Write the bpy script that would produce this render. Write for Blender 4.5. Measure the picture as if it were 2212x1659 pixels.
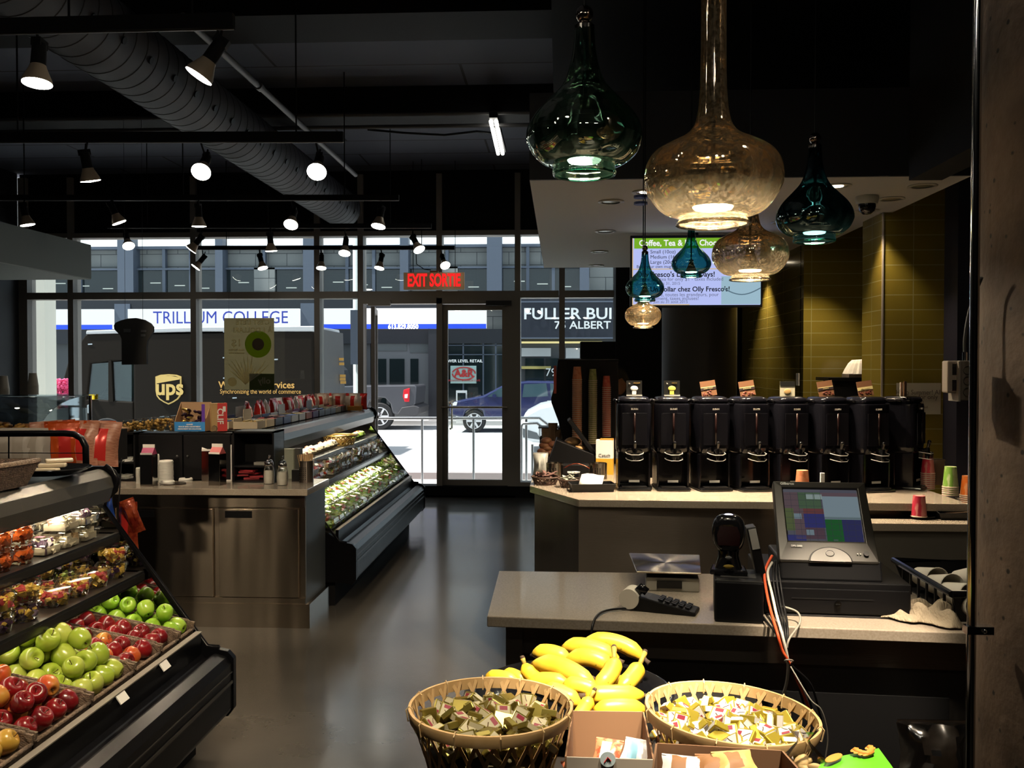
import bpy, math, random
from mathutils import Vector, Matrix, Euler
for _o in list(bpy.data.objects): bpy.data.objects.remove(_o)
SC = bpy.context.scene; COL = SC.collection
PI = math.pi; R = math.radians
# ------------------------------------------------------------------ camera, world, sun, exposure
FPX = 2000.0; CX, CY = 1106.0, 829.5; CAMZ = 1.63
YAW = math.atan(104/FPX); PITCH = math.atan(39.5/FPX)
cd = bpy.data.cameras.new('camera'); cam = bpy.data.objects.new('camera', cd); COL.objects.link(cam)
cd.sensor_width = 36; cd.lens = 36*FPX/2212; cd.clip_start = .05; cd.clip_end = 200
cam.location = (0, 0, CAMZ); cam.rotation_euler = (PI/2-PITCH, 0, YAW)
SC.camera = cam
SC.view_settings.view_transform = 'Standard'; SC.view_settings.look = 'None'
SC.view_settings.gamma = 1; SC.view_settings.use_curve_mapping = False
SC.view_settings.exposure = 0.0
SC.cycles.use_denoising = True
SC.cycles.max_bounces = 8; SC.cycles.diffuse_bounces = 3; SC.cycles.glossy_bounces = 4
SC.cycles.transmission_bounces = 6; SC.cycles.transparent_max_bounces = 16
SC.cycles.sample_clamp_indirect = 4; SC.cycles.caustics_reflective = False; SC.cycles.caustics_refractive = False
W = bpy.data.worlds.new('sky'); SC.world = W; W.use_nodes = True
_b = W.node_tree.nodes['Background']; _b.inputs[0].default_value = (.78, .90, 1, 1); _b.inputs[1].default_value = 1.25
sd = bpy.data.lights.new('sun', 'SUN'); sd.energy = 11; sd.angle = R(1.5); sd.color = (1, .96, .9)
so = bpy.data.objects.new('sun', sd); COL.objects.link(so)
so.rotation_euler = Vector((.5, .10, -.85)).to_track_quat('-Z', 'Y').to_euler()
pd = bpy.data.lights.new('window_portal', 'AREA'); pd.shape = 'RECTANGLE'; pd.size = 7.5; pd.size_y = 3.2
pd.cycles.is_portal = True
po = bpy.data.objects.new('window_portal', pd); COL.objects.link(po)
po.location = (-3.0, 11.75, 1.75); po.rotation_euler = (-PI/2, 0, 0)
# ------------------------------------------------------------------ pixel helpers (frame 2212 x 1659)
_RM = cam.rotation_euler.to_matrix()
def ray(px, py):
    return _RM @ Vector(((px-CX)/FPX, -(py-CY)/FPX, -1))
def gp(px, py, z):           # point where the line of sight meets height z
    d = ray(px, py); return Vector((0, 0, CAMZ)) + d*((z-CAMZ)/d.z)
def dp(px, py, Y):           # point where it meets the plane at distance Y
    d = ray(px, py); return Vector((0, 0, CAMZ)) + d*(Y/d.y)
# ------------------------------------------------------------------ materials
def lin(c):
    if isinstance(c, str):
        c = [int(c[i:i+2], 16)/255 for i in (0, 2, 4)]
        c = [x/12.92 if x <= .04045 else ((x+.055)/1.055)**2.4 for x in c]
    return tuple(c)+(1,)
_mc = {}
def mat(name, col=(.5, .5, .5), rough=.5, metal=0, em=None, es=0, alpha=1, noise=None, bump=None, spec=.5, coat=0, col2=None, wave=None):
    """noise=(scale, detail, low, high): mixes col and col2 by noise; bump=(scale, strength)"""
    if name in _mc: return _mc[name]
    m = bpy.data.materials.new(name); m.use_nodes = True; nt = m.node_tree; b = nt.nodes['Principled BSDF']
    b.inputs['Base Color'].default_value = lin(col); b.inputs['Roughness'].default_value = rough
    b.inputs['Metallic'].default_value = metal; b.inputs['Specular IOR Level'].default_value = spec
    b.inputs['Coat Weight'].default_value = coat
    if em is not None:
        b.inputs['Emission Color'].default_value = lin(em); b.inputs['Emission Strength'].default_value = es
    tc = None
    def tex():
        nonlocal tc
        if tc is None: tc = nt.nodes.new('ShaderNodeTexCoord')
        return tc.outputs['Object']
    if noise:
        n = nt.nodes.new('ShaderNodeTexNoise'); n.inputs['Scale'].default_value = noise[0]; n.inputs['Detail'].default_value = noise[1]
        src = tex()
        if len(noise) > 4:
            mp = nt.nodes.new('ShaderNodeMapping'); mp.inputs['Scale'].default_value = noise[4]
            nt.links.new(src, mp.inputs[0]); src = mp.outputs[0]
        nt.links.new(src, n.inputs['Vector'])
        r = nt.nodes.new('ShaderNodeValToRGB'); r.color_ramp.elements[0].position = noise[2]; r.color_ramp.elements[1].position = noise[3]
        r.color_ramp.elements[0].color = lin(col); r.color_ramp.elements[1].color = lin(col2 or col)
        nt.links.new(n.outputs['Fac'], r.inputs[0]); nt.links.new(r.outputs[0], b.inputs['Base Color'])
    if bump:
        n = nt.nodes.new('ShaderNodeTexNoise'); n.inputs['Scale'].default_value = bump[0]; n.inputs['Detail'].default_value = 3
        src = tex()
        if len(bump) > 2:
            mp = nt.nodes.new('ShaderNodeMapping'); mp.inputs['Scale'].default_value = bump[2]
            nt.links.new(src, mp.inputs[0]); src = mp.outputs[0]
        nt.links.new(src, n.inputs['Vector'])
        bp = nt.nodes.new('ShaderNodeBump'); bp.inputs['Strength'].default_value = bump[1]; bp.inputs['Distance'].default_value = .01
        nt.links.new(n.outputs['Fac'], bp.inputs['Height']); nt.links.new(bp.outputs[0], b.inputs['Normal'])
    _mc[name] = m; return m
def clear(name, tint=(1, 1, 1), gloss=.1, rough=.03, spots=None, gcol=(1, 1, 1), milk=0, mcol=(.6, .5, .35)):
    """clear sheet: tinted see-through mixed with a mirror layer by facing angle; spots=(scale, low, high, tint) adds mottled silvering"""
    if name in _mc: return _mc[name]
    m = bpy.data.materials.new(name); m.use_nodes = True; nt = m.node_tree; nt.nodes.remove(nt.nodes['Principled BSDF'])
    out = nt.nodes['Material Output']
    t = nt.nodes.new('ShaderNodeBsdfTransparent'); t.inputs[0].default_value = lin(tint)
    g = nt.nodes.new('ShaderNodeBsdfGlossy'); g.inputs[0].default_value = lin(gcol); g.inputs['Roughness'].default_value = rough
    lw = nt.nodes.new('ShaderNodeLayerWeight'); lw.inputs[0].default_value = .25
    mr = nt.nodes.new('ShaderNodeMapRange'); mr.inputs[3].default_value = gloss; mr.inputs[4].default_value = .85
    nt.links.new(lw.outputs['Fresnel'], mr.inputs[0])
    fac = mr.outputs[0]
    if spots:
        tc = nt.nodes.new('ShaderNodeTexCoord'); n = nt.nodes.new('ShaderNodeTexNoise'); n.inputs['Scale'].default_value = spots[0]; n.inputs['Detail'].default_value = 5
        mp = nt.nodes.new('ShaderNodeMapping'); mp.inputs['Scale'].default_value = spots[3] if len(spots) > 3 else (1, 1, 1)
        nt.links.new(tc.outputs['Object'], mp.inputs[0]); nt.links.new(mp.outputs[0], n.inputs['Vector'])
        r = nt.nodes.new('ShaderNodeMapRange'); r.inputs[1].default_value = spots[1]; r.inputs[2].default_value = spots[2]
        r.inputs[3].default_value = 0; r.inputs[4].default_value = spots[4] if len(spots) > 4 else .8
        nt.links.new(n.outputs['Fac'], r.inputs[0])
        mx = nt.nodes.new('ShaderNodeMath'); mx.operation = 'MAXIMUM'; nt.links.new(fac, mx.inputs[0]); nt.links.new(r.outputs[0], mx.inputs[1]); fac = mx.outputs[0]
    x = nt.nodes.new('ShaderNodeMixShader'); nt.links.new(fac, x.inputs[0]); nt.links.new(t.outputs[0], x.inputs[1]); nt.links.new(g.outputs[0], x.inputs[2])
    if milk:
        df = nt.nodes.new('ShaderNodeBsdfDiffuse'); tr = nt.nodes.new('ShaderNodeBsdfTranslucent'); df.inputs[0].default_value = lin(mcol); tr.inputs[0].default_value = lin(mcol)
        a = nt.nodes.new('ShaderNodeMixShader'); a.inputs[0].default_value = .5; nt.links.new(df.outputs[0], a.inputs[1]); nt.links.new(tr.outputs[0], a.inputs[2])
        y = nt.nodes.new('ShaderNodeMixShader'); y.inputs[0].default_value = milk
        if spots:
            mk = nt.nodes.new('ShaderNodeMath'); mk.operation = 'MULTIPLY_ADD'; mk.inputs[1].default_value = milk; mk.inputs[2].default_value = milk*.35; nt.links.new(r.outputs[0], mk.inputs[0]); nt.links.new(mk.outputs[0], y.inputs[0])
        nt.links.new(x.outputs[0], y.inputs[1]); nt.links.new(a.outputs[0], y.inputs[2]); x = y
    nt.links.new(x.outputs[0], out.inputs[0]); _mc[name] = m; return m
def glow(name, col, s):
    if name in _mc: return _mc[name]
    m = bpy.data.materials.new(name); m.use_nodes = True; nt = m.node_tree; nt.nodes.remove(nt.nodes['Principled BSDF'])
    e = nt.nodes.new('ShaderNodeEmission'); e.inputs[0].default_value = lin(col); e.inputs[1].default_value = s
    nt.links.new(e.outputs[0], nt.nodes['Material Output'].inputs[0]); _mc[name] = m; return m
def grid_mat(name, col, line, sx, sz, lw, rough, axes='XZ', off=.5, col2=None):
    """running tiles / boards: object x (or y) along, z up"""
    if name in _mc: return _mc[name]
    m = bpy.data.materials.new(name); m.use_nodes = True; nt = m.node_tree; b = nt.nodes['Principled BSDF']
    tc = nt.nodes.new('ShaderNodeTexCoord'); sp = nt.nodes.new('ShaderNodeSeparateXYZ'); cb = nt.nodes.new('ShaderNodeCombineXYZ')
    nt.links.new(tc.outputs['Object'], sp.inputs[0])
    nt.links.new(sp.outputs['XYZ'.index(axes[0])], cb.inputs[0]); nt.links.new(sp.outputs['XYZ'.index(axes[1])], cb.inputs[1])
    br = nt.nodes.new('ShaderNodeTexBrick'); br.inputs['Scale'].default_value = 1; br.inputs['Brick Width'].default_value = sx
    br.inputs['Row Height'].default_value = sz; br.inputs['Mortar Size'].default_value = lw; br.offset = off
    br.inputs['Color1'].default_value = lin(col); br.inputs['Color2'].default_value = lin(col2 or col); br.inputs['Mortar'].default_value = lin(line)
    br.inputs['Mortar Smooth'].default_value = .1
    nt.links.new(cb.outputs[0], br.inputs['Vector']); nt.links.new(br.outputs['Color'], b.inputs['Base Color'])
    b.inputs['Roughness'].default_value = rough; _mc[name] = m; return m

BLK = mat('black_plastic', (.006, .006, .007), .38, spec=.22)
BLKM = mat('black_matte_paint', (.007, .007, .008), .7, spec=.15)
BLKG = mat('black_gloss_paint', (.005, .005, .006), .12, spec=.4)
DKM = mat('dark_paint', (.018, .018, .022), .6)
STEEL = mat('brushed_steel', (.44, .37, .29), .20, 1, bump=(60, .008, (.3, .3, 8)))
STEELD = mat('brushed_steel_dark', (.16, .135, .115), .30, .85, bump=(50, .10, (.3, .3, 8)))
for _m in (STEEL, STEELD): _m.node_tree.nodes['Principled BSDF'].inputs['Anisotropic'].default_value = .95; _m.node_tree.nodes['Principled BSDF'].inputs['Anisotropic Rotation'].default_value = .25
def wavy(m, sc=(2.6, 2.6, .35), st=.22):      # gentle dents that draw highlights out into upright streaks
    nt = m.node_tree; b = nt.nodes['Principled BSDF']; tc = nt.nodes.new('ShaderNodeTexCoord'); mp = nt.nodes.new('ShaderNodeMapping'); mp.inputs['Scale'].default_value = sc
    n = nt.nodes.new('ShaderNodeTexNoise'); n.inputs['Scale'].default_value = 1.6; n.inputs['Detail'].default_value = 1.5; bp = nt.nodes.new('ShaderNodeBump'); bp.inputs['Strength'].default_value = st; bp.inputs['Distance'].default_value = .05
    nt.links.new(tc.outputs['Object'], mp.inputs[0]); nt.links.new(mp.outputs[0], n.inputs['Vector']); nt.links.new(n.outputs['Fac'], bp.inputs['Height'])
    l = b.inputs['Normal'].links[0].from_socket; nt.links.new(l, bp.inputs['Normal']); nt.links.new(bp.outputs[0], b.inputs['Normal'])
for _m in (STEEL, STEELD): wavy(_m)
CHROME = mat('chrome', (.7, .7, .7), .12, 1)
ALU = mat('anodised_aluminium', (.25, .22, .195), .45, .1)
QUARTZ = mat('beige_quartz', (.40, .34, .275), .16, noise=(180, 3, .4, .62), col2=(.34, .285, .225), coat=.3)
WHITE = mat('white_plastic', (.8, .8, .78), .4)
PAPER = mat('white_paper', (.75, .74, .70), .7)
BRN = mat('cardboard', (.36, .22, .12), .8)
GLASS = clear('window_glass', (.93, .97, .97), .035, .0)
PLAST = clear('clear_plastic', (.88, .89, .88), .10, .08)
RED = mat('red_print', (.55, .03, .03), .5)
WOODT = mat('pale_wood', (.55, .36, .18), .7)
# ------------------------------------------------------------------ mesh builder
def frame_of(d):
    d = d.normalized(); up = Vector((0, 0, 1)) if abs(d.z) < .95 else Vector((1, 0, 0))
    a = d.cross(up).normalized(); return a, d.cross(a).normalized()
class MB:
    def __init__(s): s.v = []; s.f = []; s.m = []
    def add(s, vs, fs, m=0):
        n = len(s.v); s.v += [tuple(v) for v in vs]; s.f += [tuple(i+n for i in f) for f in fs]; s.m += [m]*len(fs); return s
    def box(s, x0, x1, y0, y1, z0, z1, m=0, M=None):
        vs = [Vector((x, y, z)) for z in (z0, z1) for y in (y0, y1) for x in (x0, x1)]
        if M is not None: vs = [M @ v for v in vs]
        return s.add(vs, [(0, 2, 3, 1), (4, 5, 7, 6), (0, 1, 5, 4), (2, 6, 7, 3), (0, 4, 6, 2), (1, 3, 7, 5)], m)
    def lathe(s, prof, n=24, c=(0, 0, 0), m=0, M=None, cap=True, sx=1, sy=1):
        vs = []; c = Vector(c)
        for r, z in prof:
            for i in range(n):
                a = 2*PI*i/n; v = Vector((r*math.cos(a)*sx, r*math.sin(a)*sy, z))+c
                vs.append(M @ v if M is not None else v)
        fs = [(j*n+i, j*n+(i+1) % n, (j+1)*n+(i+1) % n, (j+1)*n+i) for j in range(len(prof)-1) for i in range(n)]
        if cap:
            if prof[0][0] > 1e-5: fs.append(tuple(reversed(range(n))))
            if prof[-1][0] > 1e-5: fs.append(tuple((len(prof)-1)*n+i for i in range(n)))
        return s.add(vs, fs, m)
    def cyl(s, p0, p1, r, n=12, m=0, r1=None):
        return s.tube([p0, p1], [r, r if r1 is None else r1], n, m)
    def tube(s, pts, r, n=10, m=0, cap=True):
        pts = [Vector(p) for p in pts]; k = len(pts); rs = r if isinstance(r, (list, tuple)) else [r]*k
        vs = []; a = None
        for i, p in enumerate(pts):
            d = (pts[min(i+1, k-1)]-pts[max(i-1, 0)])
            if d.length < 1e-9: d = Vector((0, 0, 1))
            d.normalize()
            if a is None: a, _ = frame_of(d)
            a = (a-d*a.dot(d)).normalized(); b = d.cross(a)
            vs += [p+(a*math.cos(2*PI*j/n)+b*math.sin(2*PI*j/n))*rs[i] for j in range(n)]
        fs = [(i*n+j, i*n+(j+1) % n, (i+1)*n+(j+1) % n, (i+1)*n+j) for i in range(k-1) for j in range(n)]
        if cap: fs += [tuple(reversed(range(n))), tuple((k-1)*n+j for j in range(n))]
        return s.add(vs, fs, m)
    def prism(s, poly, a, b, axis='Y', m=0, M=None):
        """poly in the two other axes (x,z for Y; y,z for X; x,y for Z)"""
        def P(u, v, w):
            p = Vector((u, w, v)) if axis == 'Y' else Vector((w, u, v)) if axis == 'X' else Vector((u, v, w))
            return M @ p if M is not None else p
        n = len(poly); vs = [P(u, v, a) for u, v in poly]+[P(u, v, b) for u, v in poly]
        return s.add(vs, [tuple(range(n)), tuple(reversed(range(n, 2*n)))]+[(i, i+n, (i+1) % n+n, (i+1) % n) for i in range(n)], m)
    def ball(s, c, r, sc=(1, 1, 1), n=14, m=0, M=None):
        prof = [(r*math.sin(PI*k/(n//2)), -r*math.cos(PI*k/(n//2))) for k in range(n//2+1)]
        vs = []; c = Vector(c)
        for q, z in prof:
            for i in range(n):
                v = Vector((q*math.cos(2*PI*i/n)*sc[0], q*math.sin(2*PI*i/n)*sc[1], z*sc[2]))
                if M is not None: v = M @ v
                vs.append(c+v)
        return s.add(vs, [(j*n+i, j*n+(i+1) % n, (j+1)*n+(i+1) % n, (j+1)*n+i) for j in range(len(prof)-1) for i in range(n)], m)
    def build(s, name, mats, parent=None, smooth=False, bevel=0, solid=0, sub=0, recenter=True, loc=None):
        me = bpy.data.meshes.new(name); c = Vector((0, 0, 0))
        if parent is None and recenter and s.v:
            xs, ys, zs = zip(*s.v); c = Vector(((min(xs)+max(xs))/2, (min(ys)+max(ys))/2, min(zs)))
        me.from_pydata([tuple(Vector(v)-c) for v in s.v], [], s.f)
        import bmesh
        bm = bmesh.new(); bm.from_mesh(me); bmesh.ops.remove_doubles(bm, verts=bm.verts, dist=1e-6)
        bmesh.ops.recalc_face_normals(bm, faces=bm.faces); bm.to_mesh(me); bm.free()
        if not isinstance(mats, (list, tuple)): mats = [mats]
        for q in mats: me.materials.append(q)
        if len(me.polygons) == len(s.m) and len(mats) > 1: me.polygons.foreach_set('material_index', s.m)
        elif len(mats) > 1:
            print('material mismatch', name)
        if smooth:
            me.polygons.foreach_set('use_smooth', [True]*len(me.polygons))
            if smooth is not True: me.set_sharp_from_angle(angle=R(smooth))
        o = bpy.data.objects.new(name, me); COL.objects.link(o); o.location = c
        if loc is not None: o.location = loc
        if parent is not None: o.parent = parent
        if solid:
            q = o.modifiers.new('thick', 'SOLIDIFY'); q.thickness = solid; q.offset = 0
        if bevel:
            q = o.modifiers.new('bevel', 'BEVEL'); q.width = bevel; q.segments = 2; q.limit_method = 'ANGLE'; q.angle_limit = R(40)
        if sub:
            q = o.modifiers.new('sub', 'SUBSURF'); q.levels = sub; q.render_levels = sub
        return o
def tag(o, label=None, cat=None, group=None, kind=None):
    if label: o['label'] = label
    if cat: o['category'] = cat
    if group: o['group'] = group
    if kind: o['kind'] = kind
    return o
def thing(name, label, cat, loc=(0, 0, 0), rz=0, group=None, rot=None):
    o = bpy.data.objects.new(name, None); COL.objects.link(o); o.location = loc
    o.rotation_euler = rot if rot else (0, 0, rz); o.empty_display_size = .05
    return tag(o, label, cat, group)
def dup(src, loc, rot=None, label=None, group=None, scale=None, parent=None):
    c = src.copy(); COL.objects.link(c)
    if parent is not None: c.parent = parent
    else:
        c.location = loc
        if rot is not None: c.rotation_euler = rot
        if scale is not None: c.scale = scale if isinstance(scale, (tuple, list)) else (scale,)*3
    if label: c['label'] = label
    if group: c['group'] = group
    for ch in list(src.children): dup(ch, None, parent=c)
    return c
def struct(mb, name, mats, **k): return tag(mb.build(name, mats, **k), kind='structure')
def bx(x0, x1, y0, y1, z0, z1, m=0): return MB().box(x0, x1, y0, y1, z0, z1, m)
def text(body, size, m, parent=None, M=None, align='CENTER', ext=.001, name='lettering', width=1.0, bold=0):
    cu = bpy.data.curves.new(name, 'FONT'); cu.body = body; cu.size = size; cu.align_x = align; cu.align_y = 'CENTER'; cu.extrude = ext
    cu.offset = bold; cu.resolution_u = 3
    t = bpy.data.objects.new(name, cu); COL.objects.link(t); bpy.context.view_layer.update()
    dg = bpy.context.evaluated_depsgraph_get(); me = bpy.data.meshes.new_from_object(t.evaluated_get(dg))
    bpy.data.objects.remove(t); me.materials.clear(); me.materials.append(m)
    S = Matrix.Diagonal((width, 1, 1, 1)); me.transform((M if M is not None else Matrix()) @ S)
    o = bpy.data.objects.new(name, me); COL.objects.link(o)
    if parent is not None: o.parent = parent
    return o
def face_cam(x, y, z):       # text plane standing upright, read from -Y
    return Matrix.Translation((x, y, z)) @ Matrix.Rotation(PI/2, 4, 'X')
def spot(name, loc, target, power, col=(1, .82, .6), size=60, blend=.6, rad=.04, parent=None):
    l = bpy.data.lights.new(name, 'SPOT'); l.energy = power; l.color = col; l.spot_size = R(size); l.spot_blend = blend; l.shadow_soft_size = rad
    o = bpy.data.objects.new(name, l); COL.objects.link(o); o.location = loc
    o.rotation_euler = (Vector(target)-Vector(loc)).to_track_quat('-Z', 'Y').to_euler()
    if parent is not None: o.parent = parent
    return o
rnd = random.Random(7)
# ------------------------------------------------------------------ room shell
FY = 11.4
def XP(px, Y, py=790): return dp(px, py, Y).x
def ZP(py, Y, px=1100): return dp(px, py, Y).z
CONC = mat('polished_concrete', (.052, .048, .042), .17, noise=(1.6, 6, .3, .7), col2=(.08, .074, .066), bump=(9, .05))
struct(bx(-9, 4, -3, FY+.02, -.1, 0), 'floor', CONC, recenter=False)
CEIL = grid_mat('board_formed_concrete', (.13, .14, .19), (.03, .03, .035), 2.3, .62, .012, .8, 'XY', .35, (.10, .108, .15))
struct(bx(-9, 4, -3, 11.6, 4.05, 4.2), 'ceiling', CEIL, recenter=False)
struct(bx(-7.05, -6.85, -3, FY, 0, 4.05), 'wall_left', DKM)
struct(bx(-9, 4, -3.2, -3, 0, 4.05), 'wall_back', DKM)
struct(bx(3.3, 3.5, -3, 11.6, 0, 4.05), 'wall_right', DKM)
XR = XP(1326, FY)
struct(bx(XR, 3.3, FY-.25, 11.6, 0, 4.05), 'wall_front', BLKM)
struct(bx(-6.85, XR, 11.45, 11.6, 3.31, 4.05), 'trim_1', BLKM)      # black panel over the glass
# dark beams across the ceiling with their conduits
struct(bx(-6.85, -.05, 5.8, 6.3, 3.84, 4.05), 'trim_2', BLKM)
struct(bx(-6.85, -.05, 8.0, 8.45, 3.80, 4.05), 'trim_3', BLKM)
struct(bx(-6.85, -2.0, 3.2, 3.6, 3.75, 4.05), 'trim_4', BLKM)
struct(bx(-.05, 3.3, 2.0, 10.2, 3.6, 4.05), 'trim_5', BLKM)
# black drop duct in front of the soffit, right
struct(bx(1.72, 1.88, 1.9, 4.69, 2.545, 3.6), 'trim_6', BLKM)
# lowered soffit over the coffee counter (dark face, light underside)
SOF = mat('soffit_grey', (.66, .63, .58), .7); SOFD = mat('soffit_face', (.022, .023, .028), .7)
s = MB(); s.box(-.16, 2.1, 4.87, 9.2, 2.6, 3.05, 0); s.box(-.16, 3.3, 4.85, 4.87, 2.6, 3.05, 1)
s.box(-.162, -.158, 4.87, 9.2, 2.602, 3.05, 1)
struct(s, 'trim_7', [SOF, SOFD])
# left grey-green bulkhead
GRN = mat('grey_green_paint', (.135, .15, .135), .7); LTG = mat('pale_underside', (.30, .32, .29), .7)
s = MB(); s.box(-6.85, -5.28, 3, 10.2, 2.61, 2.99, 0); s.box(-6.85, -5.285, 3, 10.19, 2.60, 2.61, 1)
struct(s, 'trim_8', [GRN, LTG])
struct(bx(-6.85, XR, FY-.02, FY+.2, 0, .14), 'trim_9', BLKM)
# tiled walls behind the counter
TILE = grid_mat('olive_tile', (.155, .118, .018), (.21, .19, .09), .62, .0945, .0028, .16, 'XZ', 0, (.14, .108, .018))
TILEY = grid_mat('olive_tile_side', (.155, .118, .018), (.21, .19, .09), .62, .0945, .0028, .16, 'YZ', 0, (.14, .108, .018))
xa = XP(1735, 7.5)
struct(bx(xa, 3.3, 7.5, 7.6, 0, 3.0), 'wall_tiled_back', TILE)
s = MB(); s.box(xa-.1, xa, 7.4, 10.0, 0, 3.0)
struct(bx(xa, xa+.1, 7.58, 10.0, 0, 3.0), 'wall_tiled_side', TILEY)
xc = XP(1905, 6.0); xd = XP(2038, 6.0)
s = MB(); s.box(xc, xd, 6.0, 6.38, 0, 3.05, 0); struct(s, 'wall_tiled_stub', TILE)
struct(bx(xc-.004, xc, 6.003, 6.38, 0, 2.6), 'trim_10', TILEY)
struct(bx(xc-.006, xc+.004, 5.992, 6.0, 0, 3.0), 'trim_11', ALU)
struct(bx(xd, xd+.13, 5.8, 6.4, 0, 3.6), 'wall_dark_strip', mat('blue_black_paint', (.010, .010, .022), .5))
struct(bx(xd+.13, 3.3, 5.9, 6.4, 0, 3.6), 'wall_grey_end', mat('warm_grey_paint', (.11, .10, .085), .8))
# round dark column and the black wall left of it
s = MB().lathe([(.34, 0), (.34, 2.6)], 32, (XP(1510, 8.6), 8.6, 0)); struct(s, 'wall_round_column', mat('dark_column_paint', (.030, .027, .026), .55), smooth=40)
struct(bx(XP(1330, 10.2), xa, 10.2, 10.35, 0, 3.6), 'wall_black_end', BLKM)
# concrete column, right foreground
CC = mat('raw_concrete', (.068, .043, .028), .75, noise=(9, 8, .35, .66), col2=(.13, .085, .058), bump=(30, .4))
CC2 = CC
cx0 = XP(2122, 2.42)
def _colmat():
    nt = CC.node_tree; b = nt.nodes['Principled BSDF']; src = b.inputs['Base Color'].links[0].from_socket
    v = nt.nodes.new('ShaderNodeTexVoronoi'); v.inputs['Scale'].default_value = 26; v.inputs['Randomness'].default_value = 1
    tc = nt.nodes.new('ShaderNodeTexCoord'); n = nt.nodes.new('ShaderNodeTexNoise'); n.inputs['Scale'].default_value = 9
    r = nt.nodes.new('ShaderNodeMapRange'); r.inputs[1].default_value = .10; r.inputs[2].default_value = .17; r.inputs[3].default_value = .12; r.inputs[4].default_value = 1
    nt.links.new(tc.outputs['Object'], v.inputs['Vector']); nt.links.new(v.outputs['Distance'], r.inputs[0])
    mx = nt.nodes.new('ShaderNodeMix'); mx.data_type = 'RGBA'; mx.blend_type = 'MULTIPLY'; mx.inputs[0].default_value = 1
    nt.links.new(src, mx.inputs[6]); nt.links.new(r.outputs[0], mx.inputs[7]); nt.links.new(mx.outputs[2], b.inputs['Base Color'])
_colmat()
struct(MB().lathe([(.30, 0), (.30, 4.05)], 64, (1.208, 2.0, 0)), 'wall_concrete_column', CC, smooth=40)
# ------------------------------------------------------------------ glazed front
H0, H1, T0, T1 = .14, 3.30, ZP(643, FY), ZP(628, FY)
def window_bay(n, pa, pb, low=True):
    xa_, xb_ = XP(pa, FY), XP(pb, FY)
    w = bpy.data.objects.new(f'window_{n}', None); COL.objects.link(w); w.location = ((xa_+xb_)/2, FY+.1, H0); tag(w, kind='structure')
    L = Vector(w.location)
    def B(name, x0, x1, z0, z1, m, y0=FY, y1=FY+.2, **k):
        return MB().box(x0-L.x, x1-L.x, y0-L.y, y1-L.y, z0-L.z, z1-L.z).build(name, m, w, **k)
    B('mullion', xa_-.07, xa_, H0, 4.0, ALU)
    B('transom', xa_, xb_, T0, T1, ALU); B('head_rail', xa_, xb_, 3.24, H1, ALU)
    if low:
        B('sill_rail', xa_, xb_, H0, H0+.05, ALU); B('window_pane', xa_, xb_, H0+.05, T0, GLASS, FY+.10, FY+.106)
    B('window_pane', xa_, xb_, T1, 3.24, GLASS, FY+.10, FY+.106)
    return w
window_bay(1, 60, 147); window_bay(2, 159, 413); window_bay(3, 424, 679); window_bay(4, 691, 774)
window_bay(5, 785, 943, low=False); window_bay(6, 955, 1112, low=False); window_bay(7, 1124, 1207); window_bay(8, 1220, 1326)
struct(bx(XP(22, FY), XP(42, FY), FY, FY+.2, 0, 3.3), 'trim_12', mat('blue_grey_jamb', (.12, .15, .17), .6))
struct(bx(XP(42, FY), XP(60, FY)-.07, FY, FY+.2, 0, 4), 'trim_13', ALU)
# door frame
dz = ZP(655, FY)
d = bpy.data.objects.new('door_1', None); COL.objects.link(d); xl, xr = XP(785, FY), XP(1112, FY); d.location = ((xl+xr)/2, FY+.1, 0); tag(d, kind='structure')
L = Vector(d.location)
def DB(name, x0, x1, y0, y1, z0, z1, m, parent=d, **k):
    return MB().box(x0-L.x, x1-L.x, y0-L.y, y1-L.y, z0, z1).build(name, m, parent, **k)
DB('door_frame', xl, xr, FY, FY+.2, dz, T0, ALU); DB('door_jamb', xr-.09, xr, FY, FY+.2, 0, dz, ALU); DB('door_jamb', xl-.07, xl, FY, FY+.2, 0, H0, ALU)
x0, x1 = XP(953, FY), xr-.09
DB('door_stile', x0, x0+.075, FY+.06, FY+.11, .03, dz-.01, ALU); DB('door_stile', x1-.07, x1, FY+.06, FY+.11, .03, dz-.01, ALU)
DB('top_rail', x0+.075, x1-.07, FY+.06, FY+.11, dz-.08, dz-.01, ALU); DB('bottom_rail', x0+.075, x1-.07, FY+.06, FY+.11, .03, .21, ALU)
DB('door_pane', x0+.075, x1-.07, FY+.083, FY+.089, .21, dz-.08, GLASS)
zb = ZP(880, FY); q = MB(); q.cyl((x0-L.x, FY+.0-L.y, zb), (x1-L.x, FY+.0-L.y, zb), .013)
for xx in (x0+.04, x1-.04): q.cyl((xx-L.x, FY-L.y, zb), (xx-L.x, FY+.07-L.y, zb), .01)
q.build('push_bar', STEEL, d, smooth=40)
q = MB(); xx = x0+.10-L.x
q.tube([(xx, .01, ZP(872, FY)), (xx+.01, .09, ZP(872, FY)), (xx+.01, .09, ZP(928, FY)), (xx, .01, ZP(928, FY))], .012); q.build('pull_handle', STEEL, d, smooth=40)
DB('door_closer', XP(1050, FY), XP(1105, FY), FY-.04, FY+.05, dz-.03, dz+.03, DKM); DB('door_closer', XP(797, FY), XP(845, FY), FY-.06, FY, dz-.03, dz+.04, ALU)
struct(bx(xl, xr, FY-.02, FY+.25, 0, .025), 'trim_14', ALU)
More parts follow.
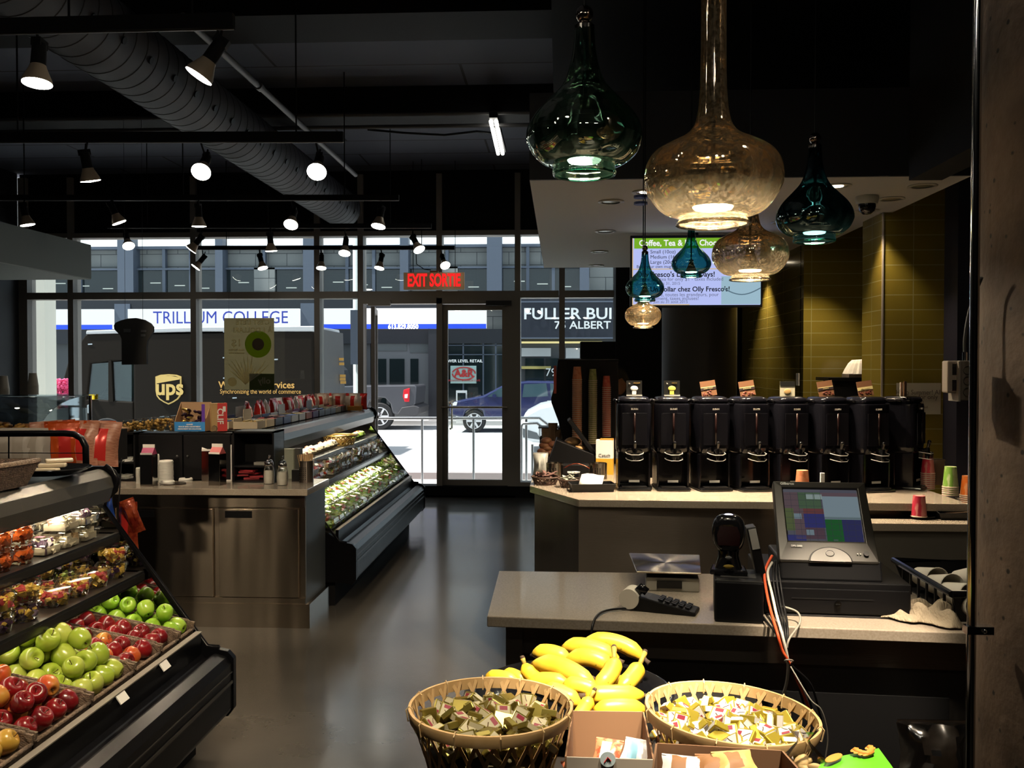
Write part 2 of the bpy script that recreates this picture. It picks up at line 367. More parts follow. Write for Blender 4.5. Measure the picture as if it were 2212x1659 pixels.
# second leaf, swung out over the ramp
d2 = bpy.data.objects.new('door_2', None); COL.objects.link(d2); d2.location = (xl+.08, FY+.2, .03); d2.rotation_euler = (0, 0, R(99)); tag(d2, kind='structure')
w = .92; h = dz-.05
for nm, a in (('door_stile', (0, .07, 0, h)), ('door_stile', (w-.07, w, 0, h)), ('top_rail', (.07, w-.07, h-.07, h)), ('bottom_rail', (.07, w-.07, 0, .18))):
    MB().box(a[0], a[1], -.025, .025, a[2], a[3]).build(nm, ALU, d2)
MB().box(.07, w-.07, -.003, .003, .18, h-.07).build('door_pane', GLASS, d2)
MB().cyl((.02, -.06, .95), (w-.02, -.06, .95), .012).build('push_bar', STEEL, d2, smooth=40)
# ------------------------------------------------------------------ ducts and pipes
DUCT = mat('spiral_duct_metal', (.040, .041, .052), .55, .1, spec=.25)
q = MB(); prof = []
y = 1.0; k = 0
while y < 10.75:
    prof += [(.218, y), (.218, y+.125), (.2205, y+.129), (.2205, y+.134), (.218, y+.138)]; y += .14
Mx = Matrix.Translation((-2.56, 0, 3.47)) @ Matrix.Rotation(-PI/2, 4, 'X')
q.lathe(prof, 40, (0, 0, 0), 0, Mx)
dct = thing('spiral_duct', 'large round spiral seam air duct running under the dark ceiling towards the window', 'duct', (-2.56, 1, 3.25))
def local(mb, root): 
    L_ = Vector(root.location); mb.v = [tuple(Vector(v)-L_) for v in mb.v]; return mb
q.m = [1 if (i_//40) % 5 in (1, 2, 3) else 0 for i_ in range(len(q.f))]
local(q, dct).build('duct_body', [DUCT, mat('duct_seam', (.006, .006, .007), .6)], dct, smooth=12)
for i in range(22):     # row of round vent holes
    yy = 3.6+i*.33; a = R(-22)
    p = Vector((-2.56+.224*math.cos(a), yy, 3.47+.224*math.sin(a))); n_ = Vector((math.cos(a), 0, math.sin(a)))
    local(MB().cyl(p-n_*.004, p+n_*.004, .022, 10), dct).build('vent_hole', BLK, dct)
PIPE = mat('grey_pipe', (.08, .078, .08), .5, .3)
sp_ = MB(); sp_.cyl((-3.76+.9*0, 2.6, 4.0-.02), (-3.76, 2.6, 4.0), .01)
zp = 3.55; xp_ = XP(600, 5.5, 224); 
A, B_ = dp(395, 35, 4.6), dp(768, 378, 8.6); 
q = MB(); q.cyl(A, B_, .02, 10)
for t_ in (.3, .62): pp = A.lerp(B_, t_); q.cyl(pp-(B_-A).normalized()*.03, pp+(B_-A).normalized()*.03, .027, 10)
tag(q.build('sprinkler_pipe', PIPE, smooth=40), 'thin grey sprinkler pipe running beside the spiral duct', 'pipe')
for i, (z_, y_, l_) in enumerate(((3.78, 7.9, 'upper thin conduit along the ceiling beam'), (3.70, 8.0, 'lower thin conduit along the ceiling beam'))):
    tag(MB().cyl((-6.8, y_, z_), (-.06, y_, z_), .018, 8).build('conduit', PIPE, smooth=40), l_, 'conduit', 'conduits on the ceiling beam')
q = MB(); q.tube([dp(795, 280, 9)+Vector((0, 0, .14)), dp(795, 280, 9), dp(870, 287, 9), dp(960, 292, 9), dp(1030, 284, 9), dp(1068, 288, 9)], .012, 6)
tag(q.build('power_cable', BLK, smooth=True), 'sagging black cable under the ceiling leading to the fluorescent tube', 'cable')
# fluorescent fitting
f0, f1 = dp(1066, 262, 7.84), dp(1081, 332, 9.06)
t = thing('fluorescent_light', 'bright bare fluorescent tube fitting under the dark ceiling', 'lamp', f0)
e = Vector(f1-f0)
q = MB(); q.box(-.035, .035, -.04, e.y+.02, .02, .07); q.build('housing', DKM, t)
for dx in (-.022, .022): MB().cyl((dx, 0, 0), (e.x+dx, e.y, e.z), .017, 10).build('tube', glow('tube_glow', (1, .97, .86), 9), t)
# ------------------------------------------------------------------ track lighting
BULBG = glow('bulb_glow', (1, .93, .78), 26); RIMG = glow('bulb_rim_glow', (1, .93, .8), 9)
BULBB = mat('bulb_reflector', (.42, .33, .24), .35, .2)
HEAD = BLKM
def make_head():
    t = thing('track_spotlight', 'x', 'spotlight')
    # head points down local -Z, pivot at origin
    MB().box(-.02, .02, -.03, .03, .0, .035).build('track_adapter', HEAD, t)
    MB().cyl((0, 0, 0), (0, 0, -.07), .007, 8).build('swivel_stem', HEAD, t)
    q = MB(); q.lathe([(.0, .02), (.028, .015), (.03, -.075), (.032, -.08)], 20, (0, 0, 0)); lh = q.build('lamp_holder', HEAD, t, smooth=40)
    q = MB(); q.lathe([(.031, -.075), (.036, -.09), (.056, -.135), (.0575, -.15)], 24, cap=False); b = q.build('bulb', BULBB, t, smooth=40)
    q = MB(); q.lathe([(.0575, -.15), (.0575, -.153), (.05, -.156), (.0, -.160)], 24, cap=False); f = q.build('bulb_face', BULBG, b, smooth=40)
    return t
_h0 = make_head()
def track(name_lab, a, b, th=.022):
    t = thing('light_track', name_lab, 'light track', (a+b)/2)
    q = MB(); dd = (b-a)/2; n_ = Vector((0, .017, 0)); u_ = Vector((0, 0, th))
    vs = [-dd-n_-u_, dd-n_-u_, dd+n_-u_, -dd+n_-u_, -dd-n_+u_, dd-n_+u_, dd+n_+u_, -dd+n_+u_]
    q.add(vs, [(0, 1, 2, 3), (4, 7, 6, 5), (0, 4, 5, 1), (1, 5, 6, 2), (2, 6, 7, 3), (3, 7, 4, 0)]); q.build('rail', BLKM, t)
    MB().cyl(-dd-u_*1.05, dd-u_*1.05, .004, 6).build('contact_strip', mat('track_metal', (.25, .23, .22), .4, 1), t)
    for f in (-.75, 0, .75):
        p = dd*f
        if abs(p.x+t.location.x+2.56) < .3: continue
        MB().cyl(p+u_, p+Vector((0, 0, 4.05-t.location.z)), .005, 6).build('hanger_rod', BLKM, t)
    return t
TR = [(3.70, -200, 505, 68, 52, 'nearest light track, top left, with two lamps'), (5.5, -60, 742, 303, 302, 'second light track hanging from the ceiling'),
      (7.56, -60, 862, 433, 433, 'third light track crossing below the spiral duct'), (9.15, 232, 932, 494, 494, 'fourth light track across the top of the windows'),
      (10.8, 420, 982, 541, 541, 'farthest light track, closest to the windows')]
for Y_, a_, b_, ya, yb, lab in TR: track(lab, dp(a_, ya-6, Y_), dp(b_, yb-6, Y_), .03 if Y_ < 6 else .022)
# (track, bulb px, bulb py, aim vector in world, label, power)
HD = [(0, 80, 182, (0, -.12, -1), 'spotlight at the far left of the nearest track, rim glowing', 0), (0, 428, 166, (-.62, -.12, -1), 'spotlight tilted left on the nearest track', 1),
      (1, 196, 392, (.1, .25, -1), 'leftmost spotlight on the second track, shining down', 1), (1, 434, 372, (.10, -1.1, -1), 'middle spotlight on the second track, facing the camera', 1), (1, 684, 372, (.12, -1.1, -1), 'rightmost spotlight on the second track, facing the camera', 1),
      (2, 60, 487, (.18, .1, -1), 'first spotlight from the left on the third track', 0), (2, 258, 482, (.38, .2, -1), 'second spotlight from the left on the third track', 1), (2, 430, 490, (0, .1, -1), 'third spotlight from the left on the third track', 1), (2, 628, 486, (0, -.8, -1), 'fourth spotlight on the third track, facing the camera', 1), (2, 817, 490, (-.12, -.3, -1), 'rightmost spotlight on the third track', 1),
      (3, 278, 532, (.5, -.6, -1), 'first spotlight from the left on the fourth track', 0), (3, 412, 540, (-.8, -.1, -1), 'second spotlight on the fourth track, pointing left', 1), (3, 586, 543, (.05, .1, -1), 'third spotlight on the fourth track, pointing down', 1), (3, 744, 548, (0, -.5, -1), 'fourth spotlight on the fourth track, hung by a bent cable', 1), (3, 906, 540, (.55, -.5, -1), 'rightmost spotlight on the fourth track', 1),
      (4, 422, 578, (-.7, -.3, -1), 'first spotlight from the left on the farthest track', 0), (4, 568, 580, (.3, -.2, -1), 'second spotlight on the farthest track', 1), (4, 694, 580, (.05, -.3, -1), 'third spotlight on the farthest track', 0), (4, 819, 580, (-.15, -.3, -1), 'fourth spotlight on the farthest track', 1), (4, 962, 574, (.45, -.9, -1), 'rightmost spotlight, in front of the exit sign', 1)]
first = True
for k, px, py, aim, lab, pw in HD:
    Y_ = TR[k][0]; b = dp(px, py, Y_); a_ = Vector(aim).normalized()
    piv = b-a_*.155
    o = _h0 if first else dup(_h0, (0, 0, 0)); first = False
    o['label'] = lab; o.location = piv; o.rotation_euler = (-a_).to_track_quat('Z', 'Y').to_euler()
    topz = dp(TR[k][1], TR[k][3], Y_).z-.02
    # stem from the head up to its track
    MB().cyl(o.matrix_basis.inverted() @ piv, o.matrix_basis.inverted() @ Vector((piv.x, Y_, max(topz, piv.z+.02)+.02)), .006, 6).build('drop_stem', HEAD, o)
    if pw: spot('lamp_light', b+a_*.02, b+a_*2, 95 if k < 4 else 40, (1, .80, .56), 55, .7, .04)
# ------------------------------------------------------------------ exit sign
t = thing('exit_sign', 'brown box sign with red letters hanging in front of the window above the door', 'sign', dp(938, 607, 10.95))
s_ = 10.95/2000
MB().box(-66*s_, 66*s_, -.03, .03, -18*s_, 18*s_).build('housing', mat('brown_sign_box', (.40, .27, .15), .5, em=(.4, .22, .10), es=.12), t)  # faint glow put into the housing colour in place of light on it
MB().box(-66*s_, 66*s_, -.032, .034, -19.5*s_, -18*s_).build('bottom_trim', mat('sign_trim', (.5, .5, .45), .4), t)
REDG = glow('exit_red_glow', (1, .02, .02), 1.1)
text('EXIT SORTIE', .172, REDG, t, face_cam(0, -.033, .0) @ Matrix.Diagonal((.66, 1.2, 1, 1)), bold=.006)
MB().box(-.05, .05, -.02, .02, 18*s_, 22*s_).build('mounting_box', BRN, t)
MB().cyl((-.25, 0, .09), (-.25, 0, 4.05-t.location.z), .004, 6).build('hanger_rod', BLKM, t); MB().cyl((.25, 0, .09), (.25, 0, 4.05-t.location.z), .004, 6).build('hanger_rod', BLKM, t)
MB().tube([(-.22, 0, .42), (-.21, 0, .2), (-.12, 0, .14), (-.04, 0, .13)], .006, 6).build('cable', BLK, t)
# ------------------------------------------------------------------ the street
ROAD = mat('street_concrete', (.42, .43, .44), .8, noise=(.6, 6, .4, .6), col2=(.36, .37, .38))
struct(bx(-45, 45, 11.62, 16.5, -.4, -.10), 'floor_sidewalk_near', mat('sidewalk', (.5, .49, .48), .8), recenter=False)
struct(bx(-45, 45, 16.5, 29.2, -.6, -.26), 'floor_street', ROAD, recenter=False)
struct(bx(-45, 45, 29.2, 30, -.6, -.12), 'floor_sidewalk_far', mat('sidewalk', (.5, .49, .48), .8), recenter=False)
BY = 30.0; SB = BY/2000
def bX(px): return XP(px, BY)
def bZ(py): return ZP(py, BY)
DARKG = mat('dark_storefront_glass', (.012, .02, .022), .06, spec=.8); BG2 = mat('blue_grey_metal', (.085, .105, .145), .5)
STONE = grid_mat('stone_panels', (.235, .245, .24), (.06, .065, .07), 1.05, .42, .012, .7, 'XZ', .5, (.205, .215, .21))
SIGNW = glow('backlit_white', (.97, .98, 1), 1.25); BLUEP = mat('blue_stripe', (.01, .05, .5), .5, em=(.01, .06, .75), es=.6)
bb = thing('office_building', 'office building across the street with white college sign and black lettered fascia', 'building', (bX(650), BY, -.12)); Lb = Vector(bb.location)
def P(name, x0, x1, y0, y1, z0, z1, m, parent=bb, **k):
    return MB().box(x0-Lb.x, x1-Lb.x, y0-Lb.y, y1-Lb.y, z0-Lb.z, z1-Lb.z).build(name, m, parent, **k)
P('wall', bX(-300), bX(1420), BY+.25, BY+.8, -.12, 8.5, STONE)
# white bright blinds band, lower dark glazing
cols = [76, 280, 480, 676, 876, 1069, 1262]
pw_ = [16, 17, 8, 16, 9, 16, 10]
for i in range(len(cols)-1):
    x0, x1 = bX(cols[i]+pw_[i]), bX(cols[i+1]-pw_[i+1])
    P('blind_band', x0, x1, BY+.1, BY+.2, bZ(527), bZ(488), mat('glowing_white_blind', (.85, .85, .83), .7, em=(.95, .97, 1), es=1.1))  # daylight on the blinds is put in as glow
    P('window_head', x0, x1, BY-.02, BY+.3, bZ(533), bZ(527), BG2)
    wf = P('window', x0, x1, BY+.12, BY+.2, bZ(638), bZ(576), DARKG)
    P('sill_rail', x0, x1, BY-.0, BY+.1, bZ(579), bZ(575), BG2)
    for f in ((.33, .66) if i % 2 else (.48,)):
        xm = x0+(x1-x0)*f; P('mullion', xm-.05, xm+.05, BY+.02, BY+.2, bZ(638), bZ(527), BG2)
    if i in (2, 4): P('stone_pier', x0+(x1-x0)*.36, x0+(x1-x0)*.62, BY+.0, BY+.2, bZ(638), bZ(575), STONE)
    for j in range(3):      # strips of ceiling lamps seen inside
        xx = x0+(x1-x0)*(.15+.3*j); P('office_lamp', xx, xx+.35, BY+.10, BY+.115, bZ(608+6*j), bZ(606+6*j), glow('office_lamp_glow', (.9, 1, .95), .8))
for c, w_ in zip(cols, pw_): P('pilaster', bX(c-w_), bX(c+w_), BY-.25, BY+.25, bZ(640), 8.5, BG2)
P('black_band', bX(-300), bX(1127), BY-.3, BY+.3, bZ(667), bZ(640), mat('black_fascia', (.012, .014, .02), .4))
P('black_band', bX(-300), bX(1127), BY-.2, BY+.3, bZ(742), bZ(712), mat('black_fascia', (.012, .014, .02), .4))
for a_, c_ in ((40, 259), (292, 656), (700, 1053)):
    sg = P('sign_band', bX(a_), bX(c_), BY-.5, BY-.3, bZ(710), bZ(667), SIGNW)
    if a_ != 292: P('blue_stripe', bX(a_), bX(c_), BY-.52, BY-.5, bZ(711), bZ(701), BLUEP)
P('sign_gap', bX(259), bX(292), BY-.35, BY+.1, bZ(712), bZ(655), BG2); P('sign_gap', bX(656), bX(700), BY-.35, BY+.1, bZ(712), bZ(655), BG2)
BLUT = mat('blue_letters', (.02, .04, .38), .5)
def T(body, px, py, size, m, Y=BY-.53, al='CENTER', w=1.0, par=bb, bold=0, mirror=False, nm='lettering'):
    p = dp(px, py, Y); Lq = Vector(par.location)
    M = Matrix.Translation(p-Lq) @ Matrix.Rotation(PI/2, 4, 'X')
    if mirror: M = M @ Matrix.Diagonal((-1, 1, 1, 1))
    return text(body, size, m, par, M, al, .002, nm, w, bold)
T('TRILLIUM COLLEGE', 476, 687, .57, BLUT, w=.90)
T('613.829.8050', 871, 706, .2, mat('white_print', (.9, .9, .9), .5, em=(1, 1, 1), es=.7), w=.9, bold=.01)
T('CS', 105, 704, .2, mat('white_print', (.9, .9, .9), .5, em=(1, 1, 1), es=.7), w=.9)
# storefront below
P('storefront_wall', bX(-300), bX(800), BY-.0, BY+.3, -.12, bZ(742), mat('storefront_grey', (.05, .055, .06), .5))
P('storefront_window', bX(809), bX(930), BY-.1, BY+.1, -.12, bZ(726), mat('storefront_grey_panel', (.13, .14, .15), .4))
for a_, c_, yt, yb in ((812, 880, 728, 758), (887, 928, 728, 762), (812, 836, 775, 880), (843, 875, 775, 885), (888, 905, 775, 850)):
    P('storefront_pane', bX(a_), bX(c_), BY-.13, BY-.1, bZ(yb), bZ(yt), DARKG if yt > 760 else mat('storefront_pane_grey', (.10, .115, .12), .15))
P('pillar', bX(930), bX(952), BY-.5, BY+.1, -.12, bZ(712), mat('black_fascia', (.012, .014, .02), .4))
P('retail_window', bX(952), bX(1100), BY-.1, BY+.1, -.12, bZ(722), DARKG)
for a_, c_, z_ in ((965, 1095, 745), (965, 1095, 765)): P('retail_rail', bX(a_), bX(c_), BY-.13, BY-.1, bZ(z_+2), bZ(z_), BG2)
for px in (1000, 1043, 1070): P('retail_mullion', bX(px), bX(px+3), BY-.13, BY-.1, bZ(880), bZ(722), BG2)
for (px, py) in ((968, 734), (993, 727), (1056, 733), (1086, 734), (1033, 727)): P('display_lamp', bX(px), bX(px+5), BY-.15, BY-.13, bZ(py+4), bZ(py), glow('display_lamp_glow', (1, .97, .9), 2))
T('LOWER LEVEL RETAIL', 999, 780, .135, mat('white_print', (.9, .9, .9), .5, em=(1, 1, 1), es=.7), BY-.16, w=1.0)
sg = P('wall_sign', bX(975), bX(1030), BY-.25, BY-.13, bZ(828), bZ(790), mat('pale_mint_sign', (.45, .62, .58), .5))
q = MB(); cpt = dp(1002, 807, BY-.27)-Lb
for k in range(32):
    if k in (30, 31, 15): continue
    a0, a1 = 2*PI*k/32, 2*PI*(k+1)/32
    q.cyl(cpt+Vector((.37*math.cos(a0), 0, .2*math.sin(a0))), cpt+Vector((.37*math.cos(a1), 0, .2*math.sin(a1))), .022, 6)
q.build('red_swoosh', RED, bb)
T('A&R', 1002, 807, .32, RED, BY-.27, bold=.012); T('BREAKFAST & LUNCH CAFE', 1002, 822, .085, RED, BY-.27)
# black sign building at the right
fb = bb; Lf = Vector(fb.location)
def PF(name, a_, c_, y0, y1, yb, yt, m): return MB().box(bX(a_)-Lf.x, bX(c_)-Lf.x, y0-Lf.y, y1-Lf.y, (bZ(yb) if yb else -.12)-Lf.z, bZ(yt)-Lf.z).build(name, m, fb)
PF('fascia', 1127, 1420, BY-.5, BY+.3, 733, 646, mat('navy_black_fascia', (.014, .018, .03), .35))
PF('fascia_trim', 1127, 1420, BY-.53, BY-.5, 656, 653, BG2); PF('fascia_trim', 1127, 1420, BY-.53, BY-.5, 733, 730, BG2)
PF('shop_wall', 1100, 1420, BY-.05, BY+.3, 0, 733, mat('storefront_grey', (.05, .055, .06), .5))
PF('lit_strip', 1127, 1300, BY-.2, BY-.05, 742, 738, glow('warm_strip_glow', (1, .85, .4), 1.0))
PF('white_panel', 1127, 1190, BY-.15, BY-.05, 770, 752, mat('shop_white_panel', (.45, .46, .46), .5)); PF('white_panel', 1222, 1290, BY-.15, BY-.05, 774, 752, mat('shop_white_panel', (.45, .46, .46), .5))
PF('shop_door', 1135, 1175, BY-.12, BY-.05, 860, 774, DARKG); PF('shop_pane', 1180, 1215, BY-.12, BY-.05, 860, 774, DARKG)
PF('yellow_reflection_bar', 1127, 1190, BY-.22, BY-.12, 797, 791, mat('reflection_yellow', (.35, .3, .1), .4))  # yellow reflection painted in as a solid bar
WS = mat('white_serif', (.75, .77, .78), .5)
T('FULLER BUILDING', 1130, 679, .50, WS, BY-.54, 'LEFT', w=1.12, par=fb, bold=.008)
T('75 ALBERT ST.', 1197, 703, .34, WS, BY-.54, 'LEFT', w=1.12, par=fb, bold=.005)
T('79', 1190, 805, .36, WS, BY-.24, par=fb)
tag(MB().box(bX(1000), bX(1022), BY-2, BY-1.95, -.12, bZ(840)).build('sandwich_board', [WHITE]), 'white framed sandwich board on the far sidewalk', 'sign')
tag(local(MB().box(bX(1003), bX(1019), BY-2.02, BY-2, bZ(890), bZ(845)), bpy.data.objects['sandwich_board']).build('dark_panel', DARKG, bpy.data.objects['sandwich_board']), 'dark chalk panel')
# ------------------------------------------------------------------ vehicles
TIRE = mat('tyre_rubber', (.015, .015, .016), .8); RIM = mat('alloy_rim', (.62, .62, .64), .4, .1); VGL = mat('car_glass', (.05, .09, .11), .05, spec=1)
def wheel(par, x, z, y, r=.37, w=.24):
    q = MB(); M = Matrix.Translation((x, y, z)) @ Matrix.Rotation(PI/2, 4, 'X')
    q.lathe([(r*.6, -w/2), (r*.93, -w/2), (r, -w/2+.03), (r, w/2-.03), (r*.93, w/2), (r*.6, w/2)], 28, (0, 0, 0), 0, M)
    o = q.build('wheel', TIRE, par, smooth=40)
    q = MB(); q.lathe([(0, w/2-.01), (r*.15, w/2-.01), (r*.2, w/2-.05), (r*.60, w/2-.06), (r*.62, w/2+.004), (r*.68, w/2+.004)], 28, (0, 0, 0), 0, M, cap=False)
    q.m = [1 if .2*r < .5*(math.hypot(q.v[f[0]][0]-x, q.v[f[0]][2]-z)+math.hypot(q.v[f[2]][0]-x, q.v[f[2]][2]-z)) < .60*r else 0 for f in q.f]
    for k in range(6):
        a = 2*PI*k/6; q.box(.02, r*.62, -.028, .028, w/2-.05, w/2+.002, 0, M @ Matrix.Rotation(a, 4, 'Z'))
    q.build('wheel_rim', [RIM, BLK], o, smooth=30)
def vpoly(pts, Y): return [(dp(px, py, Y).x, dp(px, py, Y).z) for px, py in pts]
# pickup truck
CYR = 27.0
t = thing('pickup_truck', 'dark grey pickup truck parked across the street, rear end in view', 'truck', (XP(700, CYR), CYR, -.26)); Lt = Vector(t.location)
def VB(par, name, pts, y0, y1, m, bevel=0, **k):
    L_ = Vector(par.location); q = MB(); q.prism([(x-L_.x, z-L_.z) for x, z in vpoly(pts, (y0+y1)/2 if False else y0)], y0-L_.y, y1-L_.y); return q.build(name, m, par, bevel=bevel, **k)
PUG = mat('pickup_paint', (.075, .078, .09), .3, coat=.6); CHR = CHROME
VB(t, 'bed_side', [(560, 846), (745, 834), (896, 832), (900, 836), (897, 872), (893, 878), (860, 897), (848, 893), (843, 872), (832, 860), (812, 858), (798, 866), (790, 892), (560, 896)], CYR, CYR+1.9, PUG, .03)
VB(t, 'cab', [(560, 846), (575, 790), (600, 778), (700, 776), (725, 800), (738, 836)], CYR+.12, CYR+1.78, PUG, .05)
VB(t, 'side_window', [(600, 822), (612, 792), (700, 790), (712, 822)], CYR+.10, CYR+.13, VGL)
VB(t, 'bumper', [(858, 895), (868, 880), (895, 876), (906, 880), (904, 895), (896, 899)], CYR-.05, CYR+1.95, mat('dark_bumper', (.05, .05, .055), .5), .02)
VB(t, 'tail_light', [(872, 842), (885, 838), (884, 868), (874, 868), (870, 856)], CYR-.03, CYR+.1, mat('tail_light_red', (.55, .02, .03), .25, em=(.5, .02, .03), es=.25), .01)
VB(t, 'light_lens', [(874, 852), (881, 851), (880, 860), (874, 860)], CYR-.04, CYR, WHITE)
g0 = -.26
for px in (820, 620): wheel(t, XP(px, CYR)-Lt.x, .40, .12, .40, .28)
# blue estate car
CB = 26.0
t = thing('blue_car', 'dark blue estate car parked across the street behind the glass door', 'car', (XP(1090, CB), CB, -.26)); Lt = Vector(t.location)
BLUC = mat('dark_blue_paint', (.012, .018, .085), .22, coat=.8)
VB(t, 'body', [(972, 896), (970, 876), (980, 868), (1010, 861), (1043, 855), (1075, 838), (1095, 828), (1140, 823), (1210, 824), (1260, 832), (1290, 850), (1300, 870), (1300, 895), (1270, 903), (1075, 905), (1046, 905), (1042, 888), (1024, 880), (1006, 888), (1001, 903)], CB, CB+1.75, BLUC, .05)
VB(t, 'side_window', [(1052, 857), (1078, 840), (1097, 832), (1118, 830), (1118, 858)], CB-.02, CB+.02, VGL)
VB(t, 'side_window', [(1128, 858), (1132, 830), (1180, 828), (1184, 856)], CB-.02, CB+.02, VGL)
VB(t, 'side_window', [(1190, 856), (1188, 828), (1240, 834), (1262, 852)], CB-.02, CB+.02, VGL)
VB(t, 'wing_mirror', [(1063, 857), (1064, 852), (1071, 852), (1073, 860)], CB-.15, CB, BLUC)
VB(t, 'headlight', [(974, 876), (982, 868), (988, 868), (986, 876)], CB-.01, CB+.05, WHITE)
VB(t, 'door_seam', [(1122, 905), (1122, 832), (1123.3, 832), (1123.3, 905)], CB-.008, CB+.01, BLK)
VB(t, 'door_handle', [(1182, 867), (1182, 865), (1190, 865), (1190, 867)], CB-.02, CB, CHROME)
for px in (1024, 1232): wheel(t, XP(px, CB)-Lt.x, .33, .12, .325, .22)
# white car, nearer
CW = 20.0
t = thing('white_car', 'white car nose in the street beyond the right hand pane', 'car', (XP(1170, CW), CW, -.26)); Lt = Vector(t.location)
WHC = mat('white_car_paint', (.75, .77, .8), .25, coat=.5)
VB(t, 'body', [(1126, 948), (1124, 915), (1135, 892), (1165, 876), (1205, 868), (1260, 838), (1330, 828), (1480, 830), (1480, 950), (1255, 955), (1245, 935), (1215, 935), (1205, 958), (1150, 956)], CW, CW+1.7, WHC, .08)
VB(t, 'side_window', [(1225, 868), (1262, 843), (1330, 834), (1330, 868)], CW-.02, CW+.02, VGL)
VB(t, 'lower_grille', [(1130, 945), (1128, 925), (1160, 935), (1168, 950)], CW-.02, CW+.03, mat('grille_grey', (.1, .11, .12), .5))
wheel(t, XP(1230, CW)-Lt.x, .33, .1, .33, .22)
# brown delivery truck
UT = 19.0
t = thing('delivery_truck', 'dark brown parcel delivery truck with a gold shield on its side', 'truck', (XP(450, UT), UT, -.26)); Lt = Vector(t.location)
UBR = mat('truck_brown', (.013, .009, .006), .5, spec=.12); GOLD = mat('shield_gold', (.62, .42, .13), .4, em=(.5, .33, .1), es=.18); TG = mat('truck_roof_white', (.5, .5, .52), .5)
VB(t, 'cargo_box', [(288, 960), (288, 722), (676, 716), (679, 960)], UT, UT+2.2, UBR, .04)
VB(t, 'roof_edge', [(185, 722), (186, 714), (430, 706), (678, 704), (680, 716), (430, 716)], UT-.02, UT+2.2, TG, .02)
VB(t, 'cab_front', [(148, 960), (120, 900), (122, 870), (150, 770), (185, 722), (288, 720), (288, 775), (196, 785), (188, 862), (288, 868), (288, 960)], UT, UT+2.2, UBR, .03)
VB(t, 'cab_back_wall', [(186, 868), (196, 780), (288, 775), (288, 868)], UT+1.3, UT+1.36, mat('cab_interior', (.16, .19, .17), .7))
VB(t, 'cab_window', [(189, 862), (197, 786), (234, 783), (234, 866)], UT+.04, UT+.06, clear('cab_glass', (.75, .85, .82), .06, .0))
VB(t, 'cab_window', [(245, 866), (245, 782), (284, 780), (284, 868)], UT+.04, UT+.06, clear('cab_glass', (.75, .85, .82), .06, .0))
VB(t, 'window_post', [(234, 868), (234, 778), (240, 778), (244, 868)], UT-.01, UT+.06, UBR)
q = MB(); _a, _b2, _c = dp(215, 862, UT+.5)-Lt, dp(235, 830, UT+.5)-Lt, dp(205, 845, UT+.5)-Lt
q.cyl(_a, _b2, .02); q.ball(_a, .12, (1, 1, .6)); q.box(_c.x-.1, _c.x+.35, _c.y, _c.y+.3, _c.z-.2, _c.z-.05); q.build('steering_wheel', BLK, t)
VB(t, 'marker_lamp', [(192, 863), (192, 852), (202, 852), (202, 863)], UT-.05, UT, mat('amber_lamp', (.8, .5, .02), .4, em=(1, .6, 0), es=.4))
VB(t, 'door_handle', [(187, 893), (187, 875), (194, 873), (195, 893)], UT-.04, UT, mat('handle_grey', (.3, .33, .34), .3, .5), .02)
for px in (230, 620): wheel(t, XP(px, UT)-Lt.x, .40, .12, .40, .28)
for k, (px, py) in enumerate(((190, 745), (482, 718), (481, 774), (591, 778), (482, 818), (502, 861))):
    VB(t, 'marker_strip', [(px, py), (px, py-2.5), (px+9, py-3), (px+9, py-.5)], UT-.01, UT, mat('marker_grey', (.45, .5, .55), .4))
# shield
def shield(c, w, h):
    pts = [(-.5, .42), (-.3, .48), (0, .5), (.3, .48), (.5, .42), (.5, -.05), (.46, -.22), (.36, -.33), (.18, -.43), (0, -.5), (-.18, -.43), (-.36, -.33), (-.46, -.22), (-.5, -.05)]
    return [(c[0]+x*w, c[1]+z*h) for x, z in pts]
c = dp(365, 841, UT)-Lt; k_ = UT/2000
MB().prism(shield((c.x, c.z), 58*k_, 67*k_), -.03, -.005).build('shield_border', GOLD, t)
MB().prism(shield((c.x, c.z), 52*k_, 61*k_), -.034, -.031).build('shield_field', UBR, t)
MB().prism([(c.x-26*k_, c.z+26*k_), (c.x-13*k_, c.z+30*k_), (c.x+5*k_, c.z+30*k_), (c.x+26*k_, c.z+26*k_), (c.x+26*k_, c.z+22*k_), (c.x-26*k_, c.z+13*k_)], -.037, -.035).build('shield_swoosh', GOLD, t)
T('ups', 366, 838, .46, GOLD, UT-.045, par=t, bold=.012, w=.95)
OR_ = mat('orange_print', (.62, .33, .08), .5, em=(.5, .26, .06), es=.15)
T('Worldwide Services', 472, 832, .20, OR_, UT-.02, 'LEFT', par=t, w=.98, bold=.003); T('Synchronizing the world of commerce', 475, 846, .135, OR_, UT-.02, 'LEFT', par=t, w=.82)
# slanted rear of the truck
rp = [dp(700, 712, UT+.1), dp(741, 720, UT+1.6), dp(748, 952, UT+1.6), dp(700, 960, UT+.1)]
q = MB(); vs = [p-Lt for p in rp]+[p-Lt+Vector((-.12, .1, 0)) for p in rp]
q.add(vs, [(0, 1, 2, 3), (7, 6, 5, 4), (0, 4, 5, 1), (1, 5, 6, 2), (2, 6, 7, 3), (3, 7, 4, 0)]); q.build('rear_door', mat('truck_rear_grey', (.075, .07, .068), .5), t)
for px, py in ((733, 776), (734, 786), (737, 812), (737, 819), (738, 826)):
    VB(t, 'orange_decal', [(px-3, py+3), (px-3, py-3), (px+9, py-3), (px+9, py+3)], UT+1.2, UT+1.22, OR_)
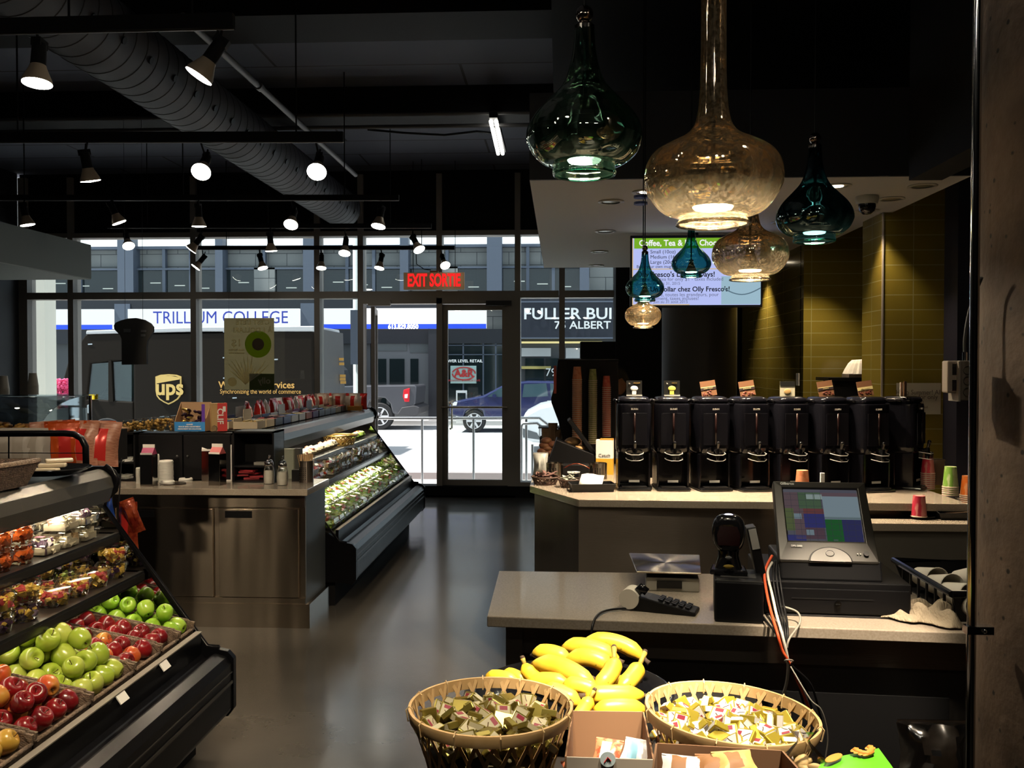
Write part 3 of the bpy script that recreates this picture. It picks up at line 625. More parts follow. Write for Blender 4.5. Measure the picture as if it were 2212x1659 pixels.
# ------------------------------------------------------------------ near sidewalk: railing, pole, pier, planter
RAIL = mat('railing_steel', (.55, .55, .56), .25, .9)
def rail(lab, segs, posts, r=.022):
    RY = 12.6 if 'looped' in lab else 12.9
    a = dp(segs[0][0], segs[0][1], RY); t = thing('railing', lab, 'railing', (a.x, RY, -.1)); L_ = Vector(t.location)
    q = MB(); q.tube([dp(x, y, RY)-L_ for x, y in segs], r, 10); q.build('handrail', RAIL, t, smooth=40)
    for (x, y0, y1) in posts: p0, p1 = dp(x, y0, RY)-L_, dp(x, y1, RY)-L_; MB().cyl(p0, p1, r*.8, 8).build('post', RAIL, t, smooth=40)
rail('straight steel ramp railing outside behind the open and closed door', [(700, 904), (1112, 903)], [(912, 904, 1050), (1023, 903, 1050), (770, 904, 1050)])
rail('steel stair railing with a bent end beyond the right hand pane', [(1125, 903), (1165, 903), (1215, 942)], [(1137, 905, 1050)])
rail('lower looped steel railing end beyond the right hand pane', [(1126, 1050), (1126, 922), (1130, 915), (1160, 914), (1200, 945)], [(1150, 960, 1050)])
tag(bx(XP(700, 14), XP(1200, 14), 14, 14.25, -.1, .0).build('curb_wall', mat('pinkish_concrete', (.35, .30, .30), .8)), 'low pinkish concrete curb across the ramp outside', 'curb')
p = dp(776, 790, 14.5); q = MB(); q.cyl((p.x, 14.5, -.1), (p.x, 14.5, 6), .095, 20); t = thing('street_pole', 'thick pale street pole with a small blue panel outside the window', 'pole', (p.x, 14.5, -.1))
local(q, t).build('pole', mat('pole_white', (.72, .78, .78), .4), t, smooth=40)
MB().box(-.10, .12, -.17, -.1, 1.75, 2.6).build('blue_panel', BG2, t)
a_, b_ = XP(62, 13.2), XP(98, 13.2); tag(bx(a_, b_, 13.2, 13.5, -.1, 4.5).build('stone_pier', mat('cream_stone', (.80, .76, .66), .8)), 'cream stone pier standing outside the leftmost window', 'pillar')
_p = bpy.data.objects['stone_pier']; local(bx(XP(60, 13.1), XP(99, 13.1), 13.15, 13.2, ZP(789, 13.1), ZP(786, 13.1)), _p).build('pier_joint', BG2, _p)
q = MB(); fr = random.Random(3)
for i in range(420):
    p = dp(fr.uniform(98, 150), 820+abs(fr.gauss(0, 1))*20, fr.uniform(15.0, 15.5)); q.ball(p, fr.uniform(.015, .035), n=6)
tag(q.build('flower_bed', mat('pink_blossom', (.75, .08, .22), .7)), 'pink blossoms of a street planter beyond the leftmost window', 'flowers', kind='stuff')
p = dp(125, 880, 15.2); tag(bx(p.x-.6, p.x+.3, 15, 15.6, -.1, .9).build('street_planter', mat('planter_grey', (.1, .11, .11), .7)), 'dark street planter holding pink blossoms', 'planter')
# ------------------------------------------------------------------ refrigerated merchandisers (same model, one row)
XF = -1.375
CASEK = mat('case_black_enamel', (.004, .004, .005), .25, spec=.16); RAILM = mat('case_rail_dark', (.012, .012, .013), .3, .2, spec=.3)
CANOPY = mat('canopy_grey_metal', (.10, .095, .085), .25, .6); MIRR = mat('mirror_end', (.45, .45, .45), .04, 1)
SHELFM = mat('shelf_brown_black', (.018, .014, .012), .3, spec=.3)
def make_case(y0, y1, label, far_mirror=True, lightcol=(1, .86, .62), pw=26, clear_near=False, sw=(6, 4)):
    L = y1-y0; t = thing('refrigerated_case', label, 'display case', (XF, y0, 0))
    bx(-1.05, -.15, .02, L-.02, 0, .17).build('base', BLKM, t)
    q = MB().prism([(-.62, .17), (-.15, .17), (-.03, .155), (0, .19), (0, .38), (-.02, .41), (-.07, .425), (-.11, .40), (-.13, .43), (-.16, .43), (-.2, .36), (-.62, .36)], .0, L)
    q.build('bumper', CASEK, t, bevel=.008)
    q = MB(); q.box(.001, .006, .01, L-.01, .30, .312); q.box(-.005, .004, .01, L-.01, .345, .35); q.build('bumper_trim', mat('bumper_line', (.09, .085, .08), .25, .7), t)
    MB().prism([(-.14, .47), (-1.02, .64), (-1.02, .66), (-.14, .49)], .02, L-.02).build('deck', SHELFM, t)
    bx(-.145, -.125, .02, L-.02, .41, .515).build('front_rail', CASEK, t)
    MB().box(-.147, -.12, .02, L-.02, .515, .519).build('rail_lip', mat('rail_edge_light', (.30, .27, .23), .4, .4), t)
    bx(-1.08, -1.04, 0, L, .17, 1.19).build('back_panel', CASEK, t)
    for z, o in ((.765, -.38), (.925, -.485)):
        s_ = bx(-1.04, o, .02, L-.02, z-.012, z).build('shelf', SHELFM, t)
        q = bx(o-.004, o+.014, .02, L-.02, z-.038, z+.006).build('price_rail', RAILM, s_)
        MB().cyl((o-.05, .05, z-.020), (o-.05, L-.05, z-.020), .006, 8).build('added_shelf_tube', glow('added_shelf_glow', lightcol, 3), s_)  # tube and its area light are added to brighten the goods below
        a = bpy.data.lights.new('added_shelf_light', 'AREA'); a.shape = 'RECTANGLE'; a.size = .03; a.size_y = L-.15; a.energy = sw[0] if z < .8 else sw[1]; a.color = lightcol
        ao = bpy.data.objects.new('added_shelf_light', a); COL.objects.link(ao); ao.parent = s_; ao.location = (o-.05, L/2, z-.030); ao.rotation_euler = (0, R(12), 0)
        MB().box(o+.014, o+.017, .02, L-.02, z-.030, z-.004).build('price_strip', mat('price_strip', (.015, .014, .013), .15, spec=.4), s_)
    q = MB().prism([(-1.08, 1.17), (-.56, 1.10), (-.55, 1.06), (-.525, 1.06), (-.505, 1.12), (-.515, 1.16), (-.54, 1.185), (-1.08, 1.19)], .0, L)
    q.build('canopy', CASEK, t)
    MB().prism([(-.503, 1.12), (-.523, 1.062), (-.519, 1.060), (-.498, 1.12), (-.51, 1.165), (-.54, 1.19), (-.56, 1.196), (-.56, 1.189), (-.54, 1.185), (-.515, 1.16)], .01, L-.01).build('canopy_front', CANOPY, t)
    MB().cyl((-.60, .05, 1.085), (-.60, L-.05, 1.085), .010, 8).build('added_canopy_tube', glow('added_canopy_glow', lightcol, 3), t)  # canopy tube and its area light are added to brighten the case
    prof = [(-1.08, .17), (-.1, .17), (-.02, .155), (0.006, .19), (.006, .40), (-.02, .43), (-.075, .44), (-.115, .445), (-.55, 1.035), (-.545, 1.065), (-.508, 1.105), (-.497, 1.15), (-.51, 1.178), (-.545, 1.205), (-1.08, 1.205)]
    for k, y in enumerate((0, L)):
        if k == 0 and clear_near: pn = MB().prism([(x, z) for x, z in prof], y-.006, y).build('end_panel', clear('case_end_glass', (.93, .95, .95), .05, .03), t)
        else:
            pn = MB().prism(prof, y if k else y-.03, y+.03 if k else y).build('end_panel', CASEK, t)
            yy = y-.003 if k else y+.003
            MB().prism([(-1.03, .5), (-.17, .5), (-.55, 1.03), (-1.03, 1.05)], yy-.001, yy+.001).build('mirror_lining', MIRR, pn)
        if k == 0 and clear_near:
            MB().prism([(-1.08, .17), (-.1, .17), (-.02, .155), (0.006, .19), (.006, .40), (-.02, .43), (-.075, .44), (-.115, .445), (-.18, .50), (-1.08, .5)], -.03, 0).build('lower_end', CASEK, t)
        e = prof[7:14]; ytr = y+.012 if k else y-.015
        pts = [(-.545, ytr, 1.205), (-.51, ytr, 1.182), (-.494, ytr, 1.15), (-.503, ytr, 1.105), (-.545, ytr, 1.065), (-.556, ytr, 1.035), (-.115, ytr, .448), (-.06, ytr, .44)]
        MB().tube(pts, .013 if not (k == 0 and clear_near) else .006, 8).build('edge_trim', CASEK, t, smooth=True)
    a = bpy.data.lights.new('added_canopy_light', 'AREA'); a.shape = 'RECTANGLE'; a.size = .05; a.size_y = L-.15; a.energy = pw; a.color = lightcol
    ao = bpy.data.objects.new('added_canopy_light', a); COL.objects.link(ao); ao.parent = t; ao.location = (-.575, L/2, 1.07); ao.rotation_euler = (0, R(10), 0)
    return t
case1 = make_case(1.3, 3.8, 'nearest black open display case filled with apples, fruit cups and salads', pw=14, sw=(2, 3))
case2 = make_case(6.17, 9.3, 'farther black open display case filled with green salad boxes, beyond the steel island', pw=8, sw=(30, 6), lightcol=(1, .93, .72), clear_near=True)
def deckz(off): return .49+(-.14-off)*.1932
# ------------------------------------------------------------------ wicker trays and apples
WICK = mat('brown_wicker', (.13, .085, .055), .7, bump=(120, .9, (1, 1, 3)), noise=(90, 2, .4, .6), col2=(.22, .15, .10))
SL = math.atan(.1932)
def wick_tray(y0, y1, label, h=.062):
    t = thing('wicker_tray', label, 'tray', (XF-.165, y0, deckz(-.165)+.001), rot=(0, SL, 0)); w = -.40; d = y1-y0
    q = MB()
    q.box(w, 0, 0, d, 0, .006); q.box(w, 0, 0, .010, 0, h); q.box(w, 0, d-.010, d, 0, h); q.box(w, w+.01, 0, d, 0, h); q.box(-.010, 0, 0, d, 0, h*.55)
    q.build('basket_wall', WICK, t)
    q = MB(); q.tube([(0, .005, h*.55), (0, d-.005, h*.55)], .006, 8); q.tube([(-.0, .005, h*.55), (-.03, .005, h), (w, .005, h), (w, d-.005, h), (-.03, d-.005, h), (0, d-.005, h*.55)], .0065, 8)
    q.build('rolled_rim', WICK, t, smooth=True); return t
ys = [(2.28, 2.60, 'wicker tray of yellow apples at the near left corner'), (2.61, 2.93, 'wicker tray of large red apples, second along the nearest case'), (2.94, 3.24, 'wicker tray piled with yellow green apples'),
      (3.25, 3.46, 'wicker tray of dark red apples right of the green pile'), (3.47, 3.63, 'smaller wicker tray of dark red apples near the case end'), (3.64, 3.79, 'wicker tray of bright green apples at the case end')]
for a_, b_, l_ in ys: wick_tray(a_, b_, l_)
def apple_mat(n, c1, c2, c3=None, rough=.25, sc=9):
    return mat(n, c1, rough, 0, noise=(sc, 4, .38, .66, (1, 1, .35)), col2=c2, coat=.25, bump=(140, .02))
AG = apple_mat('green_apple_skin', (.30, .42, .035), (.44, .50, .09)); AB = apple_mat('bright_green_apple_skin', (.25, .48, .03), (.36, .55, .06))
AR = apple_mat('red_apple_skin', (.24, .008, .010), (.11, .005, .008)); AO = apple_mat('orange_red_apple_skin', (.50, .06, .02), (.55, .28, .05)); AY = apple_mat('yellow_apple_skin', (.52, .33, .05), (.50, .22, .04))
def make_apple(m):
    prof = [(.0, .013), (.006, .007), (.014, .002), (.021, .004), (.030, .017), (.0355, .036), (.0345, .050), (.029, .062), (.020, .0685), (.012, .067), (.006, .0605), (.0, .056)]
    o = MB().lathe(prof, 20, (0, 0, -.035), cap=False).build('apple', m, smooth=True, recenter=False)
    MB().tube([(0, 0, .022), (.002, 0, .034), (.006, 0, .043)], [.0012, .0012, .0018], 6).build('stem', mat('stem_brown', (.08, .045, .02), .7), o)
    MB().tube([(0, 0, -.033), (0, 0, -.0225)], [.003, .0015], 6).build('calyx', mat('stem_brown', (.08, .045, .02), .7), o)
    return o
ap = {k: make_apple(m) for k, m in (('g', AG), ('b', AB), ('r', AR), ('o', AO), ('y', AY))}
used = set(); ar = random.Random(11)
def put_apple(kind, off, y, h, label, group):
    x = XF+off; z = deckz(off)+.008+h
    rot = (ar.uniform(-1.3, 1.3), ar.uniform(-1.0, 1.2), ar.uniform(0, 6.28)); sc = ar.uniform(.95, 1.09)*(1.04 if kind in 'g' else .97)
    if kind not in used:
        used.add(kind); o = ap[kind]; o.location = (x, y, z); o.rotation_euler = rot; o.scale = (sc,)*3; tag(o, label, 'apple', group)
    else: o = dup(ap[kind], (x, y, z), rot, label, group, sc); o['category'] = 'apple'
    return o
SPEC = [(2.30, 2.58, 'yyoyy', 'yellow apple in the near left corner tray', 'yellow apples in the nearest tray', 1), (2.63, 2.91, 'rrror', 'red apple in the tray in front of the green pile', 'red apples in the second tray', 1.5),
        (2.96, 3.22, 'ggg', 'yellow green apple in the tallest pile', 'yellow green apples in the pile', 2.4), (3.27, 3.44, 'rrro', 'dark red apple in the tray right of the green pile', 'dark red apples in the fourth tray', 1),
        (3.49, 3.61, 'r', 'dark red apple in the smaller tray near the case end', 'dark red apples in the fifth tray', 1), (3.66, 3.77, 'b', 'bright green apple by the mirrored case end', 'bright green apples at the case end', 2.4)]
for y0, y1, kinds, lab, grp, lay in SPEC:
    ny = max(2, round((y1-y0)/.072)); ny = int((y1-y0)/.0715)+1; n = 5; k = 0
    while k < lay:
        for j in range(ny-int(k+.5) if k >= 1 else ny):
            for i in range(n-int(k)):
                if k > 0 and ar.random() < (.45 if lay < 2 else .12)*k: continue
                off = -.215-.076*i-.038*k+ar.uniform(-.005, .005)
                y = (y0+y1)/2+(j-(ny-int(k+.5)-1)/2 if k >= 1 else j-(ny-1)/2)*.0745+ar.uniform(-.004, .004)
                h = .036+.057*k
                if lay < 2 and k >= 1: lab_, = (lab,)
                put_apple(ar.choice(kinds), off, y, h, lab, grp)
        k += 1
for k_ in ap:
    if k_ not in used: print('unused apple', k_)
# price tags
for y_, l_ in ((3.06, 'white price tag clipped under the pile of green apples'), (3.40, 'white price tag clipped under the dark red apples')):
    q = MB().box(-.004, 0, -.03, .03, -.028, .008); o = q.build('price_tag', PAPER, recenter=False); o.location = (XF-.118, y_, .51); o.rotation_euler = (0, R(-35), 0); tag(o, l_, 'price tag')
q = MB()
for k in range(60): q.box(-.002, 0, k*.018, k*.018+.006, 0, .003)
# ------------------------------------------------------------------ fruit cups and clamshells
CUPC = clear('thin_clear_pet', (.93, .94, .93), .09, .06)
def chunks(q, r, h, n, sq=False, ms=(0, 1), rr=None, s=(.009, .016)):
    rr = rr or rnd
    for i in range(n):
        x, y = (rr.uniform(-r, r), rr.uniform(-r, r))
        if not sq:
            a_ = rr.uniform(0, 6.28); d_ = r*math.sqrt(rr.random()); x, y = d_*math.cos(a_), d_*math.sin(a_)
        M = Matrix.Translation((x, y, rr.uniform(.01, h))) @ Euler((rr.uniform(0, 3), rr.uniform(0, 3), rr.uniform(0, 3))).to_matrix().to_4x4()
        k = rr.uniform(*s); q.box(-k, k, -k*.8, k*.8, -k*.7, k*.7, rr.choice(ms), M)
FR = {'pink': mat('watermelon', (.42, .045, .05), .3), 'yel': mat('pineapple', (.60, .40, .07), .35), 'grn': mat('honeydew', (.36, .45, .10), .35), 'ber': mat('berries', (.05, .015, .05), .35), 'crm': mat('cream', (.66, .58, .42), .5), 'ora': mat('orange_jelly', (.62, .12, .02), .2), 'leaf': mat('lettuce', (.34, .50, .07), .5), 'lf2': mat('dark_lettuce', (.14, .28, .03), .5), 'tom': mat('tomato', (.55, .05, .02), .35), 'brd': mat('bread_filling', (.50, .34, .18), .7), 'ham': mat('sliced_ham', (.55, .22, .17), .5)}
def make_cup(name, r, h, cols, seed, tall=False):
    rr = random.Random(seed); o = thing(name, 'x', 'fruit cup' if name == 'fruit_cup' else 'tub')
    q = MB(); q.lathe([(0, 0), (r*.8, 0), (r*.82, .003), (r*.97, h)], 24, cap=False); q.build('cup_body', CUPC, o, smooth=40)
    q = MB(); q.lathe([(r*.97, h), (r*1.05, h), (r*1.05, h+.004), (r*.98, h+.006), (r*.96, h+.012), (r*.4, h+.014), (0, h+.014)], 24, cap=False); q.build('lid', CUPC, o, smooth=40)
    q = MB(); chunks(q, r*.72, h*.86, 70, ms=range(len(cols)), rr=rr, s=(.006, .012))
    q.build('filling', [FR[c] for c in cols], o)
    return o
cups = [make_cup('fruit_cup', .062, .05, ('pink', 'yel'), 1), make_cup('fruit_cup', .062, .05, ('yel', 'pink', 'yel'), 2), make_cup('fruit_cup', .062, .05, ('grn', 'yel', 'ber'), 3), make_cup('fruit_cup', .045, .062, ('yel', 'grn'), 4), make_cup('fruit_cup', .062, .05, ('ber', 'yel'), 5), make_cup('fruit_cup', .058, .055, ('ora',), 6)]
CN = ['pink and yellow', 'mostly yellow', 'green mixed', 'tall pale yellow', 'dark berry', 'bright orange']
cu_used = [0]*6
def place_obj(src, usedl, idx, loc, rz, label, cat, group):
    if not usedl[idx]: usedl[idx] = 1; o = src[idx]; o.location = loc; o.rotation_euler = (0, 0, rz)
    else: o = dup(src[idx], loc, (0, 0, rz))
    return tag(o, label, cat, group)
zB = .766
front = [(2.46, 1, 1), (2.60, 4, 2), (2.745, 2, 1), (2.89, 0, 2), (3.04, 1, 2), (3.24, 0, 1), (3.385, 1, 1), (3.53, 0, 1), (3.68, 1, 2)]
for y, c, n in front:
    for k in range(n):
        cc = c if k == n-1 else 4
        place_obj(cups, cu_used, cc, (XF-.455, y+.006*k, zB+.067*k), y*7, f'{CN[cc]} fruit cup in the front row of the lower shelf', 'fruit cup', f'{CN[cc]} fruit cups, front of lower shelf')
back = [(2.50, 3, 2), (2.62, 3, 2), (2.75, 3, 2), (2.87, 3, 2), (2.99, 3, 2), (3.10, 3, 2), (3.40, 0, 2), (3.54, 2, 2), (3.68, 4, 2)]
for y, c, n in back:
    for k in range(n): place_obj(cups, cu_used, c, (XF-.60, y, zB+(.079 if c == 3 else .067)*k), y*5, f'{CN[c]} fruit cup in the back row of the lower shelf', 'fruit cup', f'{CN[c]} fruit cups, back of lower shelf')
    if y > 3.3 or y < 2.9: place_obj(cups, cu_used, 2, (XF-.74, y, zB), y*3, 'green mixed fruit cup against the back of the lower shelf', 'fruit cup', 'fruit cups at the shelf back')
def make_clam(name, cols, seed, w=.065, d=.055, h=.036, lidh=.028, n=34, label_=None, cs=(.009, .017)):
    rr = random.Random(seed); o = thing(name, 'x', 'food box')
    def ring(z, s): return [(-w*s, -d*s, z), (w*s, -d*s, z), (w*s, d*s, z), (-w*s, d*s, z)]
    def loft(rings, bot, top, q):
        vs = [v for r_ in rings for v in r_]; k = len(rings)
        fs = [(i*4+j, i*4+(j+1) % 4, (i+1)*4+(j+1) % 4, (i+1)*4+j) for i in range(k-1) for j in range(4)]
        if bot: fs.append((3, 2, 1, 0))
        if top: fs.append(tuple((k-1)*4+j for j in range(4)))
        return q.add(vs, fs)
    loft([ring(0, .84), ring(h*.9, .96), ring(h, 1.06)], True, False, MB()).build('tray', CUPC, o, bevel=.003)
    loft([ring(h, 1.06), ring(h+.004, 1.06), ring(h+.006, .96), ring(h+lidh, .86)], False, True, MB()).build('lid', CUPC, o, bevel=.003)
    q = MB()
    for i in range(n):
        M = Matrix.Translation((rr.uniform(-w*.72, w*.72), rr.uniform(-d*.72, d*.72), rr.uniform(.01, h+.006))) @ Euler((rr.uniform(0, 3), rr.uniform(0, 3), rr.uniform(0, 3))).to_matrix().to_4x4()
        k = rr.uniform(*cs); q.box(-k, k, -k*.8, k*.8, -k*.5, k*.5, rr.randrange(len(cols)), M)
    q.box(-w*.78, w*.78, -d*.78, d*.78, .004, h*.8, 0)
    q.build('filling', [FR[c] for c in cols], o)
    if label_: MB().box(-w*.35, w*.05, -d*.3, d*.25, h+lidh, h+lidh+.0008).build('paper_label', PAPER if label_ == 1 else mat('purple_label', (.16, .02, .05), .5), o)
    return o
clams = [make_clam('clamshell_box', ('crm', 'crm', 'ber'), 1, label_=2), make_clam('clamshell_box', ('crm', 'brd'), 2), make_clam('clamshell_box', ('crm', 'ham', 'crm'), 3, label_=2)]
cl_used = [0]*3
for j, y in enumerate((2.50, 2.64, 2.78, 2.92, 3.06, 3.20, 3.36, 3.50, 3.64)):
    for i, off in enumerate((-.565, -.70, -.84)):
        if i == 0 and j in (4, 5): continue
        for k in range(2 if i == 0 else 2):
            if i == 0 and k == 1 and j in (6,): continue
            c = (j+i+k) % 3; zc = .926+.0645*k
            if zc > 1.0 and i == 0 and j > 20: continue
            place_obj(clams, cl_used, c, (XF+off, y, zc), PI/2+.05*(j % 3-1), f'clear clamshell of {["dark and cream dessert", "pale grain salad", "cream and pink salad"][c]} on the upper shelf, {["front", "middle", "back"][i]} row', 'food box', f'clamshells of kind {c} in {["front", "middle", "back"][i]} row')
for y in (3.06, 3.19):
    for k in range(2): place_obj(cups, cu_used, 5, (XF-.555, y, .926+.072*k), y, 'bright orange tub at the front of the upper shelf', 'tub', 'orange tubs on the upper shelf')
# ------------------------------------------------------------------ contents of the farther case
sal = [make_clam('salad_box', ('leaf', 'lf2', 'leaf', 'tom'), 21, .095, .07, .045, .03, 40, 1, (.01, .022)), make_clam('salad_box', ('leaf', 'leaf', 'lf2'), 22, .095, .07, .045, .03, 40, 0, (.01, .022)), make_clam('salad_box', ('leaf', 'brd', 'tom', 'leaf'), 23, .095, .07, .045, .03, 40, 1, (.01, .022))]
sa_used = [0]*3; sn = ['green salad box with red bits and white label', 'plain green leaf salad box', 'mixed salad box with bread pieces']
for j in range(19):
    y = 6.29+.157*j
    for i, off in enumerate((-.26, -.46, -.66, -.86)):
        c = (j*2+i) % 3 if i < 2 else 1
        o = place_obj(sal, sa_used, c, (XF+off, y, deckz(off)+.012), .03*((j+i) % 3-1), f'{sn[c]}, {["front", "second", "third", "back"][i]} row of the farther case', 'salad box', f'{sn[c]}, row {["one", "two", "three", "four"][i]}')
        o.rotation_euler = (0, SL, .03*((j+i) % 3-1))
wr = [make_clam('wrap_box', ('brd', 'crm', 'tom'), 31, .06, .055, .04, .03, 26), make_clam('wrap_box', ('crm', 'leaf', 'ham'), 32, .06, .055, .04, .03, 26)]
wu = [0, 0]
for j in range(21):
    y = 6.26+.143*j
    for i, off in enumerate((-.46, -.61)):
        for k in range(2):
            if (j+k) % 7 == 6: continue
            c = 0 if j < 7 else 1
            place_obj(wr, wu, c, (XF+off, y, .766+.071*k), .1*((j+i) % 3-1), f'{["tan sandwich", "pink and green wrap"][c]} box on the middle shelf of the farther case, {["front", "back"][i]} row', 'food box', f'{["sandwich", "wrap"][c]} boxes, {["front", "back"][i]} row')
# upper shelf: wrapped cheeses, a woven basket, bagged vegetables
for j in range(20):
    y = 6.30+.14*j
    if 7.9 < y < 8.35: continue
    q = MB(); rr = random.Random(j)
    q.ball((0, 0, .035), .055, (1, 1, .62), 8, 0)
    for k in range(6): q.ball((rr.uniform(-.035, .035), rr.uniform(-.035, .035), rr.uniform(.03, .055)), rr.uniform(.018, .028), n=6, m=rr.randrange(3))
    far = y > 8.3
    o = q.build('wrapped_snack' if not far else 'vegetable_bag', [FR['crm'] if not far else FR['leaf'], FR['ham'] if not far else FR['tom'], FR['crm']], smooth=50); o.location = (XF-.58, y, .926)
    tag(o, 'pale wrapped cheese snack on the upper shelf of the farther case' if not far else 'bag of mixed vegetables at the far end of the upper shelf', 'snack' if not far else 'vegetables', 'wrapped snacks on the upper shelf' if not far else 'vegetable bags at the far end')
def weave_basket(t, r0, r1, h, n, m, w=.004, th=.0016, hstrips=(), z0=.0, rimr=.006):
    def P(a, f, dr=0): rr_ = r0+(r1-r0)*f+dr; return Vector((rr_*math.cos(a), rr_*math.sin(a), z0+h*f))
    q = MB()
    for sgn in (1, -1):
        for i in range(n):
            a0 = 2*PI*i/n; seg = 8; tw = sgn*.62
            for k in range(seg):
                f0, f1 = k/seg, (k+1)/seg; aa, ab = a0+tw*f0, a0+tw*f1; dr = .0012*sgn
                p0, p1 = P(aa, f0, dr), P(ab, f1, dr); d_ = (p1-p0).normalized(); nrm = Vector((math.cos((aa+ab)/2), math.sin((aa+ab)/2), 0)); s_ = d_.cross(nrm).normalized()*w
                q.add([p0-s_, p0+s_, p1+s_, p1-s_, p0-s_-nrm*th, p0+s_-nrm*th, p1+s_-nrm*th, p1-s_-nrm*th], [(0, 1, 2, 3), (7, 6, 5, 4), (0, 3, 7, 4), (1, 5, 6, 2)])
    q.build('woven_wall', m, t)
    q = MB(); q.lathe([(0, 0), (r0, 0), (r0, .006), (0, .006)], 28, (0, 0, z0)); q.build('basket_base', m, t)
    return P
BAMB = mat('bamboo', (.56, .35, .14), .55, noise=(40, 3, .35, .65), col2=(.62, .40, .18))
t = thing('woven_basket', 'small oval woven basket on the upper shelf of the farther case', 'basket', (XF-.58, 8.13, .926))
BG_ = mat('gold_wicker', (.38, .24, .06), .5)
P_ = weave_basket(t, .12, .15, .085, 22, BG_, .005)
q = MB(); q.tube([P_(2*PI*k/32, 1) for k in range(33)], .008, 8, cap=False); q.build('rim', BG_, t, smooth=True)
o = tag(MB().ball((0, 0, 0), .1, (1, 1, .4), 12).build('bread_roll', FR['brd'], smooth=True), 'pale bun heaped in the small woven basket', 'bread'); o.location = (XF-.58, 8.13, .935)
# ------------------------------------------------------------------ stainless island cabinet
IX0, IX1, IY0, IY1 = -3.3, -1.58, 5.64, 6.13
t = thing('steel_cabinet', 'free standing brushed steel cabinet with two doors under a stone worktop', 'cabinet', ((IX0+IX1)/2, IY0, 0)); L = Vector(t.location)
def IB(name, x0, x1, y0, y1, z0, z1, m, par=t, **k): return MB().box(x0-L.x, x1-L.x, y0-L.y, y1-L.y, z0, z1).build(name, m, par, **k)
IB('body', IX0, IX1, IY0+.02, IY1, .14, .83, STEEL); IB('side_panel', IX1, IX1+.004, IY0+.02, IY1, .14, .83, mat('side_grey_panel', (.13, .15, .17), .4, .3))
IB('plinth', IX0, IX1+.03, IY0+.0, IY1, 0, .15, STEEL)
for a_, c_ in ((-3.25, -2.78), (-2.74, -2.18+.02), (-2.12, -1.62)):
    d_ = IB('door', a_, c_, IY0, IY0+.02, .19, .74, STEEL, bevel=.002)
    w_ = c_-a_; hx = a_+.04
    IB('recessed_handle', hx, hx+.17, IY0-.002, IY0, .685, .728, BLK, d_)
IB('top_rail', IX0, IX1, IY0+.005, IY0+.02, .75, .83, STEEL); IB('bottom_rail', IX0, IX1, IY0+.005, IY0+.02, .15, .185, STEEL)
tag(bx(IX0-.03, IX1+.03, IY0-.04, IY1+.01, .83, .87).build('worktop', QUARTZ, bevel=.003), 'beige stone worktop lying on the steel cabinet', 'worktop')
def q2w(px, Y): return XP(px, Y)
ZC = .87
# black organisers on the worktop
def shelf_unit(name, label, pa, pb, Y, dep, z1, shelves, doors=False):
    x0, x1 = XP(pa, Y, 980), XP(pb, Y, 980); o = thing(name, label, 'organiser', ((x0+x1)/2, Y, ZC)); h = z1-ZC; w = (x1-x0)/2
    bx(-w, w, dep-.012, dep, 0, h).build('back_panel', BLKM, o)
    for sx in (-1, 1): bx(sx*w-(.012 if sx > 0 else 0), sx*w+(.012 if sx < 0 else 0), 0, dep-.012, 0, h).build('side_panel', BLK, o)
    bx(-w, w, 0, dep, h-.012, h).build('top_panel', BLK, o)
    for s_ in shelves: bx(-w+.012, w-.012, 0, dep-.012, s_*h, s_*h+.012).build('shelf', BLK, o)
    if doors:
        for sx in (-1, 1):
            d_ = bx(min(sx*.004, sx*(w-.01)), max(sx*.004, sx*(w-.01)), -.014, 0, .01, h-.014).build('door', BLK, o, bevel=.002)
            MB().ball((sx*.035, -.022, h*.52), .008).build('knob', mat('dark_knob', (.06, .06, .06), .3), d_, smooth=True)
    return o
o1 = shelf_unit('shelf_organiser', 'black open organiser at the left end of the worktop holding paper slips', 226, 292, 5.93, .19, 1.19, (0, .36))
o2 = shelf_unit('cabinet_organiser', 'wide black organiser with two small doors in the middle of the worktop', 292, 502, 5.99, .13, 1.185, (), True)
o3 = shelf_unit('tea_organiser', 'black open organiser at the right end of the worktop with red packets', 502, 592, 5.90, .22, 1.205, (0, .30))
rr = random.Random(5)
for k in range(7):
    q = bx(-.05, .05, -.03, .03, 0, .012).build('tea_packet', mat('dark_red_sachet', (.30, .02, .03), .5)); q.location = (XP(530, 5.97)+rr.uniform(-.05, .07), 5.99+rr.uniform(-.02, .03), ZC+.013+.012*k*.9); q.rotation_euler = (0, 0, rr.uniform(-.5, .5))
    tag(q, 'dark red tea sachet in the bottom of the right organiser', 'packet', 'red sachets in the organiser')
for k, (px, zz) in enumerate(((249, .013), (272, .013), (262, .128), (279, .128))):
    for j in range(4):
        q = bx(-.03, .03, -.04, .04, 0, .006).build('paper_slip', PAPER); q.location = (XP(px, 6.0), 6.0, ZC+zz+.0065*j); q.rotation_euler = (0, 0, rr.uniform(-.4, .4))
        tag(q, f'white paper packet on the {"lower" if zz < .1 else "upper"} shelf of the left organiser', 'packet', f'paper packets {"lower" if zz < .1 else "upper"}')
tag(bx(XP(571, 5.97)-.06, XP(571, 5.97)+.02, 5.93, 5.99, ZC+.113, ZC+.13).build('napkin_pack', mat('grey_paper', (.2, .19, .17), .8)), 'small grey pack on the middle shelf of the right organiser', 'packet')
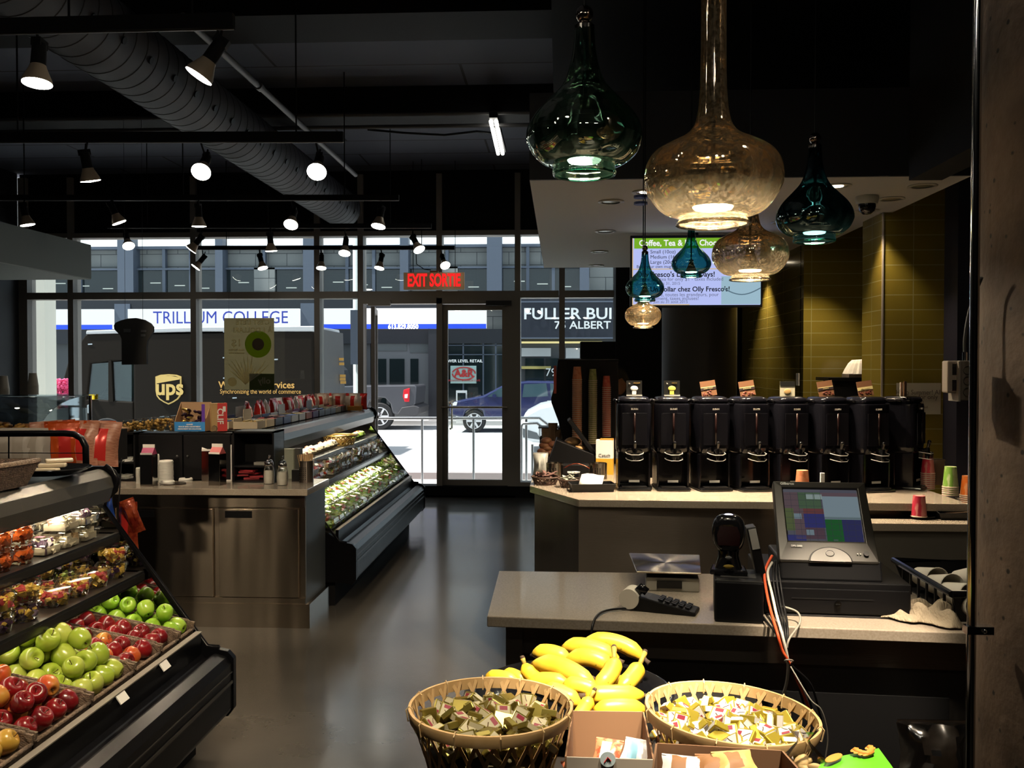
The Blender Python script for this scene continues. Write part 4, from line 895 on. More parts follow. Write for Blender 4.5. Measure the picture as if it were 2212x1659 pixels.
# lids stacks
LIDM = mat('white_lid', (.78, .76, .70), .4)
def make_lid():
    return MB().lathe([(0, .004), (.030, .004), (.034, .014), (.040, .013), (.043, .008), (.0445, .004), (.0445, 0), (.041, 0)], 20, cap=False).build('cup_lid', LIDM, smooth=50, recenter=False)
lid0 = make_lid(); lu = False
def lid_stack(px, py, n, lab, grp, sc=1.0):
    global lu
    p = gp(px, py, ZC)
    for k in range(n):
        if not lu: o = lid0; lu = True; o.location = (p.x, p.y, ZC+k*.0102*sc)
        else: o = dup(lid0, (p.x+rr.uniform(-.001, .001), p.y, ZC+k*.0102*sc))
        o.scale = (sc,)*3; tag(o, lab, 'lid', grp)
lid_stack(306, 1043, 12, 'white cup lid in the narrow stack left of the milk carton', 'lids in the left stack', .8)
lid_stack(334, 1038, 19, 'white cup lid in the tall stack behind the milk carton', 'lids in the tall stack', .9)
lid_stack(359, 1041, 13, 'white cup lid in the wide stack right of the milk carton', 'lids in the wide stack', 1.05)
lid_stack(362, 1046, 2, 'white cup lid lying in front of the wide stack', 'lids in front of the stack', 1.0)
lid_stack(401, 1040, 2, 'white cup lid on the worktop right of the tray', 'loose lids', 1.0)
p = gp(374, 1045, ZC); tag(MB().lathe([(0, 0), (.075, 0), (.082, .006), (.078, .006), (.072, .003), (0, .003)], 28, (p.x, p.y, ZC), cap=False).build('steel_saucer', STEELD, smooth=40), 'dark oval steel dish set in the worktop before the lids', 'dish')
# milk cartons in steel sleeves
def carton(px, py, w, h, lab, cols, rz=0):
    p = gp(px, py, ZC); o = thing('milk_carton', lab, 'carton', (p.x, p.y, ZC), rz)
    MB().prism([(-w, -w), (w, -w), (w, w), (-w, w)], 0, h*.76, 'Z').build('steel_sleeve', mat('mirror_steel', (.35, .33, .31), .10, 1), o, bevel=.002)
    q = MB(); i_ = w*.95; z0 = h*.76; q.add([(-i_, -i_, z0), (i_, -i_, z0), (i_, i_, z0), (-i_, i_, z0), (-i_, 0, h*.93), (i_, 0, h*.93)], [(0, 1, 5, 4), (2, 3, 4, 5), (1, 2, 5), (3, 0, 4), (3, 2, 1, 0)])
    q.build('carton_top', [mat(cols, {'blue': (.35, .04, .12), 'white': (.75, .72, .66), 'red': (.55, .12, .12)}[cols], .5)], o)
    bx(-i_, i_, -.003, .003, h*.92, h).build('crimp', mat('carton_white', (.78, .74, .68), .5), o)
    bx(-i_, i_, -i_-.001, -i_, z0, z0+.012).build('white_band', mat('carton_white', (.78, .74, .68), .5), o)
carton(322, 1049, .040, .262, 'milk carton with red and blue top in a steel sleeve, alone left of the lids', 'blue')
carton(450, 1038, .040, .262, 'white topped milk carton in a steel sleeve, left of a pair', 'white', .3)
carton(470, 1047, .040, .262, 'red and blue topped milk carton in a steel sleeve, front of a pair', 'red', -.2)
p = gp(497, 1038, ZC); o = thing('juice_carton', 'slim white carton with orange cap beside the steel sleeves', 'carton', (p.x, p.y, ZC)); bx(-.022, .022, -.03, .03, 0, .24).build('carton_body', PAPER, o); MB().cyl((0, 0, .24), (0, 0, .262), .013).build('cap', mat('orange_cap', (.75, .2, .02), .4), o, smooth=40)
for k in range(5): MB().box(-.012, .012, -.0315, -.03, .05+.035*k, .062+.035*k).build('printed_mark', mat('grey_print', (.2, .2, .2), .6), o)
# sugar dispensers
for px, py, lab in ((581, 1045, 'glass sugar pourer with chrome top, left of the pair'), (610, 1048, 'glass sugar pourer with chrome top, right of the pair')):
    p = gp(px, py, ZC); o = thing('sugar_dispenser', lab, 'dispenser', (p.x, p.y, ZC))
    MB().lathe([(0, 0), (.030, 0), (.034, .006), (.037, .05), (.034, .09), (.028, .115), (.026, .12)], 24, cap=False).build('jar', CUPC, o, smooth=40)
    MB().lathe([(0, .003), (.030, .003), (.033, .05), (.030, .085), (0, .088)], 20, cap=False).build('sugar', mat('white_sugar', (.7, .67, .6), .9), o, smooth=40)
    MB().lathe([(.027, .118), (.029, .122), (.029, .135), (.022, .152), (.010, .160), (0, .161)], 20, cap=False).build('chrome_top', CHROME, o, smooth=40)
    MB().tube([(0, 0, .155), (.004, -.004, .175), (.010, -.01, .184)], [.007, .006, .008], 8).build('spout', CHROME, o, smooth=True)
def canister(o, r, h, mtl, holes=True):
    MB().lathe([(0, 0), (r, 0), (r, h), (r*.93, h), (r*.93, .01), (0, .01)], 28, cap=False).build('canister', mtl, o, smooth=40)
    q = MB()
    for i in range(5 if holes else 0):
        for j in range(7):
            a = R(-150+i*17+(0)); z = h*(.15+.09*j); c = Vector((r*math.cos(a), r*math.sin(a), z)); q.ball(c, .0035*r/.045, (1, 1, 1), 6)
    if holes: q.build('hole_pattern', BLK, o)
p = gp(662, 1041, ZC); o = thing('stirrer_canister', 'perforated steel canister full of wooden stir sticks at the worktop corner', 'canister', (p.x, p.y, ZC)); canister(o, .046, .14, STEELD)
st0 = bx(-.003, .003, -.0008, .0008, 0, .17).build('stir_stick', WOODT); first = True
for k in range(46):
    a = rr.uniform(0, 6.28); d_ = .034*math.sqrt(rr.random()); tl = (rr.uniform(-.16, .16), rr.uniform(-.16, .16), rr.uniform(0, 3))
    s_ = st0 if first else dup(st0, (0, 0, 0)); first = False; s_.location = (p.x+d_*math.cos(a), p.y+d_*math.sin(a), ZC+.012); s_.rotation_euler = tl; tag(s_, 'flat wooden stir stick in the perforated canister at the worktop corner', 'stir stick', 'stir sticks in the canister')
# little boxes by the canister
for px, py, w_, h_, m_, lab in ((617, 1034, .055, .20, mat('green_white_box', (.35, .38, .30), .7), 'tall pale green box behind the sugar pourers'), (640, 1033, .028, .2, mat('dark_grey_box', (.06, .06, .055), .6), 'dark grey box right of the pale green box'), (643, 1040, .04, .075, BLK, 'small black box beside the stir stick canister')):
    p = gp(px, py, ZC); tag(bx(p.x-w_, p.x+w_, p.y, p.y+.06, ZC, ZC+h_).build('small_box', m_), lab, 'box')
# ------------------------------------------------------------------ things on top of the organisers and of the farther case
ZT = 1.195
def cbox(o, w, d, h, m, t_=.004, front=None, back=None):
    fh = front if front is not None else h; bh = back if back is not None else h
    bx(-w, w, 0, d, 0, t_).build('box_bottom', m, o); bx(-w, w, 0, t_, 0, fh).build('front_panel', m, o); bx(-w, w, d-t_, d, 0, bh).build('box_back', m, o)
    for s_ in (-1, 1):
        MB().prism([(0, 0), (d, 0), (d, bh), (0, fh)], s_*w-t_/2, s_*w+t_/2, 'X').build('box_side', m, o)
Y_ = 6.02; p = dp(410, 930, Y_); o = thing('snack_box', 'open cardboard display box with blue front panel full of dark snack packets', 'box', (p.x, Y_, ZT)); w_ = .103
cbox(o, w_, .11, .195, BRN, front=.06, back=.19)
MB().box(-w_, w_, -.003, 0, 0, .062).build('blue_front', mat('blue_box_print', (.03, .22, .55), .5), o); MB().box(w_-.022, w_, -.002, 0, .06, .18).build('violet_edge', mat('violet_print', (.10, .03, .30), .5), o)
for z, s_, b_ in ((.045, .011, 'QUAKER'), (.03, .012, 'SNACK BARS ASSORTMENT'), (.015, .011, 'ASSORTIMENT DE COLLATIONS')): text(b_, s_, PAPER, o, face_cam(0, -.0045, z), bold=.0003)
for k in range(16):
    s_ = MB().ball((0, 0, 0), .03, (1, .5, .35), 8).build('snack_packet', [mat('black_purple_foil', (.03, .012, .035), .25, .4), mat('gold_foil', (.45, .32, .08), .3, .6)][k % 4 == 3], smooth=50, recenter=False)
    s_.location = (p.x+rr.uniform(-.06, .06), Y_+rr.uniform(.03, .08), ZT+.05+k*.006); s_.rotation_euler = (rr.uniform(-.8, .8), rr.uniform(-.8, .8), rr.uniform(0, 3)); tag(s_, 'dark foil snack packet heaped in the blue fronted box', 'packet', 'packets in the blue fronted box')
p = dp(474, 930, 6.03); o = thing('cereal_bar_box', 'tall brown and red snack bar carton with white lettering on its red side', 'box', (p.x, 6.03, ZT), .5)
bx(-.05, .045, 0, .08, 0, .185).build('carton_body', mat('tan_print', (.40, .25, .10), .6), o); bx(-.012, .05, -.003, .0, .0, .187).build('red_panel', RED, o); bx(.045, .049, 0, .08, 0, .187).build('red_side', RED, o)
text('CLIF', .055, PAPER, o, Matrix.Translation((.004, -.005, .10)) @ Matrix.Rotation(PI/2, 4, 'X') @ Matrix.Rotation(-PI/2, 4, 'Z'), bold=.001); bx(.022, .04, -.0045, -.003, .13, .165).build('white_patch', PAPER, o)
for k, (pa, w_) in enumerate(((285, .05), (305, .05), (325, .05), (345, .05), (362, .045))):
    q = MB(); 
    for i in range(26): q.ball((rr.uniform(-w_*.7, w_*.7), rr.uniform(-.03, .03), rr.uniform(.01, .052+.008*k)), .011, n=6, m=0)
    o = thing('popcorn_pack', 'clear pack of golden caramel popcorn in the row left of the blue box', 'snack', (XP(pa, 6.03), 6.03, ZT), 0, 'clear popcorn packs'); q.build('popcorn', mat('caramel_corn', (.50, .30, .08), .5), o, smooth=True); MB().box(-w_*.9, w_*.9, -.045, .045, 0, .072+.008*k).build('clear_pack', CUPC, o, bevel=.006)
tag(bx(XP(232, 6.0), XP(280, 6.0), 5.96, 6.07, 1.19, 1.222).build('brown_tray', mat('kraft', (.28, .16, .08), .8), bevel=.01), 'flat brown paper packet on top of the left organiser', 'packet')
p = dp(461, 928, 5.98); tag(MB().ball((p.x, 6.0, 1.215), .022, (1, .5, 1), 8).build('crumpled_bag', CUPC, smooth=40), 'small clear crumpled bag between the snack boxes', 'bag')
# boxes along the farther case's top
bxm = [mat('black_carton', (.02, .02, .025), .4), mat('navy_carton', (.02, .03, .09), .4), mat('beige_carton', (.45, .38, .27), .7), mat('grey_carton', (.22, .24, .26), .5), mat('violet_carton', (.12, .03, .16), .5), mat('brown_carton', (.20, .06, .03), .5)]
fillm = [mat('gold_foil', (.45, .32, .08), .3, .6), mat('silver_foil', (.5, .5, .52), .25, .8), mat('red_foil', (.5, .03, .03), .3, .3), mat('brown_foil', (.13, .05, .025), .35, .3), mat('blue_foil', (.03, .1, .4), .3, .4)]
bnames = ['black', 'navy', 'beige', 'grey', 'violet', 'brown']; k = 0
for row, off in ((0, -.70), (1, -.90)):
    y = 6.25
    while y < 8.95:
        c = (2, 2, 0, 1, 3, 3, 5, 4, 0, 3, 3, 2, 0)[k % 13]; w_ = .095; dd = .17
        o = thing('bar_box', f'open {bnames[c]} display carton of bars in the {"front" if row == 0 else "back"} row on the farther case', 'box', (XF+off, y, 1.19), PI/2, f'{bnames[c]} display cartons, {"front" if row == 0 else "back"} row')
        bx(-.0, .17, 0, .17, 0, .004).build('carton_bottom', bxm[c], o)
        for a in ((0, .17, 0, .004, .055), (0, .17, .166, .17, .075), (0, .004, .004, .166, .055), (.166, .17, .004, .166, .055)): bx(a[0], a[1], a[2], a[3], 0, a[4]).build('carton_wall', bxm[c], o)
        if k % 4 == 1: bx(.0, .17, .168, .172, .07, .13).build('raised_header', bxm[c], o)
        q = MB()
        for i in range(6): q.box(.008, .16, .012+.025*i, .030+.025*i, .005, rr.uniform(.04, .062), 0)
        q.build('wrapped_bars', fillm[k % 5], o); y += .205; k += 1
# crisps bags
def bag(name, label, cat, w, h, d, m1, m2, seed, group=None, stripe=True):
    rb = random.Random(seed); o = thing(name, label, cat, group=group)
    nx, nz = 9, 9
    def pt(i, j, s):
        u, v = i/(nx-1)*2-1, j/(nz-1); bul = (1-u**4)*(math.sin(PI*min(max(v, .03), .97))**.6); y = s*(d*bul+rb.uniform(-1, 1)*d*.16*(0 < i < nx-1))
        return (u*w*(1-.12*math.sin(PI*v)+rb.uniform(-.01, .01)), y, v*h+rb.uniform(-1, 1)*h*.008)
    vs = [pt(i, j, -1) for j in range(nz) for i in range(nx)]+[pt(i, j, 1) for j in range(nz) for i in range(nx)]
    n = nx*nz; fs = []; ms = []
    for s_ in (0, 1):
        for j in range(nz-1):
            for i in range(nx-1):
                a_ = s_*n+j*nx+i; f = (a_, a_+1, a_+nx+1, a_+nx); fs.append(f if s_ == 0 else f[::-1])
                ms.append(1 if stripe and (2 <= i <= 4) and 1 <= j <= nz-3 else 0)
    for i in range(nx-1): fs += [(i, n+i, n+i+1, i+1), ((nz-1)*nx+i+1, n+(nz-1)*nx+i+1, n+(nz-1)*nx+i, (nz-1)*nx+i)]; ms += [0, 0]
    for j in range(nz-1): fs += [(j*nx+nx, n+j*nx+nx, n+j*nx, j*nx), (j*nx+nx-1, n+j*nx+nx-1, n+j*nx+2*nx-1, j*nx+2*nx-1)]; ms += [0, 0]
    q = MB(); q.v = vs; q.f = fs; q.m = ms; q.build('bag_body', [m1, m2], o, smooth=35)
    MB().box(-w*.98, w*.98, -.002, .002, h*.985, h*1.05).build('crimped_seal', m1, o); return o
FRED = mat('red_crisp_foil', (.50, .03, .025), .22, .25); FWHT = mat('white_crisp_foil', (.68, .62, .55), .28, .15); FORG = mat('orange_crisp_foil', (.42, .062, .010), .25, .2, bump=(18, .8)); FTXT = mat('printed_back_panel', (.26, .10, .06), .4, noise=(60, 3, .4, .6, (.3, 1, 3)), col2=(.36, .17, .11), bump=(16, .6)); FBLU = mat('blue_crisp_foil', (.02, .07, .35), .25, .3); FYEL = mat('yellow_foil', (.7, .5, .05), .3, .2); FDRD = mat('dark_red_foil', (.11, .010, .005), .25, .3, noise=(22, 4, .4, .6), col2=(.26, .045, .014), bump=(25, .6))
b0 = [bag('crisps_bag', 'x', 'bag', .075, .16, .028, FRED, FWHT, 1), bag('crisps_bag', 'x', 'bag', .075, .16, .028, FWHT, FRED, 2)]; bu = [0, 0]
def pb(i, loc, rz, lab, grp, rx=0, sc=1):
    if not bu[i]: bu[i] = 1; o = b0[i]; o.location = loc; o.rotation_euler = (rx, 0, rz)
    else: o = dup(b0[i], loc, (rx, 0, rz))
    o.scale = (sc,)*3; tag(o, lab, 'bag', grp)
for k in range(19): pb(k % 3 == 1, (XF-1.0+rr.uniform(-.02, .02), 6.9+.13*k, 1.19), PI/2+rr.uniform(-.5, .5), 'red and white crisps bag in the long row on the farther case top', 'crisps bags in the long row', rr.uniform(-.2, .2))
for k in range(6): pb(k % 2, (XF-.58-.075*k, 9.06+rr.uniform(-.04, .03), 1.2), rr.uniform(-.5, .5), 'red and white crisps bag standing across the case top end', 'crisps bags at the far end', rr.uniform(-.2, .1), .95)
tag(bx(XF-.98, XF-.56, 8.95, 8.99, 1.19, 1.235).build('orange_tray', mat('orange_card', (.6, .25, .04), .5)), 'low orange carton edge in front of the crisps at the case end', 'box')
# ------------------------------------------------------------------ left rack with orange crisps behind the nearest case
t = thing('crisps_rack', 'dark navy rack standing between the nearest case and the steel cabinet', 'rack', (-2.95, 4.85, 0))
bx(-.75, .30, 0, .5, 0, 1.065).build('rack_body', mat('navy_black_panel', (.012, .014, .022), .6), t); bx(-.75, .36, -.02, .5, 1.065, 1.08).build('shelf_top', DKM, t); bx(-.75, .36, -.03, -.02, 1.0, 1.10).build('front_lip', mat('navy_black_panel', (.012, .014, .022), .6), t)
ob = [bag('crisps_bag', 'x', 'bag', .085, .235, .04, FORG, FTXT, 5), bag('crisps_bag', 'x', 'bag', .085, .235, .04, FTXT, FRED, 6), bag('crisps_bag', 'x', 'bag', .09, .235, .04, FORG, FRED, 8)]
for k, (px, i, rz, py) in enumerate(((108, 1, .3, 1000), (128, 0, .9, 998), (148, 2, .5, 1000), (168, 0, .1, 1002), (187, 1, -.3, 1000), (203, 0, .7, 992), (222, 1, .25, 996))):
    o = ob[i] if k in (0, 1, 2) else dup(ob[i], (0, 0, 0)); o.location = (XP(px, 4.95), 4.93+.05*(k % 2), 1.081); o.rotation_euler = (R(-6+4*(k % 3)), R(5*(k-3)*.3), rz); tag(o, 'orange and red crisps bag standing on the dark rack beside the steel cabinet', 'bag', 'orange crisps bags on the rack')
pl = [bag('snack_pouch', 'grey white paper snack pouch standing left of the orange crisps', 'bag', .09, .20, .04, mat('grey_pouch', (.33, .30, .27), .5), mat('grey_pouch2', (.26, .23, .2), .5), 9, 'grey snack pouches')]
for k, px in enumerate((12, 48, 80)):
    o = pl[0] if k == 0 else dup(pl[0], (0, 0, 0)); o.location = (XP(px, 4.9), 4.9, 1.081); o.rotation_euler = (0, 0, .2-.2*k)
tag(bx(-3.62, -2.55, 5.08, 5.33, 1.081, 1.26).build('pastry_case_base', BLKM), 'black riser behind the grey snack pouches', 'riser')
q = MB(); rb = random.Random(9)
for i in range(220): q.ball((rb.uniform(-3.6, -2.6), rb.uniform(5.1, 5.31), 1.265+rb.uniform(0, .03)), rb.uniform(.014, .024), (1, .8, .6), 6, m=rb.randrange(2))
tag(q.build('roasted_nuts', [mat('golden_nut', (.45, .24, .05), .35), mat('dark_nut', (.22, .09, .02), .35)], smooth=True), 'golden candied nuts heaped along the black riser', 'nuts', kind='stuff')
# ------------------------------------------------------------------ rail, wicker basket and dish on the nearest case
t = thing('guard_rail', 'black tubular guard rail with rounded corner on top of the nearest case', 'rail', (-2.1, 3.70, 1.2)); L = Vector(t.location)
pts = [(-200, 938), (140, 936), (160, 938), (176, 947), (185, 965), (186, 1012)]; 
MB().tube([dp(x, y, 3.78)-L for x, y in pts], .0135, 10).build('tube_frame', CASEK, t, smooth=True)
MB().tube([dp(x, y, 3.78)-L for x, y in ((-200, 978), (184, 979))], .002, 6).build('wire', CASEK, t); MB().tube([dp(19, 938, 3.78)-L, dp(19, 1010, 3.78)-L], .003, 6).build('wire', CASEK, t)
MB().tube([dp(-200, 1012, 3.78)-L, dp(188, 1012, 3.78)-L], .009, 6).build('bottom_tube', CASEK, t)
t = thing('wicker_basket', 'dark brown rectangular wicker basket on top of the nearest case', 'basket', (-2.05, 3.05, 1.205), R(-4)); 
DW = mat('dark_wicker', (.05, .03, .022), .65, bump=(110, 1, (1, 1, 2.5)), noise=(80, 2, .4, .6), col2=(.11, .07, .05))
q = MB(); a, b, h = .16, .20, .085
vs = [(-a*.85, -b*.85, 0), (a*.8, -b*.85, 0), (a*.8, b*.85, 0), (-a*.85, b*.85, 0), (-a, -b, h), (a, -b, h), (a, b, h), (-a, b, h)]
q.add(vs, [(3, 2, 1, 0), (0, 1, 5, 4), (1, 2, 6, 5), (2, 3, 7, 6), (3, 0, 4, 7)]); q.build('basket_wall', DW, t, solid=.012)
q = MB(); q.tube([(-a, -b, h), (a, -b, h), (a, b, h), (-a, b, h), (-a, -b, h)], .009, 8); q.build('rolled_rim', WICK, t, smooth=True)
t = thing('black_platter', 'shallow black platter with nut bars at the corner of the nearest case top', 'platter', (-1.99, 3.52, 1.207)); MB().lathe([(0, 0), (.10, 0), (.145, .022), (.15, .024), (.146, .027), (.10, .006), (0, .006)], 32, cap=False).build('platter_body', BLKG, t, smooth=40)
for k in range(3): o = bx(-.05, .05, -.018, .018, 0, .016).build('nut_bar', mat('wrapped_bar', (.45, .38, .28), .25), bevel=.005); o.location = (-2.0+.01*k, 3.50+.03*k, 1.215+.016*k); o.rotation_euler = (0, 0, .3*k); tag(o, 'wrapped nut bar on the shallow black platter', 'snack', 'nut bars on the platter')
tag(MB().tube([(-1.945, 3.13, 1.045), (-1.93, 3.16, 1.01), (-1.93, 3.24, 1.01), (-1.945, 3.27, 1.045)], .004, 6).build('shelf_hook', BLK, smooth=True), 'black wire hook under the canopy of the nearest case', 'hook')
# strip with hanging bags
t = thing('clip_strip', 'thin black strip hanging at the end of the nearest case', 'strip', dp(262, 1000, 3.95)); L = Vector(t.location); MB().tube([dp(262, 990, 3.95)-L, dp(259, 1050, 3.95)-L, dp(255, 1105, 3.95)-L, dp(254, 1240, 3.95)-L], .003, 6).build('strip_body', BLK, t)
for m1, m2, px, py, h_, w_, rz, ry, lab, s_ in ((FBLU, FYEL, 243, 1170, .19, .045, .3, -.25, 'blue and yellow snack bag hanging past the end of the nearest case', 11), (FDRD, FRED, 283, 1238, .30, .05, -.2, -.05, 'long dark red sweets bag hanging from the black strip', 12), (FDRD, FDRD, 300, 1150, .15, .030, .5, -.32, 'orange red sweets bag sticking out to the right of the strip', 13), (FORG, FRED, 232, 1085, .06, .02, 0, 0, 'small orange bag tucked behind the corner of the nearest case', 14)):
    o = bag('hanging_bag', lab, 'bag', w_, h_, .022, m1, m2, s_); p = dp(px, py, 3.98); o.location = p; o.rotation_euler = (0, ry, rz)
# ------------------------------------------------------------------ far left deli counter
t = thing('deli_counter', 'black deli counter with curved glass guard at the far left', 'counter', (-4.9, 6.4, 0)); bx(-1.4, 1.2, 0, .9, 0, 1.08).build('counter_body', BLKM, t)
q = MB(); n = 9; vs = []
for k in range(n+1):
    a = PI/2*k/n; vs += [(-1.4, .75-.7*math.cos(a*.98), 1.08+.31*math.sin(a)), (1.15, .75-.7*math.cos(a*.98), 1.08+.31*math.sin(a))]
q.add(vs, [(2*k, 2*k+1, 2*k+3, 2*k+2) for k in range(n)]); q.build('curved_glass', clear('deli_glass', (.86, .93, .95), .16, .02), t, smooth=True, solid=.004)
MB().prism([(vs[2*k][1], vs[2*k][2]) for k in range(n+1)]+[(.75, 1.08)], 1.146, 1.15, 'X').build('end_glass', clear('deli_glass', (.86, .93, .95), .16, .02), t)
bx(-1.4, 1.15, .72, .9, 1.39, 1.40).build('glass_shelf', clear('deli_glass', (.86, .93, .95), .16, .02), t)
for s_ in (-1.38, 1.13): MB().cyl((s_, .85, 1.08), (s_, .85, 1.39), .012).build('shelf_post', CHROME, t, smooth=40)
cst = mat('cream_paper_cup', (.60, .55, .47), .6)
def papercup(name, h, r0, r1, m, band=None):
    o = MB().lathe([(0, .002), (r0, 0), (r0, .003), (r1, h), (r1+.002, h+.001), (r1+.002, h+.004), (r1-.001, h+.004)], 20, cap=False).build(name, m, smooth=40, recenter=False); return o
pc = papercup('paper_cup', .10, .028, .040, cst); first = True
for px, n in ((8, 5), (71, 7)):
    p = (XP(px, 7.2), 7.2)
    for k in range(n):
        o = pc if first else dup(pc, (0, 0, 0)); first = False; o.location = (p[0], p[1], 1.40+.105+.011*k); o.rotation_euler = (PI, 0, 0); o.rotation_euler = (PI, 0, 0); tag(o, 'cream paper cup in the stack at the far left edge' if px < 20 else 'cream paper cup in the stack on the deli glass shelf before the stone pier', 'cup', f'cream cups stack {"at the edge" if px < 20 else "on the deli"}')
tag(MB().ball((XP(6, 6.9), 6.9, 1.20), .07, (1, 1, 1.1)).build('blue_container', mat('deep_blue_plastic', (.01, .07, .18), .3), smooth=True), 'deep blue round container inside the deli glass', 'container')
# ------------------------------------------------------------------ hanging chef hat board, poster
t = thing('hanging_board', 'black chef hat shaped board hanging before the window', 'sign', dp(290, 740, 8.0)); k_ = 8.0/2000
pp = [(-27, -49), (-27, 8), (-31, 17), (-43, 29), (-44, 38), (-40, 44), (-28, 49), (-12, 53), (6, 54), (24, 50), (38, 42), (44, 34), (44, 24), (38, 14), (31, 4), (29, -10), (29, -48)]
MB().prism([(x*k_, y*k_) for x, y in pp], -.015, .015).build('board', mat('black_board', (.006, .006, .006), .8), t)
for x, y, w_, h_ in ((-14, 26, 16, 8), (23, 25, 12, 5), (22, 16, 10, 5)): MB().box((x-w_/2)*k_, (x+w_/2)*k_, -.018, -.015, (y-h_/2)*k_, (y+h_/2)*k_).build('tape_piece', mat('dull_tape', (.05, .055, .06), .3), t)
for x in (-20, 20): MB().cyl((x*k_, 0, 49*k_), (x*k_, 0, 4.05-t.location.z), .0015, 6).build('hanging_wire', BLK, t)
YP = 11.28; a_, b_ = dp(485, 842, YP), dp(592, 687, YP); c_ = (a_+b_)/2; w_, h_ = (b_.x-a_.x)/2, (b_.z-a_.z)/2
t = thing('window_poster', 'translucent beige poster with a green ring hung in the window, seen from behind', 'poster', (c_.x, YP, c_.z))
def transl(name, col, tr=.5):
    m = mat(name, col, .7); nt = m.node_tree; b = nt.nodes['Principled BSDF']; tl = nt.nodes.new('ShaderNodeBsdfTranslucent'); tl.inputs[0].default_value = lin(tuple(min(1, x*1.2) for x in col)); mx = nt.nodes.new('ShaderNodeMixShader'); mx.inputs[0].default_value = tr
    nt.links.new(b.outputs[0], mx.inputs[1]); nt.links.new(tl.outputs[0], mx.inputs[2]); nt.links.new(mx.outputs[0], nt.nodes['Material Output'].inputs[0]); return m
PB = transl('poster_beige', (.46, .40, .27), .75); PG = transl('poster_green', (.45, .58, .06), .8); PP = transl('poster_pale', (.80, .74, .58), .8); PC = transl('poster_grey', (.24, .20, .16), .8); PL = transl('poster_leaf', (.34, .40, .14), .8)
MB().box(-w_, w_, -.001, .001, -h_, h_).build('poster_sheet', PB, t)
MB().box(0, w_, -.0025, -.001, -h_, -h_*.55).build('green_block', PL, t)
def disc(c, r0, r1, y, m, nm):
    q = MB(); n = 32; vs = [(c[0]+r*math.cos(2*PI*k/n), y, c[1]+r*math.sin(2*PI*k/n)) for r in (r0, r1) for k in range(n)]; q.add(vs, [(k, (k+1) % n, n+(k+1) % n, n+k) for k in range(n)]); q.build(nm, m, t, solid=.0006)
disc((w_*.36, h_*.27), w_*.24, w_*.53, -.003, PG, 'green_ring'); disc((w_*.36, h_*.27), .001, w_*.24, -.003, PC, 'ring_centre'); disc((-w_*.68, -h_*.78), .001, w_*.18, -.003, PP, 'pale_disc')
Mm = Matrix.Diagonal((-1, 1, 1, 1))
def pt_(b, s, x, z, m, al='CENTER'): text(b, s, m, t, Matrix.Translation((x, -.004, z)) @ Matrix.Rotation(PI/2, 4, 'X') @ Mm, al, .0003, bold=.002)
pt_("C'EST L'ÉTÉ", .085, w_*.15, h_*.88, PP); pt_("À 1 DOLLAR!", .085, w_*.15, h_*.66, PP); pt_('1$', .13, -w_*.5, h_*.30, PP)
pt_('taxes incluses', .035, -w_*.5, h_*.12, PP); pt_('toutes les tailles', .03, -w_*.5, h_*.03, PP); pt_('olly', .11, w_*.6, -h_*.75, PP)
q = MB(); rb = random.Random(2)
for k in range(12):
    a = R(40+k*9); c0 = Vector((-.05, -.003, -h_*.85)); e_ = c0+Vector((math.cos(a), 0, math.sin(a)))*rb.uniform(.24, .4); q.tube([c0, (c0+e_)/2+Vector((.02, 0, 0)), e_], [.003, .012, .003], 5)
for v_ in range(len(q.v)): q.v[v_] = (q.v[v_][0], -.003+(q.v[v_][1]+.003)*.08, q.v[v_][2])
q.build('pale_leaves', PP, t)
for s_ in (-1, 1): MB().cyl((s_*w_*.8, 0, h_), (s_*w_*.8, 0, 4.05-c_.z), .0012, 6).build('hanging_wire', BLK, t)
# ------------------------------------------------------------------ coffee counter
ZK = .92
t = thing('coffee_counter', 'long steel fronted coffee counter below the lowered ceiling', 'counter', (.95, 4.95, 0)); L = Vector(t.location)
MB().prism([(-.15-L.x, 5.45-L.y), (.10-L.x, 4.97-L.y), (2.07-L.x, 4.97-L.y), (2.07-L.x, 5.85-L.y), (.52-L.x, 5.85-L.y), (.52-L.x, 7.3-L.y), (-.15-L.x, 7.3-L.y)], .08, .88, 'Z').build('steel_front', STEELD, t)
tag(MB().prism([(-.178, 5.46), (.09, 4.925), (.10, 4.85+.065), (2.1, 4.86), (2.1, 5.9), (.55, 5.9), (.55, 7.35), (-.178, 7.35)], .88, .92, 'Z').build('worktop', QUARTZ, bevel=.003), 'beige stone worktop on the coffee counter with a clipped left corner', 'worktop')
t = thing('lower_ledge_counter', 'lower grey fronted counter step at the right end of the coffee counter', 'counter', (1.9, 4.72, 0)); L = Vector(t.location)
bx(-.75, .78, .04, .12, .08, .80).build('grey_front', mat('warm_grey_panel', (.12, .11, .095), .6), t); bx(-.75, .78, 0, .14, .80, .84).build('ledge_top', QUARTZ, t, bevel=.003)
bx(.21, .78, .14, .95, .80, .84).build('ledge_return', QUARTZ, t); bx(.22, .78, .12, .93, .08, .80).build('side_body', mat('warm_grey_panel', (.12, .11, .095), .6), t)
